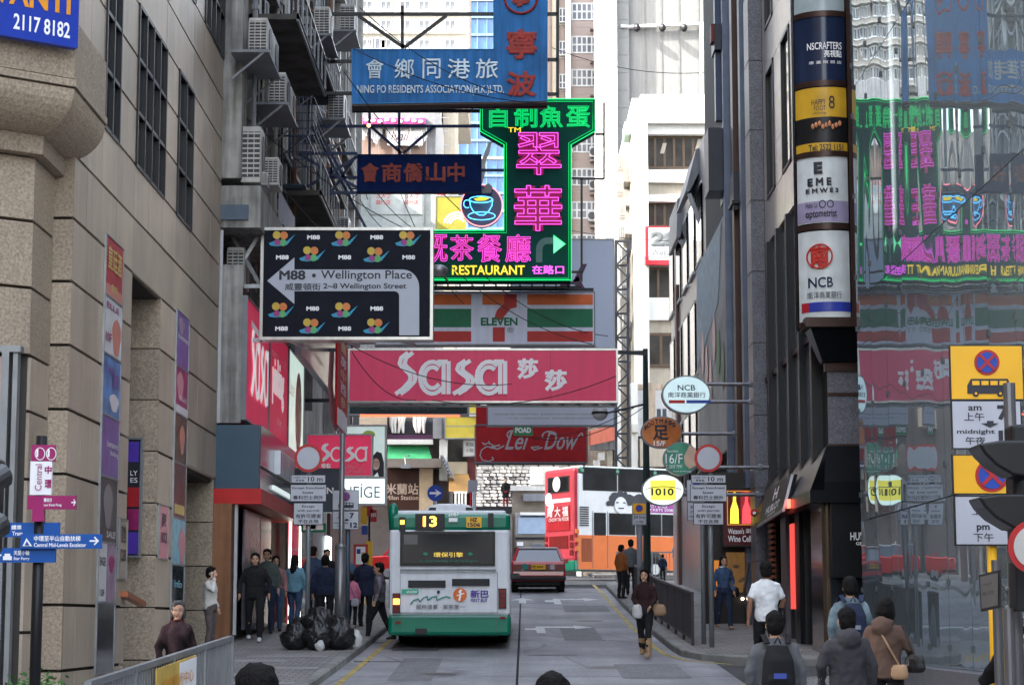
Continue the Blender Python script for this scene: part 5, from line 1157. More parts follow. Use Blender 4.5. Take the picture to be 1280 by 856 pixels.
def neonch(ch, r, face, tube, b=.035, nz=.012):
    N.text(ch, r, face, bold=b, lift=.03, name='letter_face'); x0, y0, x1, y1 = r; N.text(ch, (x0 - .6, y0 - .6, x1 + .6, y1 + .6), tube, neon=nz, lift=.07, name='neon_tube')
for ch, r in (('自', (612, 136, 634, 160)), ('制', (643, 134, 671, 160)), ('魚', (675, 134, 703, 160)), ('蛋', (708, 134, 737, 160))): neonch(ch, r, grface, gneon, .03, .008)
neonch('翠', (646, 167, 701, 219), rdface, mneon, .075, .007); neonch('華', (643, 233, 702, 289), rdface, mneon, .075, .007)
for ch, r in (('既', (530, 294, 559, 328)), ('茶', (563, 295, 592, 326)), ('餐', (597, 294, 627, 328)), ('廳', (632, 294, 663, 328)), ('冠', (498, 294, 527, 328))): neonch(ch, r, rdface, mneon, .04, .008)
N.text('RESTAURANT', (565, 332, 656, 344), yneon, bold=.02, lift=.05, name='neon_tube'); N.text('TM', (635, 160, 651, 166), yneon, bold=.01, lift=.05, name='neon_tube')
N.text('WAH', (500, 332, 545, 344), yneon, bold=.02, lift=.05, name='neon_tube'); N.text('TSUI', (445, 332, 490, 344), yneon, bold=.02, lift=.05, name='neon_tube')
N.text('在路口', (665, 332, 705, 343), mneon, bold=.02, lift=.05, name='neon_tube')
N.poly([(692, 294), (707, 305), (692, 317)], M('pale_green_arrow', (.2, .6, .35), .5, emit=(.2, 1, .5), es=0.09), 'arrow_head'); N.line([(692, 294), (707, 305), (692, 317)], .9, gneon, 'neon_tube', closed=True)
N.ribbon([[(674, 327), (674, 312)] + arc(684, 312, 10, 11, 180, 90, 5) + [(690, 301)]], 8, M('grey_arrow', (.10, .22, .2), .5), 'arrow_tail')
steel(nr, [(P(744, 168, Y + .3), P(755, 168, Y + .3)), (P(755, 128, Y + .3), P(755, 224, Y + .3)), (P(714, 223, Y + .3), P(755, 224, Y + .3)), (P(714, 340, Y + .3), P(727, 340, Y + .3)), (P(727, 224, Y + .3), P(727, 352, Y + .3)), (P(540, 354, Y + .4), P(727, 354, Y + .4)), (P(540, 359, Y + .6), P(727, 359, Y + .6))], .06, black)
m = MB()
for k in range(12): m.bar(P(545 + k * 15, 352, Y + .4), P(545 + k * 15, 360, Y + .6), .04)
m.build('steel_bar', black, nr, kind='stuff')
# ---- coffee cup neon disc
Y = 55.4
cup = thing('coffee_cup_neon', 'round neon sign of a steaming blue coffee cup with pink rim', 'neon sign', P(602, 284, Y)); C_ = at_root(cup, Y)
C_.Y = Y
ps = [(602 + 26 * math.cos(k * math.pi / 18), 257 + 26 * math.sin(k * math.pi / 18)) for k in range(36)]
MB().prism([(P(x, y, Y).x, Y, P(x, y, Y).z) for x, y in ps], (0, .3, 0)).build('disc', M('deep_blue_board', (.01, .02, .12), .3), cup)
pink = M('pink_neon', (.6, .1, .12), .4, emit=(1, .25, .3), es=0.288); bneon = M('blue_neon', (.05, .3, .6), .4, emit=(.1, .6, 1), es=0.324)
C_.line(ps, 1.5, pink, 'neon_tube', lift=.06, closed=True); C_.poly([(587, 250), (616, 250), (611, 265), (604, 269), (598, 268), (590, 262)], M('cup_blue', (.12, .2, .32), .5), 'cup')
C_.line([(587, 250), (588, 258), (592, 265), (599, 269), (605, 269), (611, 264), (615, 257), (616, 249)], 1.1, bneon, 'neon_tube'); C_.line([(601 + 14.5 * math.cos(k * math.pi / 10), 249.5 + 4 * math.sin(k * math.pi / 10)) for k in range(20)], 1.0, bneon, 'neon_tube', closed=True)
C_.line(arc(584, 255, 4.5, 5, 40, 300, 8), 1, bneon, 'neon_tube'); C_.line([(602 + 17 * math.cos(k * math.pi / 10), 270 + 5 * math.sin(k * math.pi / 10)) for k in range(20)], 1, bneon, 'neon_tube', closed=True)
C_.poly([(592, 249), (601, 246.5), (612, 248), (606, 251), (596, 251.5)], yneon, 'coffee', lift=.02)
C_.poly([(590, 242), (593, 240), (594, 228), (597, 236), (601, 234), (604, 240), (607, 233), (611, 231), (616, 236), (614, 243)], M('grey_print'), 'motor_box', lift=.05, th=.15)
sf = MB().prism([(P(x, y, Y + .1).x, Y + .1, P(x, y, Y + .1).z) for x, y in ((602, 200), (611, 178), (615, 176), (612, 190), (606, 205), (607, 214), (602, 232), (600, 228))], (0, .05, 0)).build('torn_cover', M('white_plastic', (.7, .66, .6), .5)); tag(sf, 'torn pale plastic cover hanging above the coffee cup neon', 'plastic cover')
# ---- blue association sign (L shaped)
Y = 52.0
ng = thing('blue_association_sign', 'L shaped weathered blue association sign with red and silver characters', 'sign', P(560, 128, Y)); B_ = at_root(ng, Y)
bl = M('weathered_blue', (.02, .17, .46), .6, var=.25, scale=1.2, streak=.35)
MB().prism([(P(x, y, Y).x, Y, P(x, y, Y).z) for x, y in [(440, 62), (617, 62), (617, -40), (684, -40), (684, 126), (440, 130)]], (0, .5, 0)).build('board', bl, ng)
bt = M('blue_trim', (.03, .22, .5), .4); B_.line([(440, 62), (617, 62), (617, -40), (684, -40), (684, 126), (440, 130)], 1.6, bt, 'trim', lift=.01, closed=True)
MB().prism([(P(x, y, Y).x, Y, P(x, y, Y).z) for x, y in [(440, 130.5), (684, 126.5), (684, 128.5), (440, 133)]], (0, .5, 0)).build('bottom_edge', M('rusty_edge', (.12, .09, .08), .8), ng)
slv = M('silver_characters', (.30, .36, .40), .35, .4, var=.2); rch = M('red_characters', (.36, .03, .02), .5, var=.25, scale=4)
for ch, a, b in (('會', 457, 480), ('鄉', 493, 518), ('同', 528, 551), ('港', 559, 588), ('旅', 594, 623)): B_.text(ch, (a, 74, b, 99), slv, bold=.012, lift=.03)
B_.text('NING PO RESIDENTS ASSOCIATION(H.K.)LTD.', (446, 107, 630, 120), slv, bold=.02, lift=.03)
B_.text('寧', (633, 37, 671, 75), rch, bold=.035, lift=.04); B_.text('波', (633, 90, 671, 122), rch, bold=.035, lift=.04)
B_.text('寧', (640, -10, 662, 9), rch, bold=.06, lift=.04)
B_.line([(651 + 20 * math.cos(k * math.pi / 14), -1 + 18 * math.sin(k * math.pi / 14)) for k in range(28)], 3.2, rch, 'emblem_ring', lift=.03, closed=True)
lines = [(P(373, 18, Y + .4), P(617, 18, Y + .4)), (P(376, 78, Y + .4), P(440, 77, Y + .4)), (P(372, 117, Y + .4), P(440, 117, Y + .4)), (P(503, 8, Y + .4), P(503, 62, Y + .4)), (P(448, 20, Y + .4), P(505, 60, Y + .4)), (P(558, 20, Y + .4), P(505, 60, Y + .4)),
         (P(684, 18, Y + .4), P(697, 18, Y + .4)), (P(697, -20, Y + .4), P(697, 122, Y + .4)), (P(684, 75, Y + .4), P(697, 75, Y + .4)), (P(684, 118, Y + .4), P(697, 118, Y + .4)), (P(440, 134, Y + .4), P(684, 134, Y + .4)), (P(440, 139, Y + .7), P(600, 139, Y + .7))]
steel(ng, lines, .08, black)
for i in range(9): 
    x = 455 + i * 27
    if i % 2: steel(ng, [(P(x, 130, Y + .3), P(x, 140, Y + .7))], .04, black)
# ---- dark blue characters sign
Y = 54.3
s = Sign('dark_blue_sign', 'dark blue board with five dull red Chinese characters below the association sign', 'sign', (447, 194, 601, 239), Y, M('midnight_blue', (.006, .018, .085), .6, var=.2, spec=.05), frame=M('midnight_blue'), thick=.3, fw=.02)
rch2 = M('dull_red_characters', (.30, .045, .03), .5, var=.2, scale=4)
for ch, a, b in (('會', 451, 472), ('商', 477, 500), ('僑', 504, 527), ('山', 532, 555), ('中', 559, 579)): s.text(ch, (a, 204, b + 2, 228), rch2, bold=.03, lift=.03)
lines = [(P(372, 192, Y + .2), P(447, 192, Y + .2)), (P(372, 241, Y + .2), P(447, 241, Y + .2)), (P(372, 192, Y + .3), P(447, 235, Y + .3)), (P(372, 241, Y + .3), P(447, 196, Y + .3)), (P(400, 158, Y + .6), P(600, 158, Y + .6)), (P(395, 158, Y + .6), P(440, 240, Y + .6)), (P(395, 270, Y + .6), P(445, 195, Y + .6)), (P(390, 158, Y + .8), P(460, 290, Y + .8)),
         (P(463, 158, Y + .6), P(502, 192, Y + .6)), (P(543, 158, Y + .6), P(504, 192, Y + .6)), (P(462, 130, Y + .6), P(462, 194, Y + .6)), (P(499, 130, Y + .6), P(499, 194, Y + .6)), (P(601, 213, Y + .6), P(630, 213, Y + .6)), (P(400, 222, Y + .6), P(447, 222, Y + .6))]
steel(s.root, lines, .07, navym)
lm = MB().ball(P(461, 157, Y), .05, 8, 6).build('small_lamp', M('warm_bulb', (1, .5, .2), .4, emit=(1, .5, .15), es=1.08)); tag(lm, 'tiny orange bulb lit on the steel beam above the dark blue board', 'lamp')
# ---- white address sign, cursive red sign, small green sign
Y = 62; s = Sign('white_address_sign', 'pale sign with two lines of tiny address lettering under the crimson banner', 'sign', (610, 507, 767, 531), Y, M('pale_blue_white', (.66, .69, .80), .4, var=.03), frame=greyp, thick=.3, fw=.04)
s.text('1 AUSTIN ROAD WEST, KOWLOON STATION', (617, 516.5, 672, 519), M('grey_print')); s.text('@ ELEMENTS SOUTH ENTRANCE, KOWLOON', (676, 516.5, 742, 519), M('grey_print')); s.text('T: 3717 3333   E: WAIK@WHEATGALI.COM    EXPLORE: WHEATGALI.COM/HONGKONG', (632, 521.5, 745, 524), M('grey_print'))
Y = 60; s = Sign('small_green_sign', 'small bright green and white sign hanging in front of the cursive red sign', 'sign', (642, 533, 666, 544), Y, M('poad_green', (.04, .3, .12), .5), frame=None, thick=.1); s.text('POAD', (644, 534, 664, 541), whites, bold=.06)
Y = 70; rdl = M('scarlet_sign', (.50, .015, .02), .5, var=.12); s = Sign('cursive_red_sign', 'deep red sign with flowing white script and a curling flourish', 'sign', (595, 532, 733, 577), Y, rdl, frame=greyp, thick=.4, fw=.05)
pbox(s.root, 595, 507, 612, 531, Y, .4, rdl, 'upper_panel'); scr = M('silver_script', (.5, .48, .5), .45)
s.text('Lei', (631, 539, 662, 562), scr, shear=.45, bold=.012); s.text('Dow', (680, 539, 723, 562), scr, shear=.45, bold=.012)
s.ribbon([arc(640, 543, 6, 5, 60, 230, 8), arc(686, 545, 8, 6, 60, 200, 8), [(722, 546), (727, 541), (729, 545)], [(630, 557), (622, 561), (612, 559), (625, 556)], [(678, 559), (668, 562), (664, 559), (674, 558)]], 1.7, scr)
s.ribbon([[(619, 559), (608, 558), (602, 562), (600, 569), (603, 575), (611, 577 - .5), (617, 574), (615, 571)], [(619, 558), (611, 553), (606, 555)], [(612, 555), (611, 551)], [(606, 556), (603, 553)]], 1.3, scr)
rail = MB().bar(P(595, 580, Y + .3), P(733, 580, Y + .3), .06)
for k in range(8): rail.bar(P(597 + k * 19, 577, Y + .2), P(597 + k * 19, 583, Y + .3), .05)
rail.build('catwalk', greyp, s.root)
# ---- street lamp with globe
lp = thing('street_lamp', 'tall dark lamp post with an arm on the right kerb', 'street lamp', (P(808, 720, 60).x, 60, G(60) + .1))
x0 = P(808, 600, 60).x; MB().tube([(x0, 60, G(60)), (x0, 60, P(808, 436, 60).z)], [.12, .07], 8).build('post', M('dark_green_post', (.02, .035, .035), .4), lp); MB().bar(P(808, 440, 60), P(771, 441, 60), .09).build('arm', black, lp)
gl2 = thing('globe_lamp', 'glass globe lamp with a dark middle band below the crimson banner', 'street lamp', P(750, 520, 59)); c = P(750, 516, 59)
MB().ball(c, .22, 16, 10).build('globe', M('lamp_glass', (.45, .45, .45), .15, spec=.8), gl2, smooth=True); MB().tube([c + Vector((0, 0, -.03)), c + Vector((0, 0, .03))], .235, 16).build('band', black, gl2); MB().tube([c + Vector((.2, 0, 0)), P(806, 505, 60)], .03, 6).build('arm', black, gl2)
gl3 = thing('globe_lamp', 'grey shaded lamp head beside the direction billboard edge', 'street lamp', P(549, 340, 50)); c = P(549, 338, 50)
MB().ball(c, (.22, .22, .14), 14, 8).build('globe', galv, gl3, smooth=True); MB().tube([c, P(560, 352, 56)], .03, 6).build('arm', black, gl3)
# ---- narrow red sign edge on by the lamp pole
t = thing('edge_on_sign', 'tall narrow red and white sign seen edge on above the steel pole', 'sign', P(426, 540, 46)); 
a = P(421, 540, 46.2); b = P(435, 428, 48.5); z0, z1 = P(430, 538, 47).z, P(430, 425, 47).z
pl_ = [(a.x, 45.6), (a.x + .05, 45.55), (b.x + .0, 48.5), (b.x - .06, 48.5)]
MB().prism([(x, y, z0) for x, y in pl_], (0, 0, z1 - z0)).build('panel', M('scarlet_sign'), t)
U = Vector((pl_[2][0] - pl_[1][0], pl_[2][1] - pl_[1][1], 0)); O = Vector((pl_[1][0], pl_[1][1], z0))
for k, ch in enumerate('藥房中西參茸'): letter(ch, O + U * .3 + Vector((0, 0, (z1 - z0) * (.85 - k * .15))), U * .5, Vector((0, 0, .25)), whites if k % 2 else gold, t, bold=.02)
MB().prism([O + U * .05 + Vector((0, 0, .02)), O + U * .95 + Vector((0, 0, .02)), O + U * .95 + Vector((0, 0, .4)), O + U * .05 + Vector((0, 0, .4))], U.cross(Vector((0, 0, 1))).normalized() * .01).build('white_foot', whites, t)
MB().tube([P(415, 440, 46), P(413, 480, 46), P(416, 520, 46), P(421, 538, 46)], .06, 6).build('curved_rim', galv, t)
# ---- cables between the buildings
cb = []
for (a, b, y0, y1) in (((275, 118), (540, 300), 42, 56), ((275, 125), (450, 330), 42, 58), ((440, 60), (700, 130), 50, 52), ((430, 90), (620, 300), 50, 58), ((450, 10), (640, 120), 50, 50), ((436, 430), (640, 480), 52, 52), ((440, 440), (520, 500), 52, 52), ((560, 330), (740, 430), 55, 55), ((600, 340), (760, 420), 55, 58), ((440, 300), (600, 330), 58, 58), ((690, 60), (893, 90), 70, 70), ((500, 240), (580, 380), 57, 57), ((450, 250), (520, 300), 57, 57), ((470, 240), (560, 300), 60, 60), ((640, 545), (800, 505), 60, 60), ((666, 548), (806, 508), 60, 60), ((640, 270), (890, 300), 80, 80), ((540, 500), (770, 470), 53, 53)):
    A, B = P(*a, y0), P(*b, y1); pts = [A.lerp(B, k / 12) - Vector((0, 0, .35 * 4 * (k / 12) * (1 - k / 12))) for k in range(13)]
    cb.append((pts,))
places = ['by the granite corner', 'below the granite corner cable', 'over the blue association sign', 'beside the neon sign top', 'above the silver characters', 'across the crimson logo', 'at the crimson banner left end', 'across the numeral sign', 'right of the numeral sign', 'behind the billboard arrow', 'towards the grey tower', 'under the dark blue board', 'left of the camera shop film', 'beside the camera shop film', 'to the globe lamp', 'just below the globe lamp cable', 'behind the pale blue billboard', 'low over the crimson banner']
for i, (pts,) in enumerate(cb):
    o = MB().tube(pts, .012, 5).build('overhead_cable', wire); tag(o, f'thin black overhead cable {places[i]}', 'cable', 'overhead cables')
# ---- lower left sign cluster
Y = 52; s = Sign('rounded_crimson_sign', 'small rounded crimson sign with white logo and scribbles beside the no entry disc', 'sign', (384, 544, 464, 594), Y, M('crimson_panel'), frame=galv, thick=.25, fw=.04)
O, U, V = at(401, 555, 462, 576, Y); sasaword(s.root, O, U, V, whites, w=.12, double=False); s.text('莎', (401, 579, 414, 587), whites, bold=.04); s.text('莎', (420, 586, 430, 593), whites, bold=.04)
rs_ = random.Random(5); s.ribbon([[(rs_.uniform(425, 458), rs_.uniform(575, 592)) for _ in range(7)] for _ in range(3)], .5, lpink, 'scribble')
steel(s.root, [(P(384, 560, Y + .1), Vector((-6.1, Y + .1, P(384, 560, Y).z)))], .06)
Y = 54; s = Sign('beauty_lightbox', 'lit white lightbox with a smiling dark haired woman above cosmetics lettering', 'sign', (432, 533, 481, 598), Y, M('pale_green_lightbox', (.5, .62, .58), .4, emit=(.8, 1, .95), es=0.036), thick=.25)
s.poly([(466, 570), (471, 564), (477, 566), (480, 578), (480, 597), (474, 597), (472, 590), (466, 596), (464, 585)], dk, 'hair_print'); s.disc(470, 580, 4.6, M('skin_print'), 7.5, 'face_print', lift=.012); s.ribbon([[(468, 584), (470, 585.5), (473, 584)]], .8, whites, 'smile', lift=.02); s.ribbon([[(467.5, 577.5), (469, 577.3)], [(471.5, 577.3), (473.3, 577.6)]], .7, dk, 'eye_print', lift=.02); s.disc(461, 543, 8, M('lime_print', (.45, .6, .1), .5), 5, 'lime_mark')
s2_ = Sign('white_lightbox', 'lit white lightbox with thin spaced capitals NEIGE under the portrait', 'sign', (400, 598, 481, 629), Y - .02, M('white_lit_panel', (.65, .78, .78), .4, emit=(.8, .97, 1), es=0.115), thick=.25)
s2_.text('LANEÍGE', (408, 604, 475, 622), M('grey_numeral'), lift=.01)
s = Sign('navy_shop_sign', 'navy board with white letters ending in ON behind the no entry plates', 'sign', (364, 585, 424, 640), 49, M('navy_board', (.01, .02, .05), .35), thick=.3, frame=None); s.text('SALON', (378, 609, 417, 617), whites, bold=.03)
s = Sign('small_striped_sign', 'small green white and red sign low behind the permit plate', 'sign', (376, 654, 407, 665), 50, grn, thick=.15, frame=None); s.band((379, 655, 404, 662), whites, 'white_band'); s.band((388, 655, 395, 661), rd, 'red_mark')
# ---- road signs
tsr = M('sign_red', (.42, .02, .02), .4); tsw = M('sign_grey_white', (.45, .46, .51), .45, var=.06); tsy = M('sign_yellow', (.85, .45, .02), .4, var=.05); tsb = M('sign_blue', (.015, .06, .36), .4); post = M('post_grey', (.2, .23, .25), .45, .3)
def roundsign(t, cx, cy, r, Y, inner=tsw):
    o = at_root(t, Y); pts = [(cx + r * math.cos(a), cy + r * math.sin(a)) for a in [k * math.pi / 18 for k in range(36)]]
    MB().prism([(P(x, y, Y).x, Y, P(x, y, Y).z) for x, y in pts], (0, .02, 0)).build('disc', tsr, t); o.disc(cx, cy, r * .8, inner, name='disc_face', n=32); return o
def plate(o, rect, lines, edge=True, mat=tsw):
    if edge: o.band((rect[0] - .8, rect[1] - .8, rect[2] + .8, rect[3] + .8), dk, 'plate_edge', lift=0, th=.012)
    o.band(rect, mat, 'plate', lift=.013)
    for tx, r in lines: o.text(tx, r, dk, lift=.018, bold=.02)
def polepx(t, px, Y, ytop, r=.04, mat=post, dy=.08, name='post', base=None):
    x = P(px, 700, Y).x; MB().tube([(x, Y + dy, G(Y) + .12 if base is None else base), (x, Y + dy, P(px, ytop, Y).z)], r, 10).build(name, mat, t, smooth=True)
def noentry(px, Y, cy, base_px, label, r=17.5):
    t = thing('no_entry_sign', label, 'road sign', (P(base_px, 700, Y).x, Y, G(Y) + .13)); o = roundsign(t, px, cy, r, Y)
    plate(o, (px - 21, 594, px + 21, 603), [('Length over', (px - 19, 595.5, px - 2, 598)), ('車長逾', (px - 16, 598.8, px - 5, 601.5)), ('10 m', (px - .5, 595.5, px + 18, 601.5))])
    plate(o, (px - 22, 606, px + 22, 626), [('Except franchised', (px - 20, 608, px + 20, 612)), ('buses', (px - 7, 613.5, px + 6, 617)), ('專利巴士例外', (px - 19, 619, px + 19, 624.5))])
    plate(o, (px - 18, 629, px + 18, 655), [('Except', (px - 8, 631, px + 8, 635)), ('with permit', (px - 14, 636.5, px + 14, 640)), ('有許可證者', (px - 16, 642, px + 16, 647.5)), ('不在此限', (px - 13, 649, px + 13, 654))])
    return t
t = noentry(385.5, 39.4, 572.5, 384, 'blank red ringed disc above three plates on the left pavement'); polepx(t, 384.5, 39.4, 560, .045)
t = noentry(885.5, 39.6, 572.5, 891, 'blank red ringed disc above three plates on the right pavement'); polepx(t, 889, 39.6, 560, .05)
def clearway(t, rect1, rect2, Y, mat1, l1='am', n1='7', l2='midnight', n2='12'):
    o = at_root(t, Y); x0, y0, x1, y1 = rect1; w = x1 - x0; h = y1 - y0
    o.band((x0 - .02 * w, y0 - .02 * w, x1 + .02 * w, y1 + .02 * w), black, 'plate_edge', 0, .02); o.band(rect1, mat1, 'plate', .021)
    cx, cy, r = x0 + w * .5, y0 + h * .31, h * .24
    o.disc(cx, cy, r, tsr, name='red_disc', lift=.027); o.disc(cx, cy, r * .8, tsb, name='blue_disc', lift=.033)
    o.ribbon([[(cx - r * .6, cy - r * .6), (cx + r * .6, cy + r * .6)], [(cx - r * .6, cy + r * .6), (cx + r * .6, cy - r * .6)]], r * .2, tsr, 'cross', lift=.038)
    bx0, bx1, by0, by1 = x0 + w * .22, x0 + w * .82, y0 + h * .62, y0 + h * .9
    o.poly([(bx0, by0 + h * .12), (bx0 + w * .05, by0), (bx1 - w * .02, by0), (bx1, by0 + h * .05), (bx1, by1), (bx0, by1)], dk, 'minibus_mark', lift=.027)
    for k in range(4): o.band((bx0 + w * (.07 + .13 * k), by0 + h * .04, bx0 + w * (.17 + .13 * k), by0 + h * .12), mat1, 'minibus_window', lift=.032)
    for x in (bx0 + w * .12, bx1 - w * .13): o.disc(x, by1, h * .06, dk, name='wheel_mark', lift=.032, n=14); o.disc(x, by1, h * .025, mat1, name='wheel_hub_mark', lift=.037, n=10)
    x0, y0, x1, y1 = rect2; w = x1 - x0; h = y1 - y0
    o.band((x0 - .02 * w, y0 - .02 * w, x1 + .02 * w, y1 + .02 * w), black, 'plate_edge', 0, .02); o.band(rect2, tsw, 'plate', .021)
    o.text(l1, (x0 + w * .22, y0 + h * .1, x0 + w * .42, y0 + h * .2), dk, lift=.028, bold=.02); o.text('上午', (x0 + w * .16, y0 + h * .24, x0 + w * .46, y0 + h * .42), dk, lift=.028, bold=.01)
    o.text(n1, (x0 + w * .66, y0 + h * .08, x0 + w * .84, y0 + h * .4), dk, lift=.028, bold=.05); o.poly([(x0 + w * .5, y0 + h * .42), (x0 + w * .6, y0 + h * .42), (x0 + w * .6, y0 + h * .47), (x0 + w * .68, y0 + h * .47), (x0 + w * .55, y0 + h * .56), (x0 + w * .42, y0 + h * .47), (x0 + w * .5, y0 + h * .47)], dk, 'down_arrow', lift=.028)
    o.text(l2, (x0 + w * .05, y0 + h * .6, x0 + w * .62, y0 + h * .72), dk, lift=.028, bold=.02); o.text('午夜' if 'mid' in l2 else '下午', (x0 + w * .18, y0 + h * .76, x0 + w * .48, y0 + h * .93), dk, lift=.028, bold=.01); o.text(n2, (x0 + w * .68, y0 + h * .62, x0 + w * .97, y0 + h * .92), dk, lift=.028, bold=.05)
t = thing('clearway_sign', 'grey minibus stopping sign with 7 and 12 on the left pavement', 'road sign', (P(432, 700, 41).x, 41, G(41) + .13)); clearway(t, (416, 613, 448, 637), (416, 639, 448, 661), 41, tsw); polepx(t, 434, 41, 612, .05, M('blue_grey_post', (.07, .10, .14), .4, .3))
t = thing('steel_lamp_pole', 'thick steel lamp pole with wider sleeve beside the rubbish bags', 'pole', (P(427, 700, 40.2).x, 40.2, G(40.2) + .13))
polepx(t, 426, 40.2, 541, .052, M('steel_pole', (.2, .2, .21), .35, .6, streak=.2)); polepx(t, 425, 40.2, 683, .105, M('steel_pole'), name='sleeve'); x = P(425, 700, 40.2).x; z = P(425, 683, 40.2).z; MB().tube([(x, 40.28, z), (x, 40.28, z + .06)], [.12, .07], 12).build('collar', M('steel_pole'), t)
t = thing('parking_sign', 'grey sign plates seen behind the right no entry plates', 'road sign', (P(879, 700, 40.6).x, 40.6, G(40.6) + .13)); o = at_root(t, 40.8); plate(o, (859, 600, 888, 626), [('', (0, 0, 1, 1))][:0]); plate(o, (860, 628, 888, 650), [('am', (863, 632, 868, 635)), ('上午', (862, 637, 869, 641)), ('midnight', (861, 644, 869, 647))]); o.disc(873, 603, 7, tsb, name='blue_disc', lift=.02); polepx(t, 879, 40.6, 598, .045)
t = thing('no_parking_sign', 'small yellow 24 hours no parking plate with blue disc on the right kerb', 'road sign', (P(799, 720, 56).x, 56, G(56) + .13)); o = at_root(t, 56)
pts = [(790, 656), (790, 626)] + arc(799, 626, 9, 9, 180, 0, 8) + [(808, 656)]; MB().prism([(P(x, y, 56).x, 56, P(x, y, 56).z) for x, y in pts], (0, .05, 0)).build('backing', greyp, t); o.band((791, 629, 807, 642), tsy, 'plate'); o.disc(799, 635, 4.6, tsr, name='red_ring', lift=.012); o.disc(799, 635, 3.6, tsb, name='blue_disc', lift=.018); o.band((791, 643, 807, 655), tsw, 'plate'); o.text('24 hrs', (792, 644, 806, 648), dk, lift=.01, bold=.02); o.text('小時', (794, 650, 804, 654), dk, lift=.01); polepx(t, 800, 56, 650, .08, greyp)
# blue arrow sign
t = thing('blue_arrow_sign', 'round blue sign with a white right arrow above the single deck bus', 'road sign', (P(544, 690, 77).x, 77, G(77))); o = at_root(t, 77)
pts = [(544 + 10 * math.cos(a), 616 + 10 * math.sin(a)) for a in [k * math.pi / 14 for k in range(28)]]; MB().prism([(P(x, y, 77).x, 77, P(x, y, 77).z) for x, y in pts], (0, .04, 0)).build('disc', tsb, t); o.poly([(537, 614.7), (546, 614.7), (543.5, 611), (552, 616), (543.5, 621), (546, 617.4), (537, 617.4)], whites, 'arrow'); polepx(t, 544, 77, 618, .05, greyp)
t = thing('blank_plate_sign', 'small blank pale plate on a post above the single deck bus', 'road sign', (P(592, 690, 76).x, 76, G(76))); o = at_root(t, 76); o.band((585, 600, 597, 615), tsw, 'plate', th=.04); polepx(t, 592, 76, 602, .05, post)
# bus stop furniture at the left
t = thing('bus_stop_post', 'yellow bus stop post with red route plates behind the pink girl', 'bus stop', (P(461, 720, 57).x, 57, G(57) + .13)); o = at_root(t, 57)
x = P(461, 700, 57).x; MB().box(x - .09, x + .09, 57, 57.15, G(57) + .1, P(461, 676, 57).z).build('post', tsy, t); MB().tube([(x, 57.07, P(461, 676, 57).z), (x, 57.07, P(461, 620, 57).z)], .03, 6).build('pole', darkm, t)
o.band((455, 628, 466, 645), tsr, 'route_plate', th=.03); o.band((463, 637, 471, 652), tsr, 'route_plate', th=.03); o.text('101', (464, 641, 470, 646), whites, lift=.05, bold=.03); o.band((451, 634, 459, 655), tsy, 'route_plate', lift=.05, th=.02); o.band((452, 657, 460, 668), tsb, 'route_plate', lift=.05, th=.02)
t = thing('notice_case', 'red framed timetable case standing behind the crowd on the left', 'notice board', (P(451, 720, 55).x, 55, G(55) + .13)); o = at_root(t, 55); o.band((442, 680, 460, 722), tsr, 'case', lift=0, th=.06); o.band((445, 683, 457, 705), whites, 'timetable', lift=.07, th=.005); o.band((446, 686, 451, 692), tsb, 'print_patch', lift=.08, th=.003); o.band((452, 690, 456, 700), gold, 'print_patch', lift=.08, th=.003); polepx(t, 451, 55, 690, .04, tsr)
# ---- right oval signs on steel arms
def oval(label, cx, cy, rx, ry, Y, mat, px_wall=945, bars=((0,),), rim=greyp, emit=None):
    t = thing('oval_sign', label, 'sign', P(cx, cy + ry, Y), group='round signs projecting from the right hand wall'); o = at_root(t, Y)
    pts = [(cx + rx * math.cos(a), cy + ry * math.sin(a)) for a in [k * math.pi / 20 for k in range(40)]]
    MB().prism([(P(x, y, Y).x, Y, P(x, y, Y).z) for x, y in pts], (0, .22, 0)).build('rim', rim, t)
    o.disc(cx, cy, rx * .93, mat, ry * .93, 'face', n=40)
    for dy in bars: 
        a = P(cx, cy + dy[0], Y + .12); a.x = P(cx + rx * .8, cy, Y).x; MB().tube([a, Vector((5.6, a.y, a.z))], .04, 8).build('arm', M('steel_pole'), t); MB().ball((5.33, a.y, a.z), .08, 8, 6).build('end_cap', greyp, t)
    return o
lit = M('lit_oval', (.5, .68, .7), .3, emit=(.75, .95, 1), es=0.0432)
o = oval('pale oval bank sign with red and blue stripe, topmost of the round signs', 858, 493, 31, 24, 46.5, lit, bars=((-13,), (9,))); o.text('NCB', (847, 481, 869, 488), M('navy_print'), lift=.012, bold=.015); o.text('南洋商業銀行', (835, 490, 882, 497), M('navy_print'), lift=.012, bold=.01); o.band((836, 500, 856, 504), rd, 'red_stripe', .01); o.band((858, 500, 888, 504), tsb, 'blue_stripe', .01)
o = oval('orange brown oval foot massage sign with black arched lettering', 827, 540, 26, 20, 50, M('orange_oval', (.55, .16, .03), .35, var=.25, scale=3), bars=((2,),)); o.text('足', (816, 531, 836, 550), dk, lift=.012, bold=.03); o.text('15/F', (817, 551, 832, 557), whites, lift=.014, bold=.03)
for i, ch in enumerate('FOOTMASS'):
    a = R(155 - i * 16); x, y = 827 + 21 * math.cos(a), 541 - 15 * math.sin(a); o.text(ch, (x - 2.3, y - 3, x + 2.3, y + 3), dk, lift=.012, bold=.05)
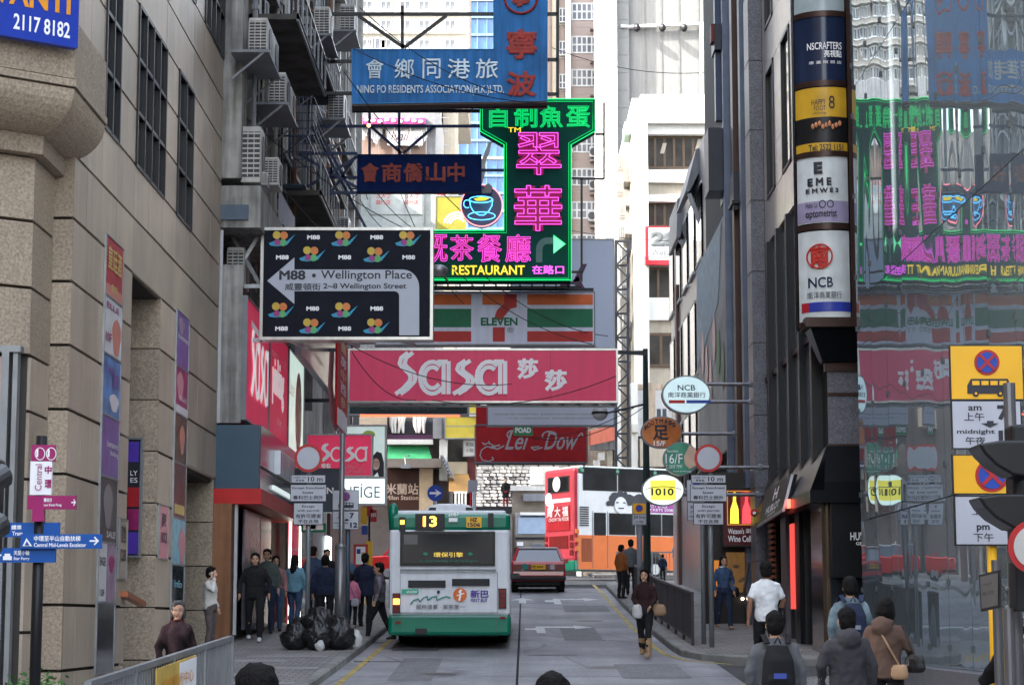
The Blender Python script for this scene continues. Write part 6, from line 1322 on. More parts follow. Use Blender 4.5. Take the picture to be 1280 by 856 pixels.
o = oval('green round spa sign reading 16/F partly behind the no entry disc', 851, 573, 22, 21, 45, M('spa_green', (.02, .22, .13), .3, var=.3, scale=3), bars=((11,),)); o.text('16/F', (832, 567, 853, 579), whites, lift=.012); o.text('T. 2537 7797', (832, 581, 853, 585), whites, lift=.012); o.text('Facial & Massage', (842, 588, 864, 590), whites, lift=.012); o.text('Sunclinic', (834, 562, 848, 565), whites, lift=.012); o.poly([(855, 570), (862, 556), (870, 562), (872, 580), (862, 586), (856, 580)], M('skin_print'), 'hand_print', lift=.009)
o = oval('glowing white oval sign with a yellow square reading 1010', 829, 612, 27, 20, 45.5, M('glow_oval', (.7, .85, .75), .3, emit=(.8, 1, .9), es=0.108), bars=((6,),)); o.band((813, 600, 844, 625), M('lit_yellow', (.6, .55, .05), .4, emit=(1, .9, .1), es=0.09), 'yellow_square', .01); o.text('1010', (814, 610, 842, 619), M('olive_print', (.04, .05, .02), .5), lift=.016, bold=.03); o.ribbon([arc(829, 614, 24, 6, 20, 160)], .9, M('olive_print'), 'arc_mark', lift=.016); o.text('®', (848, 598, 852, 602), dk, lift=.012)
# ---- wine shop
Y = 48; s = Sign('wine_shop_sign', 'deep red lit sign with yellow and red bottles over serif lettering', 'sign', (905, 611, 946, 681), Y, M('wine_red', (.10, .004, .01), .3), frame=black, thick=.2, fw=.03)
s.band((909, 613, 942, 656), M('orange_edge', (.5, .2, .02), .4, emit=(1, .4, .05), es=0.054), 'glow_frame'); s.band((910, 614, 925.5, 655), M('dark_wine', (.12, .01, .01), .4), 'bottle_panel', .01); s.band((926, 614, 941, 655), M('dark_wine2', (.2, .01, .02), .4, emit=(1, .05, .05), es=0.0216), 'bottle_panel', .01)
for cx, m_ in ((918, M('bottle_yellow', (.6, .4, .02), .4, emit=(1, .65, .05), es=0.18)), (933, M('bottle_red', (.5, .02, .03), .4, emit=(1, .08, .1), es=0.126))): s.poly([(cx - 1.5, 615), (cx + 1.5, 615), (cx + 2, 627), (cx + 5, 636), (cx + 5.5, 654), (cx - 5.5, 654), (cx - 5, 636), (cx - 2, 627)], m_, 'bottle_mark', .018)
s.text("Watson's", (910, 660, 930, 667), whites, bold=.02, lift=.01); s.text('Wine Cellar', (910, 669, 945, 677), whites, bold=.02, lift=.01); s.text('酒窖', (932, 660, 941, 666), whites, bold=.02, lift=.01)
wsx = thing('wine_shop', 'dim wine shop window with warm display lights behind the right pavement', 'shop', (P(925, 780, 48.6).x, 48.6, G(48.6)))
pbox(wsx, 880, 590, 962, 800, 48.7, .3, M('dark_shop', (.02, .015, .012), .4), 'shop_front'); s_ = at_root(wsx, 48.68)
s_.band((908, 690, 938, 740), M('warm_window', (.10, .05, .02), .2, var=.6, scale=6, emit=(1, .5, .15), es=0.0108), 'display_window'); s_.band((893, 700, 903, 745), M('orange_window', (.3, .1, .02), .3, emit=(1, .35, .05), es=0.0432), 'display_window')
rw = random.Random(2)
for k in range(8): s_.disc(912 + k * 3.2, rw.uniform(706, 730), 2.6, M('round_goods', (.3, .18, .08), .4, var=.4), name='round_bread', lift=.01, n=10)
s_.disc(928, 748, 1.8, M('bright_bulb', (1, .9, .7), .4, emit=(1, .9, .7), es=2.16), name='bulb', lift=.03, n=10)
MB().tube([P(938, 790, 48), P(930, 738, 48), P(936, 702, 48)], .03, 6).build('chrome_rail', chrome, wsx)
rb = thing('fire_bell', 'pair of round red fire bells on the pillar beside the wine sign', 'alarm bell', P(949, 642, 45.9))
for x in (943, 953): MB().cyl(P(x, 641, 45.95), .09, -.08, 14, 'y').build('bell', tsr, rb); MB().cyl(P(x, 641, 45.86), .035, -.02, 10, 'y').build('bell_hub', whites, rb)
# ================================================================== VEHICLES
busg = M('bus_green', (.0, .17, .10), .3, coat=.4, var=.06); busw = M('bus_white', (.64, .66, .70), .3, coat=.3, var=.05, streak=.14); lampr = M('tail_red', (.16, .01, .01), .25); ambl = M('amber_lit', (.8, .3, .02), .4, emit=(1, .42, .03), es=0.96); redl = M('red_lit', (.6, .03, .02), .4, emit=(1, .06, .04), es=0.3)
def wheel(parent, c, r, w, axis='x', local=False):
    m = MB(); c = Vector(c); d = Vector((1, 0, 0)) if axis == 'x' else Vector((0, 1, 0))
    m.tube([c - d * w / 2, c - d * w * .42, c + d * w * .42, c + d * w / 2], [r * .93, r, r, r * .93], 22); t = m.build('wheel', rubber, parent, local=local)
    MB().tube([c - d * (w / 2 + .012), c + d * (w / 2 + .012)], r * .58, 16).build('rim', galv, t, local=True) if local else MB().tube([c - d * (w / 2 + .012), c + d * (w / 2 + .012)], r * .58, 16).build('rim', galv, t)
    return t
Y = 41.0
bus = thing('single_deck_bus', 'white and green single deck bus seen from behind with amber number 13', 'bus', (P(561, 800, Y).x, Y, G(Y))); B = at_root(bus, Y)
x0, x1 = P(486, 720, Y).x, P(638, 720, Y).x; yz = lambda py: P(560, py, Y).z; L = 10.2
def bb_(z0, z1, m, n, i=0.0, bev=.08, y0=0.0): return MB().box(x0 + i, x1 - i, Y + .02 + y0, Y + L, z0, z1).build(n, m, bus, bevel=bev)
bb_(yz(794), yz(767), busg, 'skirt', -.01, .07); bb_(yz(769), yz(661), busw, 'body', 0, .06); bb_(yz(664), yz(641), busg, 'roof_band', .0, .09); bb_(yz(644), yz(637), busw, 'roof', .08, .08, .15)
q = [(522, 641), (534, 629), (546, 626), (577, 626), (588, 629), (598, 641)]
MB().prism([(P(x, y, Y).x, Y + .9, P(x, y, Y).z) for x, y in q], (0, 2.6, 0)).build('roof_pod', busw, bus, bevel=.04)
for (a, b) in ((531, 543), (581, 593)): B.poly([(a, 638), (a + 4 if a < 560 else a, 631), (b if a < 560 else b - 4, 631), (b, 638)], black, 'pod_vent', lift=-.88, th=.03)
rl = MB().tube([P(604, 640, Y), P(604, 634, Y)], .03, 6); 
MB().tube([P(491.5, 662, Y + .12), P(491.5, 634, Y + .12), P(490.5, 629, Y + .12)], [.09, .1, .05], 12).build('roof_fairing', busg, bus, smooth=True)
wf_ = MB(); O, U, V = at(501, 665, 619, 706, Y); 
B.band((500, 664, 619, 707), black, 'window_frame', lift=0, th=.02); B.band((503, 667, 616, 704), glassd, 'rear_window', lift=.022, th=.01)
B.text('環保引擎', (542, 690, 579, 696), M('amber_vinyl', (.6, .42, .08), .5, emit=(1, .7, .1), es=0.06), lift=.034, bold=.01); B.text('Environmentally Friendly Engine', (525, 699, 597, 703), M('green_vinyl', (.02, .2, .12), .5), lift=.034)
for x in (532, 588): B.disc(x, 692, 3, M('green_vinyl'), 2, 'leaf_mark', lift=.034)
B.band((505, 668, 522, 680), M('grey_notice', (.12, .12, .12), .5), 'notice', lift=.034)
B.band((519, 642, 556, 662), black, 'route_display', lift=0, th=.04); B.text('13', (529, 645, 546, 658), ambl, lift=.045, bold=.02)
B.band((583, 646, 602, 659), tsy, 'number_plate', lift=0, th=.03); B.text('HZ', (588, 647, 597, 652), dk, lift=.034, bold=.05); B.text('1506', (584.5, 653, 600.5, 658), dk, lift=.034, bold=.04)
B.text('2087', (560, 640, 574, 645), whites, lift=.01, bold=.02); B.band((561, 647, 572, 652), whites, 'roof_lamp', lift=0, th=.04)
B.band((499, 646, 507, 664), black, 'lamp_housing', 0, .03); B.band((500.5, 650, 505.5, 655), ambl, 'amber_lamp', .032, .01); B.band((610, 641, 617, 659), black, 'lamp_housing', 0, .03)
B.band((500, 711, 620, 713), greyp, 'panel_edge', 0, .012)
seam = M('panel_seam', (.12, .13, .14), .6)
for r in ((500, 715, 622, 715.6), (500, 765, 622, 765.6), (500, 715, 500.6, 765), (621.4, 715, 622, 765)): B.band(r, seam, 'seam', 0, .008)
for r in ((510, 725, 557, 734), (565, 723, 612, 732)):
    B.band(r, black, 'vent', 0, .012)
    for k in range(4): B.band((r[0], r[1] + 1 + k * 2.3, r[2], r[1] + 1.8 + k * 2.3), darkm, 'vent_slat', .012, .01)
B.band((502, 736, 523, 742), M('mint_sticker', (.05, .4, .25), .5), 'sticker', 0, .006); B.text('wheelchair', (508, 737, 522, 741), whites, lift=.01)
teal = M('teal_swash', (.02, .22, .18), .5)
B.ribbon([[(513, 755), (517, 750), (523, 748), (525, 752), (529, 747), (534, 745), (535, 750), (540, 746), (546, 745), (546, 750), (552, 747), (558, 745), (563, 747)]], 1.5, teal, 'swash'); B.disc(548, 739.5, 2, M('navy_print'), name='dot_mark')
B.disc(575, 743, 8.6, M('bus_orange', (.65, .14, .02), .4), name='emblem'); B.ribbon([[(577, 737), (574, 739), (576, 741), (574, 750)]], 2.4, whites, 'emblem_mark', lift=.01); B.ribbon([[(571, 744), (580, 741)]], 1.2, whites, 'emblem_mark', lift=.012)
B.text('新巴', (588, 737, 611, 747), M('purple_print', (.08, .05, .28), .5), bold=.03, lift=.008); B.text('FIRST BUS', (588, 748, 609, 752), M('purple_print'), bold=.02, lift=.008, shear=.2); B.text('服務優質 · 乘客第一', (520, 755, 581, 761), M('grey_print'), lift=.008, bold=.01)
for (xa, col_) in ((490.5, 1), (623, 0)):
    B.band((xa, 741 if col_ else 735, xa + 10, 766 if col_ else 760), black, 'lamp_cluster', 0, .03); o_ = 741 if col_ else 735
    for k in range(4): B.band((xa + 1.2, o_ + 1 + k * 6, xa + 8.8, o_ + 5.8 + k * 6), ambl if (col_ and k in (1,)) else lampr, 'tail_lamp', .032, .01)
    if col_: B.band((xa + 1.2, 749, xa + 8.8, 755), ambl, 'tail_lamp', .045, .005)
B.band((494, 776, 501, 779), lampr, 'reflector', .02, .01); B.band((625, 770, 632, 773), lampr, 'reflector', .02, .01); B.band((487, 771, 638, 771.6), seam, 'seam', .02, .006); B.band((504, 768, 504.5, 790), seam, 'seam', .02, .006); B.band((621, 768, 621.5, 790), seam, 'seam', .02, .006); B.band((519, 785, 534, 792), black, 'exhaust_recess', .02, .01)
B.text('DENNIS', (550, 774, 578, 778), M('green_vinyl'), lift=.03)
B.band((486, 713, 487.5, 760), seam, 'seam', .0, .005)
wheel(bus, (x0 + .22, Y + 2.6, G(43.6) + .46), .46, .3); wheel(bus, (x1 - .22, Y + 2.6, G(43.6) + .46), .46, .3); wheel(bus, (x0 + .22, Y + 7.6, G(48.6) + .46), .46, .3); wheel(bus, (x1 - .22, Y + 7.6, G(48.6) + .46), .46, .3)
MB().box(x0 + .25, x1 - .25, Y + .4, Y + L - .3, G(Y) + .24, yz(792)).build('underbody', M('dark_core'), bus)
for k in range(5): MB().box(x1 - .005, x1 + .008, Y + 1.0 + k * 1.75, Y + 2.55 + k * 1.75, yz(712), yz(668)).build('side_window', glassd, bus)
MB().box(x1, x1 + .18, Y + .1, Y + .25, yz(722), yz(716)).build('side_lamp', black, bus)
# ---- double deck bus
A_ = R(29)
bgl = M('bus_glass', (.012, .013, .016), .25, spec=.06, var=.5, scale=1.5)
dd = thing('double_deck_bus', 'white and orange double deck bus with a red rear turning across the junction', 'bus', (P(719, 725, 84.3).x, 84.3, G(85)), A_)
Lb, Wb = 11.3, 2.5; pz_ = lambda px: (px - 719) / 27.1; zy = lambda py: (728 - py) / 30.9
ddw = M('dd_white', (.68, .68, .67), .3, var=.06, streak=.06); ddr = M('dd_red', (.50, .05, .07), .3, var=.15, scale=1.5); ddo = M('dd_orange', (.65, .13, .01), .3, var=.06); 
def lb(x0, x1, y0, y1, z0, z1, m, n, bev=0, **k): return MB().box(x0, x1, y0, y1, z0, z1).build(n, m, dd, local=True, bevel=bev, **k)
lb(.12, Lb, 0, Wb, .42, 4.28, ddw, 'body', .06); lb(-.02, .30, .03, Wb - .03, .75, 4.52, ddr, 'rear_panel', .14); lb(-.04, .5, .02, Wb - .02, .38, .8, busg, 'rear_bumper', .05)
lb(.2, Lb, -.015, Wb + .01, 4.28, 4.52, busg, 'roof', .07); lb(.3, Lb - .2, .12, Wb - .12, 4.5, 4.60, M('pale_roof', (.6, .62, .62), .5), 'roof_top', .04)
lb(.15, Lb, -.012, .0, .45, zy(672), ddo, 'orange_side')
for a, b in ((729, 773), (774, 822), (823, 871), (872, 919), (920, 968)): lb(pz_(a), pz_(b), -.012, 0, zy(617), zy(588), black, 'window_frame'); lb(pz_(a) + .06, pz_(b) - .06, -.022, -.012, zy(616), zy(589), bgl, 'window')
for a, b in ((762, 796), (797, 830), (831, 870), (871, 905)): lb(pz_(a), pz_(b), -.024, -.012, zy(671), zy(644), black, 'window_frame'); lb(pz_(a) + .05, pz_(b) - .05, -.034, -.024, zy(670), zy(645), bgl, 'window')
lb(pz_(743), pz_(758), -.024, -.012, zy(672), zy(644), bgl, 'door_window'); 
for x in (741, 760): lb(pz_(x), pz_(x) + .02, -.02, -.012, .5, zy(642), seam, 'seam')
v = MB(); 
for k in range(9): v.box(pz_(725), pz_(736), -.04, -.01, zy(637) - .09 * k - .05, zy(637) - .09 * k)
v.build('vent_louvre', darkm, dd, local=True); lb(pz_(727), pz_(740), -.02, -.013, .75, zy(676), M('rust_grille', (.25, .05, .01), .6, streak=.3), 'engine_grille')
for px in (814, 868): 
    c = (pz_(px) + .25, -.0, .55); MB().cyl((c[0], -.018, c[2]), .62, .02, 20, 'y').build('wheel_arch', black, dd, local=True); w = MB().cyl((c[0], -.05, c[2] - .07), .5, .3, 20, 'y').build('wheel', rubber, dd, local=True); MB().cyl((c[0], -.07, c[2] - .07), .22, .06, 14, 'y').build('rim', galv, w, local=True)
def dt(s, px0, y0, px1, y1, m, **k):
    mb = MB(); vs, fs = tmesh(s, k.get('bold', 0)); a = min(v.x for v in vs); b = max(v.x for v in vs); c = min(v.y for v in vs); d = max(v.y for v in vs)
    mb.add([(pz_(px0) + (v.x - a) / (b - a) * (pz_(px1) - pz_(px0)), -.03, zy(y1) + (v.y - c) / (d - c) * (zy(y0) - zy(y1))) for v in vs], fs); return mb.build('lettering', m, dd, local=True)
purp = M('purple_ad', (.28, .03, .24), .4, var=.15); lb(pz_(806), pz_(856), -.02, -.012, zy(642), zy(624), purp, 'advert'); dt('LAST SMILE', 812, 632, 838, 636, whites, bold=.02); dt('七月至九月', 812, 626, 850, 631, whites, bold=.02); dt('TICKETS 2008', 810, 637, 845, 640, whites)
mb = MB(); rr = random.Random(9)
for k in range(46):
    a = rr.uniform(0, math.pi); r = rr.uniform(.4, .58); cx_, cz_ = pz_(777) + r * math.cos(a) * 1.0, zy(634) + r * .75 * math.sin(a) + .05; s_ = rr.uniform(.1, .17)
    mb.add([(cx_ + s_ * math.cos(t), -.022 - k * .0002, cz_ + s_ * math.sin(t)) for t in [i * math.pi / 4 for i in range(8)]], [tuple(range(8))])
mb.build('advert_hair', dk, dd, local=True, kind='stuff'); mb = MB(); mb.add([(pz_(777) + .3 * math.cos(t), -.036, zy(634) + .34 * math.sin(t)) for t in [i * math.pi / 8 for i in range(16)]], [tuple(range(16))]); mb.build('advert_face', M('pale_print', (.68, .68, .68), .5), dd, local=True)
for (a, b, c, d) in ((771, 630, 774, 631.5), (780, 630, 783, 631.5), (774, 637, 781, 638.5)): lb(pz_(a), pz_(b if False else c), -.045, -.038, zy(d), zy(b), dk, 'advert_mark')
# rear face details (faces local -x)
def rb_(y0, y1, z0, z1, m, n, d=.0): return MB().box(-.045 - d, -.02, y0, y1, z0, z1).build(n, m, dd, local=True)
rb_(.4, 2.1, 3.55, 4.2, black, 'window_frame'); rb_(.48, 2.02, 3.6, 4.15, bgl, 'rear_window', .01); MB().cyl((-.07, 1.35, 3.9), .3, .02, 18, 'x').build('round_mark', whites, dd, local=True)
rb_(.35, 2.15, 2.0, 3.0, M('rear_seam', (.35, .012, .02), .3), 'engine_cover'); rb_(.5, 2.0, 1.3, 1.8, lampr, 'grille'); rb_(.3, 2.2, 3.15, 3.3, whites, 'sunlit_stripe'); MB().cyl((-.06, 2.0, 3.3), .28, .012, 16, 'x').build('sunlit_patch', whites, dd, local=True); MB().cyl((-.055, 1.8, 3.0), .2, .012, 16, 'x').build('sunlit_patch', whites, dd, local=True)  # stripe and patches paint the sunlit part of the rear in white
for i, ch in enumerate('周大福'):
    vs, fs = tmesh(ch, .03); mb = MB(); mb.add([(-.062, 2.15 - .62 * i - v.x * .48, 2.62 + v.y * .42) for v in vs], fs); mb.build('lettering', whites, dd, local=True)
vs, fs = tmesh('CHOW TAI FOOK', .02); mb = MB(); mb.add([(-.062, 2.0 - v.x * .2, 2.4 + v.y * .2) for v in vs], fs); mb.build('lettering', whites, dd, local=True)
for y in (.25, 2.25):
    for k in range(3): rb_(y - .11, y + .11, 1.0 + k * .3, 1.22 + k * .3, lampr, 'tail_lamp')
for k in range(3): lb(.02, .2, -.02, .06, 1.15 + k * .35, 1.35 + k * .35, M('orange_lens', (.6, .15, .03), .4), 'side_lens', .03)
# ---- taxis
txr = M('taxi_red', (.50, .012, .025), .22, coat=.6, var=.05); txs = M('taxi_silver', (.5, .52, .55), .3, .2)
def make_car(name, label, cat, loc, rz, paint, roofm, lit=True):
    t = thing(name, label, cat, loc, rz)
    prof = [(.02, .32), (-.02, .5), (.0, .82), (.06, .93), (.9, .98), (3.35, .95), (4.45, .80), (4.62, .66), (4.62, .32)]
    m = MB(); r = []
    for x, i in ((-.845, .04), (-.80, 0), (.80, 0), (.845, .04)): r.append([(x, p[0] + (i if p[0] < 1 else -i if p[0] > 4 else 0), p[1] - (i if p[1] > .7 else 0)) for p in prof])
    m.loft(r); m.build('body', paint, t, local=True, bevel=.02)
    cab = [(.80, .96), (1.22, 1.36), (2.95, 1.38), (3.55, .95)]
    m = MB(); lo, hi = .76, .62
    vs = []
    for s in (-1, 1):
        for (y, z) in cab: vs.append((s * (lo if z < 1.1 else hi), y, z))
    m.add(vs, [(0, 1, 2, 3), (7, 6, 5, 4), (0, 4, 5, 1), (1, 5, 6, 2), (2, 6, 7, 3)]); m.build('cabin_glass', M('car_glass', (.10, .13, .16), .08, spec=.9, var=0), t, local=True)
    m = MB(); m.prism([(-.63, 1.18, 1.35), (.63, 1.18, 1.35), (.63, 3.0, 1.37), (-.63, 3.0, 1.37)], (0, 0, .06)); m.build('roof', roofm, t, local=True, bevel=.025)
    for s in (-1, 1):
        for (a, b) in ((0, 1), (3, 2)): MB().bar((s * (lo + .005), *cab[a]), (s * (hi + .005), *cab[b]), .09, .07).build('pillar', paint, t, local=True)
        MB().bar((s * (lo + .0), 2.1, .96), (s * (hi + .0), 2.1, 1.38), .08, .04).build('pillar', paint, t, local=True)
    MB().box(-.86, .86, -.1, .25, .34, .47).build('bumper', M('dark_bumper', (.02, .02, .022), .5), t, local=True, bevel=.04); MB().box(-.86, .86, 4.5, 4.72, .34, .56).build('bumper', M('dark_bumper'), t, local=True, bevel=.04)
    MB().box(-.82, .82, -.035, -.01, .62, .66).build('trim_strip', darkm, t, local=True); MB().box(-.45, .45, -.03, -.0, .66, .84).build('boot_panel', lampr, t, local=True)
    for s in (-1, 1): MB().box(s * .80, s * .50, -.045, .0, .67, .84).build('tail_lamp', lampr, t, local=True)
    MB().box(-.22, .22, -.055, -.03, .68, .83).build('number_plate', tsy, t, local=True)
    vs, fs = tmesh('FZ 2994', .03); mb = MB(); mb.add([(-.19 + v.x * .098, -.058, .72 + v.y * .1) for v in vs], fs); mb.build('lettering', dk, t, local=True)
    MB().cyl((-.42, -.04, .76), .1, .01, 14, 'y').build('sticker', teal, t, local=True); MB().box(.36, .48, -.06, -.03, .68, .82).build('sticker', tsw, t, local=True)
    for s in (-1, 1): MB().box(s * .86, s * 1.0, 2.9, 3.05, .95, 1.1).build('wing_mirror', paint, t, local=True, bevel=.02)
    for y in (1.0, 3.75):
        for s in (-1, 1): wheel(t, (s * .74, y, .3), .3, .2, local=True)
    MB().box(-.2, .2, 1.9, 2.05, 1.43, 1.55).build('roof_sign', tsw, t, local=True, bevel=.02)
    MB().box(-.7, .7, .3, 4.3, .2, .36).build('underbody', M('dark_core'), t, local=True)
    return t
make_car('taxi', 'dark red taxi with silver roof seen from behind in the right lane', 'taxi', (P(673, 738, 66).x, 66, G(67) ), 0, txr, txs)
make_car('taxi', 'bright red taxi crossing the junction side on, behind the bus stop post', 'taxi', (P(455, 718, 85).x, 85, G(85)), R(-90), M('taxi_red_bright', (.5, .02, .02), .25, coat=.4), txs, lit=False)
# ---- truck
Y = 98; tk = thing('box_truck', 'beige box truck facing the camera beside the stone wall', 'truck', (P(669, 700, Y).x, Y, G(Y)))
pbox(tk, 640, 611, 699, 700, Y + 1.6, 5, M('truck_box', (.26, .22, .18), .6, var=.08), 'cargo_box'); pbox(tk, 638, 607, 700, 613, Y + 1.4, 5.2, whitew, 'cargo_roof'); pbox(tk, 654, 617, 688, 626, Y + 1.2, .5, greyp, 'cooling_unit')
o = MB(); a, b = P(643, 696, Y), P(697, 640, Y); o.prism([(a.x, Y, a.z), (a.x, Y + 1.6, a.z), (a.x, Y + 1.6, b.z), (a.x, Y + .35, b.z), (a.x, Y + .02, P(0, 668, Y).z)], (b.x - a.x, 0, 0)); o.build('cab', M('truck_cab', (.24, .22, .19), .4, coat=.3), tk, bevel=.06)
o = MB(); c0, c1 = P(647, 667, Y - .02), P(693, 645, Y + .28); o.prism([(c0.x, Y - .03, c0.z), (c1.x, Y - .03, c0.z), (c1.x - .05, Y + .25, c1.z), (c0.x + .05, Y + .25, c1.z)], (0, .05, 0)).build('windscreen', M('sky_glass', (.12, .2, .3), .06, spec=.9), tk)
tt_ = at_root(tk, Y); tt_.band((644, 671, 696, 674), darkm, 'grille', 0, .03); 
for x in (646, 687): tt_.band((x, 677, x + 8, 682), whites, 'headlight', 0, .05)
tt_.band((643, 684, 697, 692), M('dark_bumper'), 'bumper', 0, .12); tt_.band((664, 685, 676, 690), tsy, 'number_plate', .12, .02); pbox(tk, 650, 640, 690, 643.5, Y + .1, .3, whites, 'sun_visor')
for x in (a.x + .3, b.x - .3): wheel(tk, (x, Y + .9, G(Y) + .45), .45, .3)
MB().box(a.x + .3, b.x - .3, Y + .3, Y + 6.2, G(Y) + .35, P(0, 692, Y).z).build('chassis', M('dark_core'), tk)

# ================================================================== STREET FURNITURE
# left galvanised barrier
def railing(name, label, p0, p1, h, mat, nbay, bars, top=.05, kick=.0, barw=.012):
    p0, p1 = Vector(p0), Vector(p1); t = thing(name, label, 'railing', (p0 + p1) / 2)
    up = Vector((0, 0, h))
    gz = lambda p: Vector((p.x, p.y, G(p.y) + .13))
    n = nbay
    for k in range(n + 1):
        q = gz(p0.lerp(p1, k / n)); MB().bar(q, q + up * 1.02, top * 1.1).build('post', mat, t)
    for k in range(n):
        a, b = gz(p0.lerp(p1, k / n)), gz(p0.lerp(p1, (k + 1) / n)); MB().bar(a + up, b + up, top).build('top_rail', mat, t); MB().bar(a + Vector((0, 0, .12)), b + Vector((0, 0, .12)), top * .7).build('bottom_rail', mat, t)
        for i in range(1, bars): q = a.lerp(b, i / bars); MB().bar(q + Vector((0, 0, .12)), q + up, barw, barw * 2).build('bar', mat, t)
    return t
rl_ = railing('pavement_railing', 'galvanised railing along the kerb at lower left with a yellow banner', (-3.42, 17.2, 0), (-3.2, 24.2, 0), 1.0, galv, 4, 15, .055, barw=.03)
bn = thing('yellow_banner', 'small yellow and white banner with orange characters tied to the railing', 'banner', (-3.33, 20.6, G(20.6) + .3))
z0 = G(20) + .25; A0, A1 = Vector((-3.28, 19.6, z0)), Vector((-3.22, 21.6, z0 + .1)); MB().prism([A0, A1, A1 + Vector((0, 0, .82)), A0 + Vector((0, 0, .82))], (.012, 0, 0)).build('sheet', M('banner_yellow', (.6, .4, .08), .6, var=.15), bn)
MB().prism([A0.lerp(A1, .55) + Vector((.014, 0, .02)), A1 + Vector((.014, 0, .02)), A1 + Vector((.014, 0, .8)), A0.lerp(A1, .55) + Vector((.014, 0, .8))], (.004, 0, 0)).build('white_half', whites, bn)
letter('創意藝術中心', A0.lerp(A1, .1) + Vector((.02, 0, .58)), (A1 - A0) * .8, (0, 0, .13), M('orange_print'), bn, lift=.006); letter('小朋友 英文班', A0.lerp(A1, .1) + Vector((.02, 0, .38)), (A1 - A0) * .8, (0, 0, .12), M('navy_print'), bn, lift=.006); letter('25 365', A0.lerp(A1, .15) + Vector((.02, 0, .12)), (A1 - A0) * .7, (0, 0, .14), redp, bn, lift=.006)
railing('pavement_railing', 'dark pedestrian railing along the right kerb behind the crossing woman', (3.42, 40.2, 0), (3.4, 58.6, 0), .98, M('dark_bronze_rail', (.035, .03, .035), .45, .4), 9, 14, .05, barw=.028)
rlr = railing('pavement_railing', 'grey metal railing standing in front of the double decker bus', (P(770, 700, 76).x, 75.2, 0), (P(900, 700, 76).x, 75.2, 0), 1.0, galv, 3, 10, .05, barw=.02)
# finger post
Y = 17; fp = thing('finger_post', 'black post with blue and plum direction fingers at the lower left', 'signpost', (P(48, 800, Y).x, Y, G(Y) + .13)); o = at_root(fp, Y)
polepx(fp, 48, Y, 545, .045, black, dy=.0)
bfg = M('finger_blue', (.008, .09, .36), .35, var=.05); plm = M('finger_plum', (.32, .015, .12), .35)
def finger(r, m, txt, ang=0, lift=.05):
    o.band(r, m, 'finger', lift=lift, th=.04)
    for tx, rr in txt: o.text(tx, rr, whites, lift=lift + .045, bold=.02)
finger((-30, 653, 75, 671), bfg, [('鐵車', (15, 656, 28, 662)), ('Tram', (16, 664, 29, 669))], lift=-.02); finger((30, 668, 131, 686), bfg, [('中環至半山自動扶梯', (47, 670, 105, 677)), ('Central Mid-Levels Escalator', (47, 679, 112, 684)), ('→', (116, 671, 128, 682))], lift=.09); finger((-30, 685, 72, 703), bfg, [('天星小輪', (20, 688, 40, 694)), ('Star Ferry', (20, 696, 40, 701)), ('←', (-6, 688, 5, 700))], lift=.04)
o.poly([(33, 683), (38, 673), (45, 683)], whites, 'mountain_mark', lift=.135); o.poly([(36, 682), (38.5, 677), (42, 682)], bfg, 'mountain_mark', lift=.141); o.poly([(7, 700), (7, 695), (9, 695), (9, 692), (16, 692), (16, 695), (18, 695), (18, 700)], whites, 'ship_mark', lift=.085)
finger((37, 620, 98, 637), plm, [('蘭桂坊', (58, 623, 68, 628)), ('Lan Kwai Fong', (58, 630, 80, 634)), ('→', (92, 624, 98, 633))], lift=.05); o.band((43, 636, 58, 652), plm, 'collar', .045, .05)
o.band((40, 577, 68, 619), whites, 'info_board', .05, .04); o.band((42, 557, 72, 577.5), plm, 'info_head', .05, .04)
for cx in (50, 64): o.line([(cx + 6 * math.cos(k * math.pi / 10), 567 + 7.5 * math.sin(k * math.pi / 10)) for k in range(20)], 1.2, whites, 'info_ring', lift=.095, closed=True); o.text('i', (cx - 1.5, 562, cx + 1.5, 572), whites, lift=.095, bold=.06)
o.text('中', (59, 583, 68, 593), plm, lift=.095, bold=.03); o.text('環', (59, 600, 68, 611), plm, lift=.095, bold=.03)
a_ = P(52, 613, Y - .1); b_ = P(52, 580, Y - .1); letter('Central', a_, (0, 0, b_.z - a_.z), (-.055, 0, 0), plm, fp, lift=.005)
# traffic lights
def visor(t, px, py, w, h, Y, name='visor', d=.32):
    c = P(px + w / 2, py + h / 2, Y); r = w / F * Y / 2; m = MB(); rings = []
    for (dy, k) in ((0, 1), (-d, .92)):
        ring = []
        for i in range(13):
            a = math.pi * (-.12 + 1.24 * i / 12); ring.append(Vector((c.x + r * k * math.cos(a), Y + dy, c.z - r * .1 + r * k * math.sin(a) - (-dy) * .22)))
        rings.append(ring)
    n = len(m.v); m.v += rings[0] + rings[1]; m.f += [(i, i + 1, 14 + i, 13 + i) for i in range(12)]
    o_ = m.build(name, black, t); sm = o_.modifiers.new('s', 'SOLIDIFY'); sm.thickness = .012
tl = thing('traffic_light', 'black hooded traffic light cut off by the left frame edge', 'traffic light', (P(-16, 800, 14).x, 14, G(14) + .13)); xl = P(-22, 650, 14).x
MB().box(xl - .14, xl + .09, 14.02, 14.22, P(0, 690, 14).z, P(0, 572, 14).z).build('housing', black, tl, bevel=.02); visor(tl, -24, 582, 40, 28, 14); visor(tl, -27, 642, 40, 30, 14); MB().tube([(xl, 14.1, G(14)), (xl, 14.1, P(0, 700, 14).z)], .05, 10).build('post', black, tl)
Yt = 13.2; tl = thing('traffic_light', 'black hooded traffic light cut off by the right frame edge', 'traffic light', (P(1270, 800, Yt).x, Yt, G(Yt) + .13))
xr_ = P(1290, 650, Yt).x; MB().box(xr_ - .11, xr_ + .2, Yt, Yt + .22, P(0, 690, Yt).z, P(0, 530, Yt).z).build('housing', black, tl, bevel=.02)
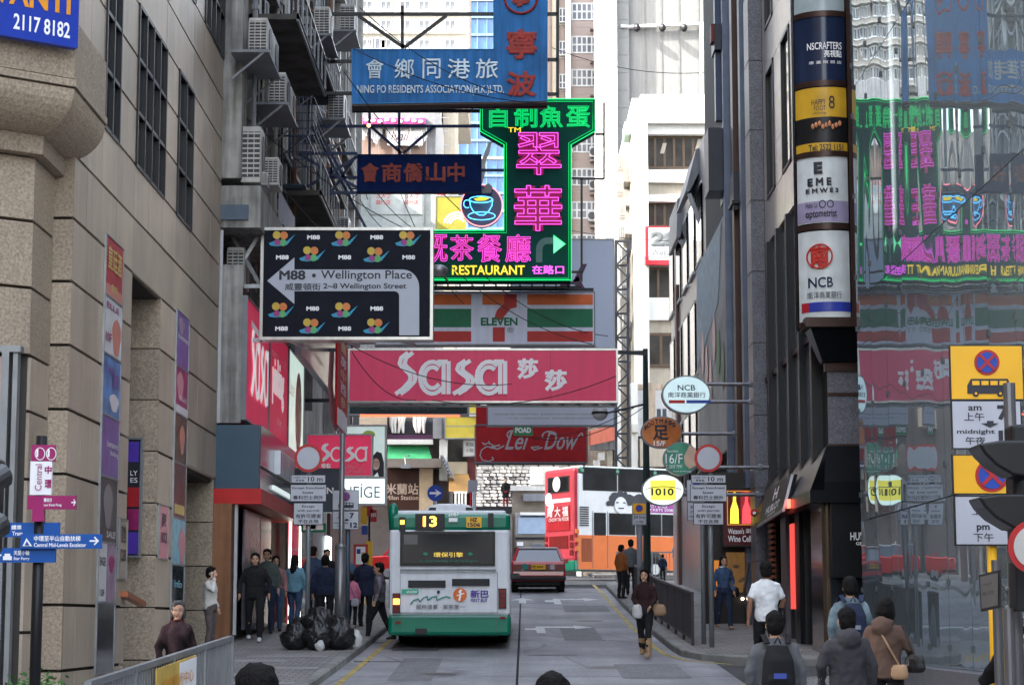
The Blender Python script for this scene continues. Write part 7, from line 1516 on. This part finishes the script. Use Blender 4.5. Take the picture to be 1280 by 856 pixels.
for (yy) in (552, 618):
    q = [(1219, yy + 4), (1245, yy), (1290, yy), (1290, yy + 46), (1262, yy + 43), (1240, yy + 30), (1226, yy + 16)]
    MB().prism([(P(x, y, Yt - .25).x, Yt - .35, P(x, y, Yt - .25).z) for x, y in q], (0, .33, 0)).build('visor', M('glossy_hood', (.012, .012, .013), .3), tl, bevel=.015)
MB().box(P(1243, 0, Yt).x, P(1290, 0, Yt).x, Yt - .1, Yt + .1, P(0, 764, Yt).z, P(0, 702, Yt).z).build('control_box', M('dark_bumper'), tl, bevel=.01); MB().ball(P(1259, 735, Yt - .12), .012, 8, 6).build('bolt', galv, tl)
for x in (1262,): MB().tube([(P(x, 800, Yt).x, Yt, G(Yt)), (P(x, 800, Yt).x, Yt, P(x, 760, Yt).z)], .036, 12).build('post', M('steel_pole'), tl)
MB().tube([(P(1276, 500, Yt + .1).x, Yt + .4, G(Yt)), (P(1276, 500, Yt + .1).x, Yt + .4, P(1276, 470, Yt).z)], .04, 12).build('tall_post', M('steel_pole'), tl)
rs = thing('round_road_sign', 'red ringed blank disc cut off by the right frame edge', 'road sign', P(1285, 760, 12.6)); roundsign(rs, 1294, 683, 34, 12.6, M('pale_beige_face', (.5, .48, .44), .5)); MB().tube([P(1294, 720, 12.68), P(1294, 856, 12.68), (P(1294, 700, 12.68).x, 12.68, G(12))], .03, 8).build('post', M('steel_pole'), rs)
# yellow clearway signs
Ys_ = 15.6; cwx = thing('clearway_sign', 'yellow minibus clearway sign above am 7 to midnight 12 plate at right', 'road sign', (P(1242, 850, Ys_).x, Ys_, G(Ys_) + .13)); clearway(cwx, (1189, 433, 1276, 499), (1191, 502, 1274, 560), Ys_, tsy)
cw2 = thing('clearway_sign', 'lower yellow no stopping sign above a pm plate, partly behind traffic light hoods', 'road sign', (P(1245, 850, Ys_ - .1).x, Ys_, G(Ys_) + .2)); o = at_root(cw2, Ys_)
o.band((1190, 568, 1282, 618), black, 'plate_edge', 0, .02); o.band((1192, 569.5, 1282, 616.5), tsy, 'plate', .021); o.disc(1239, 594, 21, tsr, name='red_disc', lift=.027); o.disc(1239, 594, 17, tsb, name='blue_disc', lift=.033); o.ribbon([[(1227, 582), (1251, 606)], [(1227, 606), (1251, 582)]], 4.4, tsr, 'cross', lift=.038)
o.band((1193, 619, 1286, 682), black, 'plate_edge', 0, .02); o.band((1195, 621, 1284, 680), tsw, 'plate', .021); o.text('am', (1219, 623, 1233, 628), dk, lift=.028, bold=.02); o.text('上午', (1214, 632, 1240, 644), dk, lift=.028); o.text('pm', (1220, 656, 1236, 665), dk, lift=.028, bold=.03); o.text('下午', (1216, 666, 1241, 677), dk, lift=.028, bold=.01)
polepx(cw2, 1242, Ys_, 680, .037, tsy, dy=.05); polepx(cwx, 1268, Ys_, 470, .03, M('steel_pole'), dy=.1)
yp = thing('yellow_post', 'slim yellow post between two grey poles at lower right', 'post', (P(1253, 850, 15).x, 15, G(15) + .13)); MB().tube([(P(1253, 800, 15).x, 15, G(15)), (P(1253, 800, 15).x, 15, P(1253, 760, 15).z)], .032, 10).build('post', tsy, yp); MB().tube([(P(1244, 800, 15).x, 14.9, G(15)), (P(1244, 800, 15).x, 14.9, P(1244, 700, 15).z)], .035, 10).build('sleeve', M('steel_pole'), yp)
ds = thing('street_name_plate', 'small tilted grey plate with faint lettering on the lower right poles', 'sign', P(1235, 765, 14.4)); q = [P(1226, 764, 14.5), P(1249, 759, 14.1), P(1249, 712, 14.1), P(1223, 718, 14.5)]; MB().prism(q, (.02, .03, 0)).build('plate', M('sign_edge_dark', (.05, .05, .05), .5), ds)
q2 = [p + Vector((-.004, -.02, 0)) for p in q]; cq = sum(q2, Vector()) / 4; q2 = [cq + (p - cq) * .86 for p in q2]; MB().prism(q2, (.002, .012, 0)).build('plate_face', M('plate_grey', (.22, .21, .2), .5), ds); U = q2[1] - q2[0]; V = q2[3] - q2[0]; letter("D'Aguilar", q2[0] + U * .2 + V * .66, U * .6, V * .1, dk, ds); letter('德己立街', q2[0] + U * .15 + V * .38, U * .7, V * .12, dk, ds)
# rubbish bags
bagm = M('black_bin_bag', (.012, .012, .014), .28, var=.3, scale=8, bump=1.6, bscale=13, spec=.5)
def bag(label, px, Y, r, sq, mat=bagm, dz=0, group='black rubbish bags by the no entry pole'):
    x = P(px, 790, Y).x; m = MB(); r *= .86; m.ball((0, 0, r * sq * .95), (r, r * .9, r * sq), 34, 22); rg = random.Random(int(px * 7))
    for v in m.v:
        n = math.sin(v.x * 19 + rg.random() * .6) * math.cos(v.z * 23) + math.sin(v.y * 17 + v.z * 9); n += .7 * math.sin(v.x * 41 + v.z * 37) * math.cos(v.y * 43); v.x *= 1 + .08 * n; v.y *= 1 + .07 * n; v.z *= 1 + .05 * math.sin(v.x * 33 + v.y * 29)
        if v.z > r * sq * 1.75: v.z += r * .25
    o = m.build('rubbish_bag', mat, None, smooth=True, local=True); o.location = (x, Y, G(Y) + .12 + dz); tag(o, label, 'rubbish bag', group)
bag('wide black rubbish bag at the front left of the pile', 369, 38.9, .30, .85); bag('black rubbish bag at the front centre of the pile', 397, 38.8, .32, .9); bag('tall black rubbish bag with knotted top at the right of the pile', 424, 38.9, .33, .95)
bag('shiny black rubbish bag lying on top of the pile', 398, 39.35, .36, .7, dz=.26); bag('black rubbish bag behind the grey pole of the pile', 377, 39.5, .32, .95); bag('black rubbish bag tucked behind the tall bag', 415, 39.6, .33, .95)
bag('small white carrier bag at the right edge of the rubbish pile', 443, 39.2, .17, 1.1, M('white_bag', (.5, .5, .5), .4, bump=.6, bscale=20)); bag('small crumpled white bag between the black rubbish bags', 400, 38.5, .10, 1.1, M('white_bag'))
# ================================================================== PEOPLE
def cloth(n, c, var=.12, **k):
    k.setdefault('bump', .35); k.setdefault('bscale', 14); k.setdefault('rough', .85); return M(n, c, var=var, scale=5, spec=.25, fine=.08, fscale=150, **k)
eye = M('eye_dark', (.01, .008, .008), .3); lip = M('lip', (.30, .09, .07), .5)
FOLD = bpy.data.textures.new('folds', 'CLOUDS'); FOLD.noise_scale = .11; FOLD.noise_depth = 2
TUFT = bpy.data.textures.new('tufts', 'CLOUDS'); TUFT.noise_scale = .035; TUFT.noise_depth = 2
def remesh(o, vox, fold=0.0, smooth=2):
    r = o.modifiers.new('remesh', 'REMESH'); r.mode = 'VOXEL'; r.voxel_size = vox; r.use_smooth_shade = True
    s = o.modifiers.new('smooth', 'SMOOTH'); s.factor = .5; s.iterations = smooth
    if fold:
        d = o.modifiers.new('folds', 'DISPLACE'); d.texture = FOLD; d.strength = fold; d.mid_level = .5; d.texture_coords = 'LOCAL'
def lerp(a, b, t): return tuple(x + (y - x) * t for x, y in zip(a, b))
def person(label, px, Y, h, rz, top, legs, lift=.13, arms=None, stride=0.0, hair='short', shoes=None, sleeve=1.0, coat=0.0, skirt=False, build=1.0, X=None, z=None,
           vox=.017, hood=False, head_turn=0, bend=0.0, boots=None, collar=None, hairmat=None, sex='m', skinm=None, group=None):
    """figure faces local -Y; rz turns it (0 looks at the camera, pi walks away)"""
    s = h / 1.72; x = P(px, 760, Y).x if X is None else X
    t = thing('person', label, 'person', (x, Y, (G(Y) + lift) if z is None else z), rz, group)
    skn = skinm or skin; hm = hairmat or hairm
    S = lambda p: Vector((p[0] * s * (build if p[2] < 1.44 else 1), p[1] * s, p[2] * s))
    hw = .158 * (1 if sex == 'm' else .9)
    lean = lambda p: (p[0], p[1] - bend * max(0, p[2] - .95), p[2])
    sh = {k: lean((k * hw, .01, 1.375)) for k in (-1, 1)}
    A = {-1: [(-.235, .03, 1.15), (-.235, -.06, .90)], 1: [(.235, .03, 1.15), (.235, -.06, .90)]}
    if arms:
        for k, v in arms.items(): A[k] = [lean(q) for q in v]
    hips = {k: (k * .09, 0, .90) for k in (-1, 1)}
    knee = {k: (k * .10, -.03 - k * stride * .20, .49) for k in (-1, 1)}
    ank = {k: (k * .10, .03 - k * stride * .34 + (.03 if k * stride < 0 else 0), .09 + (.05 if k * stride < -.3 else 0)) for k in (-1, 1)}
    rot = Matrix.Rotation(head_turn, 3, 'Z'); hc = Vector(lean((0, -.015, 1.585)))
    def H(p): return rot @ (Vector(p) * 1.09) + hc
    def ell(m, c, r, n=14, k=10): m.ball(S(c), (r[0] * s * 1.07, r[1] * s * 1.07, r[2] * s * 1.07), n, k)
    # body: one continuous surface
    b = MB()
    for c, r in ((H((0, .005, .03)), (.073, .092, .098)), (H((0, -.025, -.045)), (.052, .058, .065)), (H((0, -.092, -.012)), (.011, .018, .022)), (H((0, -.075, -.083)), (.022, .02, .018)),
                 (H((0, -.078, .028)), (.05, .014, .012)), (H((.073, .01, -.005)), (.012, .02, .03)), (H((-.073, .01, -.005)), (.012, .02, .03)), (H((.038, -.062, -.03)), (.022, .022, .022)), (H((-.038, -.062, -.03)), (.022, .022, .022))): ell(b, c, r)
    nk = lean((0, .015, 1.40)); b.tube([S(nk), S(lean((0, .012, 1.47))), S(tuple(H((0, .015, -.04))))], [.065 * s, .052 * s, .05 * s], 12)
    def torso(m, g=0.0, bottom=.86, topz=1.455, flare=0.0):
        rows = [(bottom, .155 + flare, .108 + flare * .6), (.95, .163 + flare * .5, .118), (1.06, .142 if sex == 'f' else .152, .104), (1.2, .160, .118), (1.31, .168, .118), (1.385, .143, .098), (1.43, .10, .08), (topz + .01, .065, .062)]
        R_ = []
        for (zz, rx, ry) in rows:
            c = lean((0, .01, zz)); rx = rx * (1 if sex == 'm' else .93) * build
            R_.append([S((c[0] + (rx + g) * math.cos(q), c[1] + (ry + g) * math.sin(q), c[2])) for q in [2 * math.pi * i / 20 for i in range(20)]])
        m.loft(R_)
    torso(b, -.006)
    for k in (-1, 1):
        e, w = A[k]; b.tube([S(sh[k]), S(lerp(sh[k], e, .5)), S(e), S(lerp(e, w, .4)), S(w)], [.05 * s, .046 * s, .038 * s, .039 * s, .027 * s], 10)
        b.tube([S(hips[k]), S(lerp(hips[k], knee[k], .5)), S(knee[k]), S(lerp(knee[k], ank[k], .35)), S(ank[k])], [.085 * s, .075 * s, .052 * s, .055 * s, .037 * s], 12)
        # hand
        d = (Vector(w) - Vector(e)).normalized(); side = Vector((0, -1, 0)) if abs(d.y) < .7 else Vector((0, 0, 1)); side = (side - d * side.dot(d)).normalized(); nrm = d.cross(side)
        w_ = Vector(w); b.tube([S(w_), S(w_ + d * .04), S(w_ + d * .085)], [(.022 * s, .016 * s), (.036 * s, .014 * s), (.036 * s, .013 * s)] if False else [.022 * s, .029 * s, .026 * s], 8)
        for i, (o_, l_) in enumerate(((-.027, .062), (-.009, .075), (.009, .07), (.027, .052))):
            p0 = w_ + d * .08 + side * o_; p1 = p0 + d * l_ * .55 + nrm * (.008 * -k); p2 = p0 + d * l_ * .9 + nrm * (.028 * -k); b.tube([S(p0), S(p1), S(p2)], [.0095 * s, .0085 * s, .0075 * s], 6)
        p0 = w_ + d * .03 + side * .02; b.tube([S(p0), S(p0 + side * .03 + d * .025), S(p0 + side * .036 + d * .055)], [.012 * s, .010 * s, .008 * s], 6)
    bo = b.build('body', skn, t, local=True); remesh(bo, (.0125 if vox <= .017 else .015) * (1 if Y > 12 else .8), 0, 1)
    for k in (-1, 1):
        MB().ball(S(H((k * .028, -.079, .012))), (.010 * s, .006 * s, .005 * s), 8, 6).build('eye', eye, t, local=True)
        MB().tube([S(H((k * .045, -.080, .032))), S(H((k * .018, -.090, .033)))], .004 * s, 5).build('eyebrow', hm, t, local=True)
    MB().ball(S(H((0, -.088, -.052))), (.021 * s, .008 * s, .006 * s), 8, 6).build('mouth', lip, t, local=True)
    # hair
    m = MB(); e_ = H((0, .022, .052)); ell(m, e_, (.086, .098, .088), 18, 12)
    ell(m, H((0, .042, .0)), (.083, .078, .092), 16, 12); ell(m, H((0, -.03, .098)), (.06, .05, .03))
    if hair in ('bob', 'long', 'curly'):
        for k in (-1, 1): ell(m, H((k * .062, .03, -.02)), (.03, .06, .08))
    if hair == 'long': m.tube([S(H((0, .07, .02))), S(H((0, .10, -.12))), S(H((0, .115, -.27))), S(H((0, .10, -.37)))], [(.05 * s, .085 * s), (.04 * s, .09 * s), (.035 * s, .08 * s), (.02 * s, .04 * s)], 12)
    if hair == 'curly':
        rg = random.Random(3)
        for _ in range(26):
            v = Vector((rg.uniform(-1, 1), rg.uniform(-.3, 1), rg.uniform(-.5, 1))).normalized(); ell(m, H((v.x * .082, v.y * .09 + .02, v.z * .085 + .04)), (.022, .022, .022), 8, 6)
    if hair == 'tail': m.tube([S(H((0, .10, .05))), S(H((0, .15, .0))), S(H((0, .13, -.14)))], [.02 * s, .03 * s, .012 * s], 8)
    if hair != 'none':
        ho = m.build('hair', hm, t, local=True); remesh(ho, .011, .022, 1); ho.modifiers['folds'].texture = TUFT
    if hair == 'cap' : pass
    # trousers / skirt
    m = MB()
    pr = [(1.0, .158, .115), (.92, .168, .125), (.84, .160, .125)]
    m.loft([[S(((rx * build + .006) * math.cos(q), (ry + .006) * math.sin(q), zz)) for q in [2 * math.pi * i / 20 for i in range(20)]] for zz, rx, ry in reversed(pr)])
    for k in (-1, 1): m.tube([S(hips[k]), S(lerp(hips[k], knee[k], .5)), S(knee[k]), S(lerp(knee[k], ank[k], .5)), S((ank[k][0], ank[k][1], ank[k][2] - .02))], [.098 * s, .086 * s, .066 * s, .066 * s, (.056 if boots is None else .05) * s], 12)
    lo_ = m.build('trousers', legs, t, local=True); remesh(lo_, vox, .03 * s)
    # shoes
    for k in (-1, 1):
        a = ank[k]; m = MB(); m.tube([S((a[0], a[1] + .05, a[2] - .045)), S((a[0], a[1], a[2] - .03)), S((a[0], a[1] - .10, a[2] - .05)), S((a[0], a[1] - .18, a[2] - .062))], [(.03 * s, .03 * s), (.05 * s, .043 * s), (.034 * s, .046 * s), (.02 * s, .034 * s)], 12)
        if boots: m.tube([S((a[0], a[1], a[2] - .03)), S(lerp(a, knee[k], .3)), S(lerp(a, knee[k], .75))], [.056 * s, .062 * s, .074 * s], 12)
        so_ = m.build('boot' if boots else 'shoe', boots or shoes or black, t, local=True); remesh(so_, .012, 0, 2)
    # top
    m = MB(); torso(m, .016, .86 - coat, 1.462, coat * .15)
    for k in (-1, 1):
        e, w = A[k]
        if sleeve >= 1: m.tube([S(lerp(sh[k], (0, .01, 1.42), .35)), S(sh[k]), S(lerp(sh[k], e, .5)), S(e), S(lerp(e, w, .5)), S(lerp(e, w, .97))], [.055 * s, .062 * s, .060 * s, .054 * s, .049 * s, .042 * s], 12)
        else: m.tube([S(lerp(sh[k], (0, .01, 1.42), .35)), S(sh[k]), S(lerp(sh[k], e, .5)), S(lerp(sh[k], e, .85))], [.055 * s, .062 * s, .063 * s, .066 * s], 12)
    if hood: ell(m, lean((0, .115, 1.42)), (.115, .075, .10)); ell(m, lean((0, .06, 1.46)), (.12, .10, .05))
    to = m.build('jacket' if sleeve >= 1 else 'shirt', top, t, local=True); remesh(to, vox, .042 * s)
    if collar:
        m = MB(); m.tube([S(lean((.075 * math.cos(q), .015 + .07 * math.sin(q), 1.465 + .012 * math.sin(3 * q)))) for q in [2 * math.pi * i / 16 for i in range(17)]], .022 * s, 8); co = m.build('collar', collar, t, local=True)
    t['_s'] = s
    return t
def backpack(t, mat, logo=None):
    s = t['_s']; m = MB(); m.tube([(0, .21 * s, .92 * s), (0, .235 * s, 1.05 * s), (0, .23 * s, 1.25 * s), (0, .19 * s, 1.40 * s)], [(.09 * s, .15 * s), (.10 * s, .165 * s), (.09 * s, .155 * s), (.04 * s, .10 * s)], 16)
    m.tube([(0, .31 * s, .98 * s), (0, .325 * s, 1.08 * s), (0, .30 * s, 1.14 * s)], [(.03 * s, .11 * s), (.04 * s, .12 * s), (.02 * s, .1 * s)], 12)
    o = m.build('backpack', mat, t, local=True); remesh(o, .014, .012)
    for k in (-1, 1):
        MB().tube([(k * .10 * s, .20 * s, 1.42 * s), (k * .12 * s, .08 * s, 1.50 * s), (k * .13 * s, -.08 * s, 1.44 * s), (k * .14 * s, -.14 * s, 1.25 * s), (k * .17 * s, .0, 1.05 * s), (k * .12 * s, .16 * s, .98 * s)], [(.008 * s, .03 * s)] * 6, 8).build('shoulder_strap', mat, t, local=True)
    MB().tube([(-.03 * s, .2 * s, 1.42 * s), (0, .23 * s, 1.48 * s), (.03 * s, .2 * s, 1.42 * s)], .009 * s, 6).build('carry_loop', mat, t, local=True)
    if logo: MB().box(-.06 * s, .06 * s, .36 * s, .375 * s, 1.09 * s, 1.14 * s).build('logo_patch', logo, t, local=True)
def own_bag(name, label, t, off, size, mat, strap=None, strapmat=None):
    """a bag held or worn by a person: a thing of its own"""
    s = t['_s']; M4 = Matrix.Rotation(t.rotation_euler.z, 4, 'Z'); p = Vector(t.location) + (M4 @ (Vector(off) * s))
    b = thing(name, label, 'bag', p, t.rotation_euler.z)
    m = MB(); sx, sy, sz = [q * s / 2 for q in size]; m.tube([(0, 0, -sz), (0, 0, -sz * .5), (0, 0, sz * .5), (0, 0, sz)], [(sy * .8, sx * .8), (sy * 1.05, sx * 1.05), (sy * .9, sx * .95), (sy * .35, sx * .7)], 14)
    o = m.build('bag_body', mat, b, local=True); remesh(o, .013, .01)
    if strap: MB().tube([(Vector(q) - Vector(off)) * s for q in strap], .011 * s, 6).build('strap', strapmat or mat, b, local=True)
    return b
grey_j = cloth('grey_jacket', (.11, .115, .125)); dgrey = cloth('dark_grey_hoodie', (.05, .048, .055)); brownj = cloth('brown_jacket', (.10, .062, .048)); blackc = cloth('black_cloth', (.014, .014, .016)); navyc = cloth('navy_cloth', (.018, .025, .055))
whitec = cloth('white_shirt', (.70, .72, .74)); denim = cloth('denim', (.045, .085, .16)); denimd = cloth('dark_denim', (.02, .03, .06)); blue_t = cloth('pale_blue_top', (.16, .32, .42)); pinkc = cloth('pink_top', (.62, .20, .30)); pinkv = cloth('dusty_pink_vest', (.35, .17, .18))
taupe = cloth('taupe_trousers', (.10, .08, .08)); plaid = cloth('plaid_shirt', (.16, .22, .26), var=.7); floral = cloth('dark_floral_coat', (.04, .022, .024), var=1.0, streak=.6, rough=.95); cream_j = cloth('cream_jacket', (.60, .58, .54)); ochre = cloth('rust_orange_top', (.25, .08, .02)); hoodg = cloth('pale_grey_hoodie', (.20, .23, .27)); tanb = M('tan_leather', (.30, .19, .11), .6, var=.15); tanboot = cloth('tan_suede', (.34, .22, .12)); blk_l = M('black_leather', (.012, .012, .014), .35, bump=.4, bscale=30); maroon = cloth('maroon_cardigan', (.07, .015, .02)); whitesh = M('white_shoe', (.55, .55, .55), .5); greyhair = M('grey_hair', (.05, .048, .048), .6, var=.4, scale=40)
PI = math.pi
p = person('man in a grey jacket with a black backpack walking away at lower right', 968, 19.4, 1.62, PI, grey_j, blackc, lift=0, vox=.013, build=1.05, stride=.3); backpack(p, blackc, M('blue_label', (.05, .08, .35), .5))
p = person('person in a dark grey hooded top walking away between two others', 1058, 20, 1.63, PI + .1, dgrey, blackc, lift=0, vox=.013, build=1.05, hood=True, collar=cloth('pale_plaid_lining', (.4, .38, .42), var=.5), arms={1: [(.26, .02, 1.15), (.22, -.12, .95)]})
p = person('woman in a brown hooded jacket with a tan strap walking away', 1106, 21, 1.56, PI - .55, brownj, blackc, lift=.13, vox=.013, build=1.08, hood=True, hair='bob', sex='f', arms={-1: [(-.24, -.02, 1.18), (-.22, -.22, 1.05)]}, head_turn=.5)
own_bag('shoulder_bag', 'tan leather bag worn low on the brown jacket', p, (-.20, .12, .93), (.20, .09, .16), tanb, [(-.20, .12, 1.0), (-.10, .17, 1.2), (.07, .12, 1.46), (.12, -.05, 1.44)], tanb); own_bag('handbag', 'black handbag hanging at the right side of the brown jacket', p, (-.34, .02, 1.02), (.24, .1, .2), blk_l, [(-.34, .02, 1.1), (-.26, .02, 1.3), (-.2, .02, 1.45)])
p = person('person in a plaid shirt with a navy backpack beside the watch shop', 1063, 25, 1.67, PI, plaid, denim, vox=.016, build=1.0, hair='short'); backpack(p, navyc, M('pale_patch', (.2, .22, .26), .6))
p = person('man in a white short sleeved shirt walking away beside the watch shop', 958, 31, 1.74, PI + .1, whitec, blackc, sleeve=0, stride=.6, build=1.0, arms={1: [(.25, .06, 1.16), (.27, .02, .90)], -1: [(-.26, -.02, 1.17), (-.22, -.16, .98)]}, skinm=M('tan_skin', (.30, .15, .09), .6))
own_bag('document_bag', 'black bag held against the hip of the man in white', p, (-.24, -.12, .92), (.12, .3, .32), blk_l)
p = person('woman in a denim jacket and jeans on the right pavement by the wine shop', 905, 46, 1.58, .25, denim, denimd, sex='f', hair='long', stride=.5, collar=whitec, shoes=tanb); own_bag('handbag', 'black handbag at the hip of the denim jacket woman', p, (.27, .02, .88), (.26, .12, .24), blk_l, [(.27, .02, .98), (.22, .02, 1.3), (.18, .02, 1.45)])
p = person('woman in black with tan knee boots crossing the road', 806, 38.6, 1.6, -.25, cloth('dark_plum', (.028, .012, .014)), blackc, lift=0, sex='f', hair='bob', stride=.55, boots=tanboot, build=.95, arms={-1: [(-.24, .0, 1.14), (-.10, -.22, 1.02)], 1: [(.23, .0, 1.15), (.14, -.16, .98)]})
own_bag('carrier_bag', 'white carrier bag held by the woman crossing the road', p, (-.10, -.27, .90), (.2, .12, .26), M('white_bag')); own_bag('shoulder_bag', 'beige shoulder bag of the woman crossing the road', p, (.26, .04, .93), (.32, .12, .22), tanb, [(.26, .04, 1.02), (.22, .03, 1.25), (.17, .02, 1.46)])
p = person('man in a rust orange top with a white bag at the junction kerb', 777, 60, 1.52, PI - .9, ochre, blackc); own_bag('carrier_bag', 'white carrier bag hanging from the hand of the rust orange top man', p, (.24, -.1, .68), (.26, .12, .34), M('white_bag'))
person('man in a dark grey jacket beside the rust orange top man', 789, 62, 1.62, PI, grey_j, blackc)
p = person('woman in a pale grey hoodie standing with her back turned near the double decker', 850, 75.6, 1.6, PI, hoodg, blackc, sex='f', hair='long', hood=True, stride=.2); own_bag('handbag', 'black shoulder bag of the woman in the pale hoodie', p, (-.25, .08, 1.0), (.26, .12, .3), blk_l)
person('small child in dark clothes standing beside the far railing', 829, 74, .95, PI, navyc, blackc)
p = person('woman in a dark jacket raising a camera at the lower right edge', 1272, 15.4, 1.52, -.15, blackc, blackc, vox=.014, hair='bob', sex='f', lift=.13, arms={-1: [(-.30, -.12, 1.28), (-.16, -.26, 1.50)], 1: [(.27, -.1, 1.28), (.15, -.24, 1.48)]}, collar=plaid)
s_ = p['_s']; cmz = thing('camera', 'small black camera held up by the woman at the lower right edge', 'camera', Vector(p.location) + Vector((.02, -.34, 1.56 * s_))); MB().box(-.055, .055, -.02, .02, 0, .065).build('camera_body', black, cmz, local=True, bevel=.006); MB().cyl((0, -.02, .033), .025, -.03, 14, 'y').build('lens', glassd, cmz, local=True)
person('elderly woman with grey hair in a dark floral coat by the railing', 222, 23, 1.46, .45, floral, blackc, vox=.015, hair='curly', sex='f', hairmat=greyhair, build=.98, coat=.12, head_turn=-.35, collar=maroon, skinm=M('aged_skin', (.42, .24, .16), .6))
p = person('man in a cream jacket holding a phone to his ear by the granite wall', 263, 38, 1.52, 1.35, cream_j, taupe, hair='short', arms={-1: [(-.25, -.14, 1.22), (-.12, -.12, 1.50)]}, build=1.05, coat=.0)
s_ = p['_s']; ph = thing('mobile_phone', 'pale phone held at the ear of the man in cream', 'phone', Vector(p.location) + Matrix.Rotation(p.rotation_euler.z, 3, 'Z') @ Vector((-.095 * s_, -.05 * s_, 1.5 * s_))); MB().box(-.01, .01, -.025, .025, 0, .11).build('case', whitesh, ph, local=True, bevel=.004)
person('young man in black clothes and white shoes striding past the crimson shop', 318, 41.4, 1.72, .1, blackc, blackc, stride=.45, shoes=whitesh, hair='short', build=1.08, arms={-1: [(-.27, .02, 1.15), (-.27, -.05, .92)], 1: [(.27, .02, 1.15), (.26, -.08, .92)]})
pp = person('man with glasses in a grey green shirt behind the man in black', 333, 44.2, 1.76, 0, cloth('grey_green', (.07, .09, .085)), denimd, build=1.05)
s_ = pp['_s']
for k in (-1, 1): MB().tube([(k * .03 * s_ + .022 * s_ * math.cos(a), -.105 * s_, 1.6 * s_ + .017 * s_ * math.sin(a)) for a in [q * PI / 6 for q in range(13)]], .003, 5).build('glasses_rim', black, pp, local=True)
person('woman in a dusty pink padded vest and jeans outside the crimson shop', 344, 45.2, 1.6, .2, pinkv, denim, sex='f', hair='bob', stride=.2, arms={-1: [(-.22, .0, 1.16), (-.08, -.2, 1.1)]})
person('woman with long black hair in a pale blue top seen from behind', 368, 46, 1.6, PI - .3, blue_t, denim, sex='f', hair='long', stride=.25, build=1.1)
person('man in a dark navy jacket seen from behind the rubbish bags', 406, 43.6, 1.64, PI, navyc, blackc, build=1.15)
person('tall man in a dark blue jacket behind the blue top woman', 391, 50, 1.74, PI - .5, cloth('blue_jacket', (.03, .06, .12)), blackc)
person('man with short hair facing out of the crowd by the steel pole', 408, 52, 1.62, .2, blackc, blackc)
person('person in a pale blue cap and top just behind the steel pole', 432, 50.5, 1.6, PI, cloth('steel_blue', (.06, .12, .2)), blackc, hairmat=cloth('blue_cap', (.10, .2, .32)))
p = person('girl in a pink top standing with a cloth bag by the kerb', 440, 47, 1.18, PI - .15, pinkc, blackc, sex='f', hair='tail', shoes=whitesh); own_bag('cloth_bag', 'pale grey cloth bag on the hip of the girl in pink', p, (-.14, .17, .80), (.28, .1, .26), cloth('pale_canvas', (.36, .36, .4)), [(-.14, .17, .92), (-.02, .15, 1.2), (.12, .1, 1.45)], M('violet_strap', (.1, .05, .2), .6))
person('woman in a long dark navy coat beside the girl in pink', 456, 47.3, 1.62, PI - .2, navyc, blackc, sex='f', hair='tail', build=1.15, coat=.15, stride=.2)
person('person behind the pink girl with a pale sleeve', 427, 48.6, 1.55, PI, maroon, blackc, sex='f', hair='bob')
person('passenger in a patterned top stepping towards the front door of the bus', 481, 43.5, 1.62, -PI / 2, cloth('grey_patterned', (.14, .13, .16), var=.8), blackc, stride=.8, lift=.0, X=P(481, 760, 43.5).x - .12)
person('lone figure in black standing on the raised terrace by the stone wall', 616 + 16, 113.2, 1.6, 0, blackc, cloth('red_stockings', (.3, .03, .04)), sex='f', z=P(632, 634, 113).z, coat=.3, vox=.03)
person('dark haired head and shoulders of a passer by at lower left foreground', 323, 9.0, 1.71, PI - .25, blackc, blackc, lift=0, vox=.012, hair='bob', z=0.0)
person('dark haired head of a passer by at the bottom centre foreground', 690, 10.4, 1.62, PI, blackc, blackc, lift=0, vox=.012, hair='short', z=.02)
for o in bpy.data.objects:
    if '_s' in o: del o['_s']
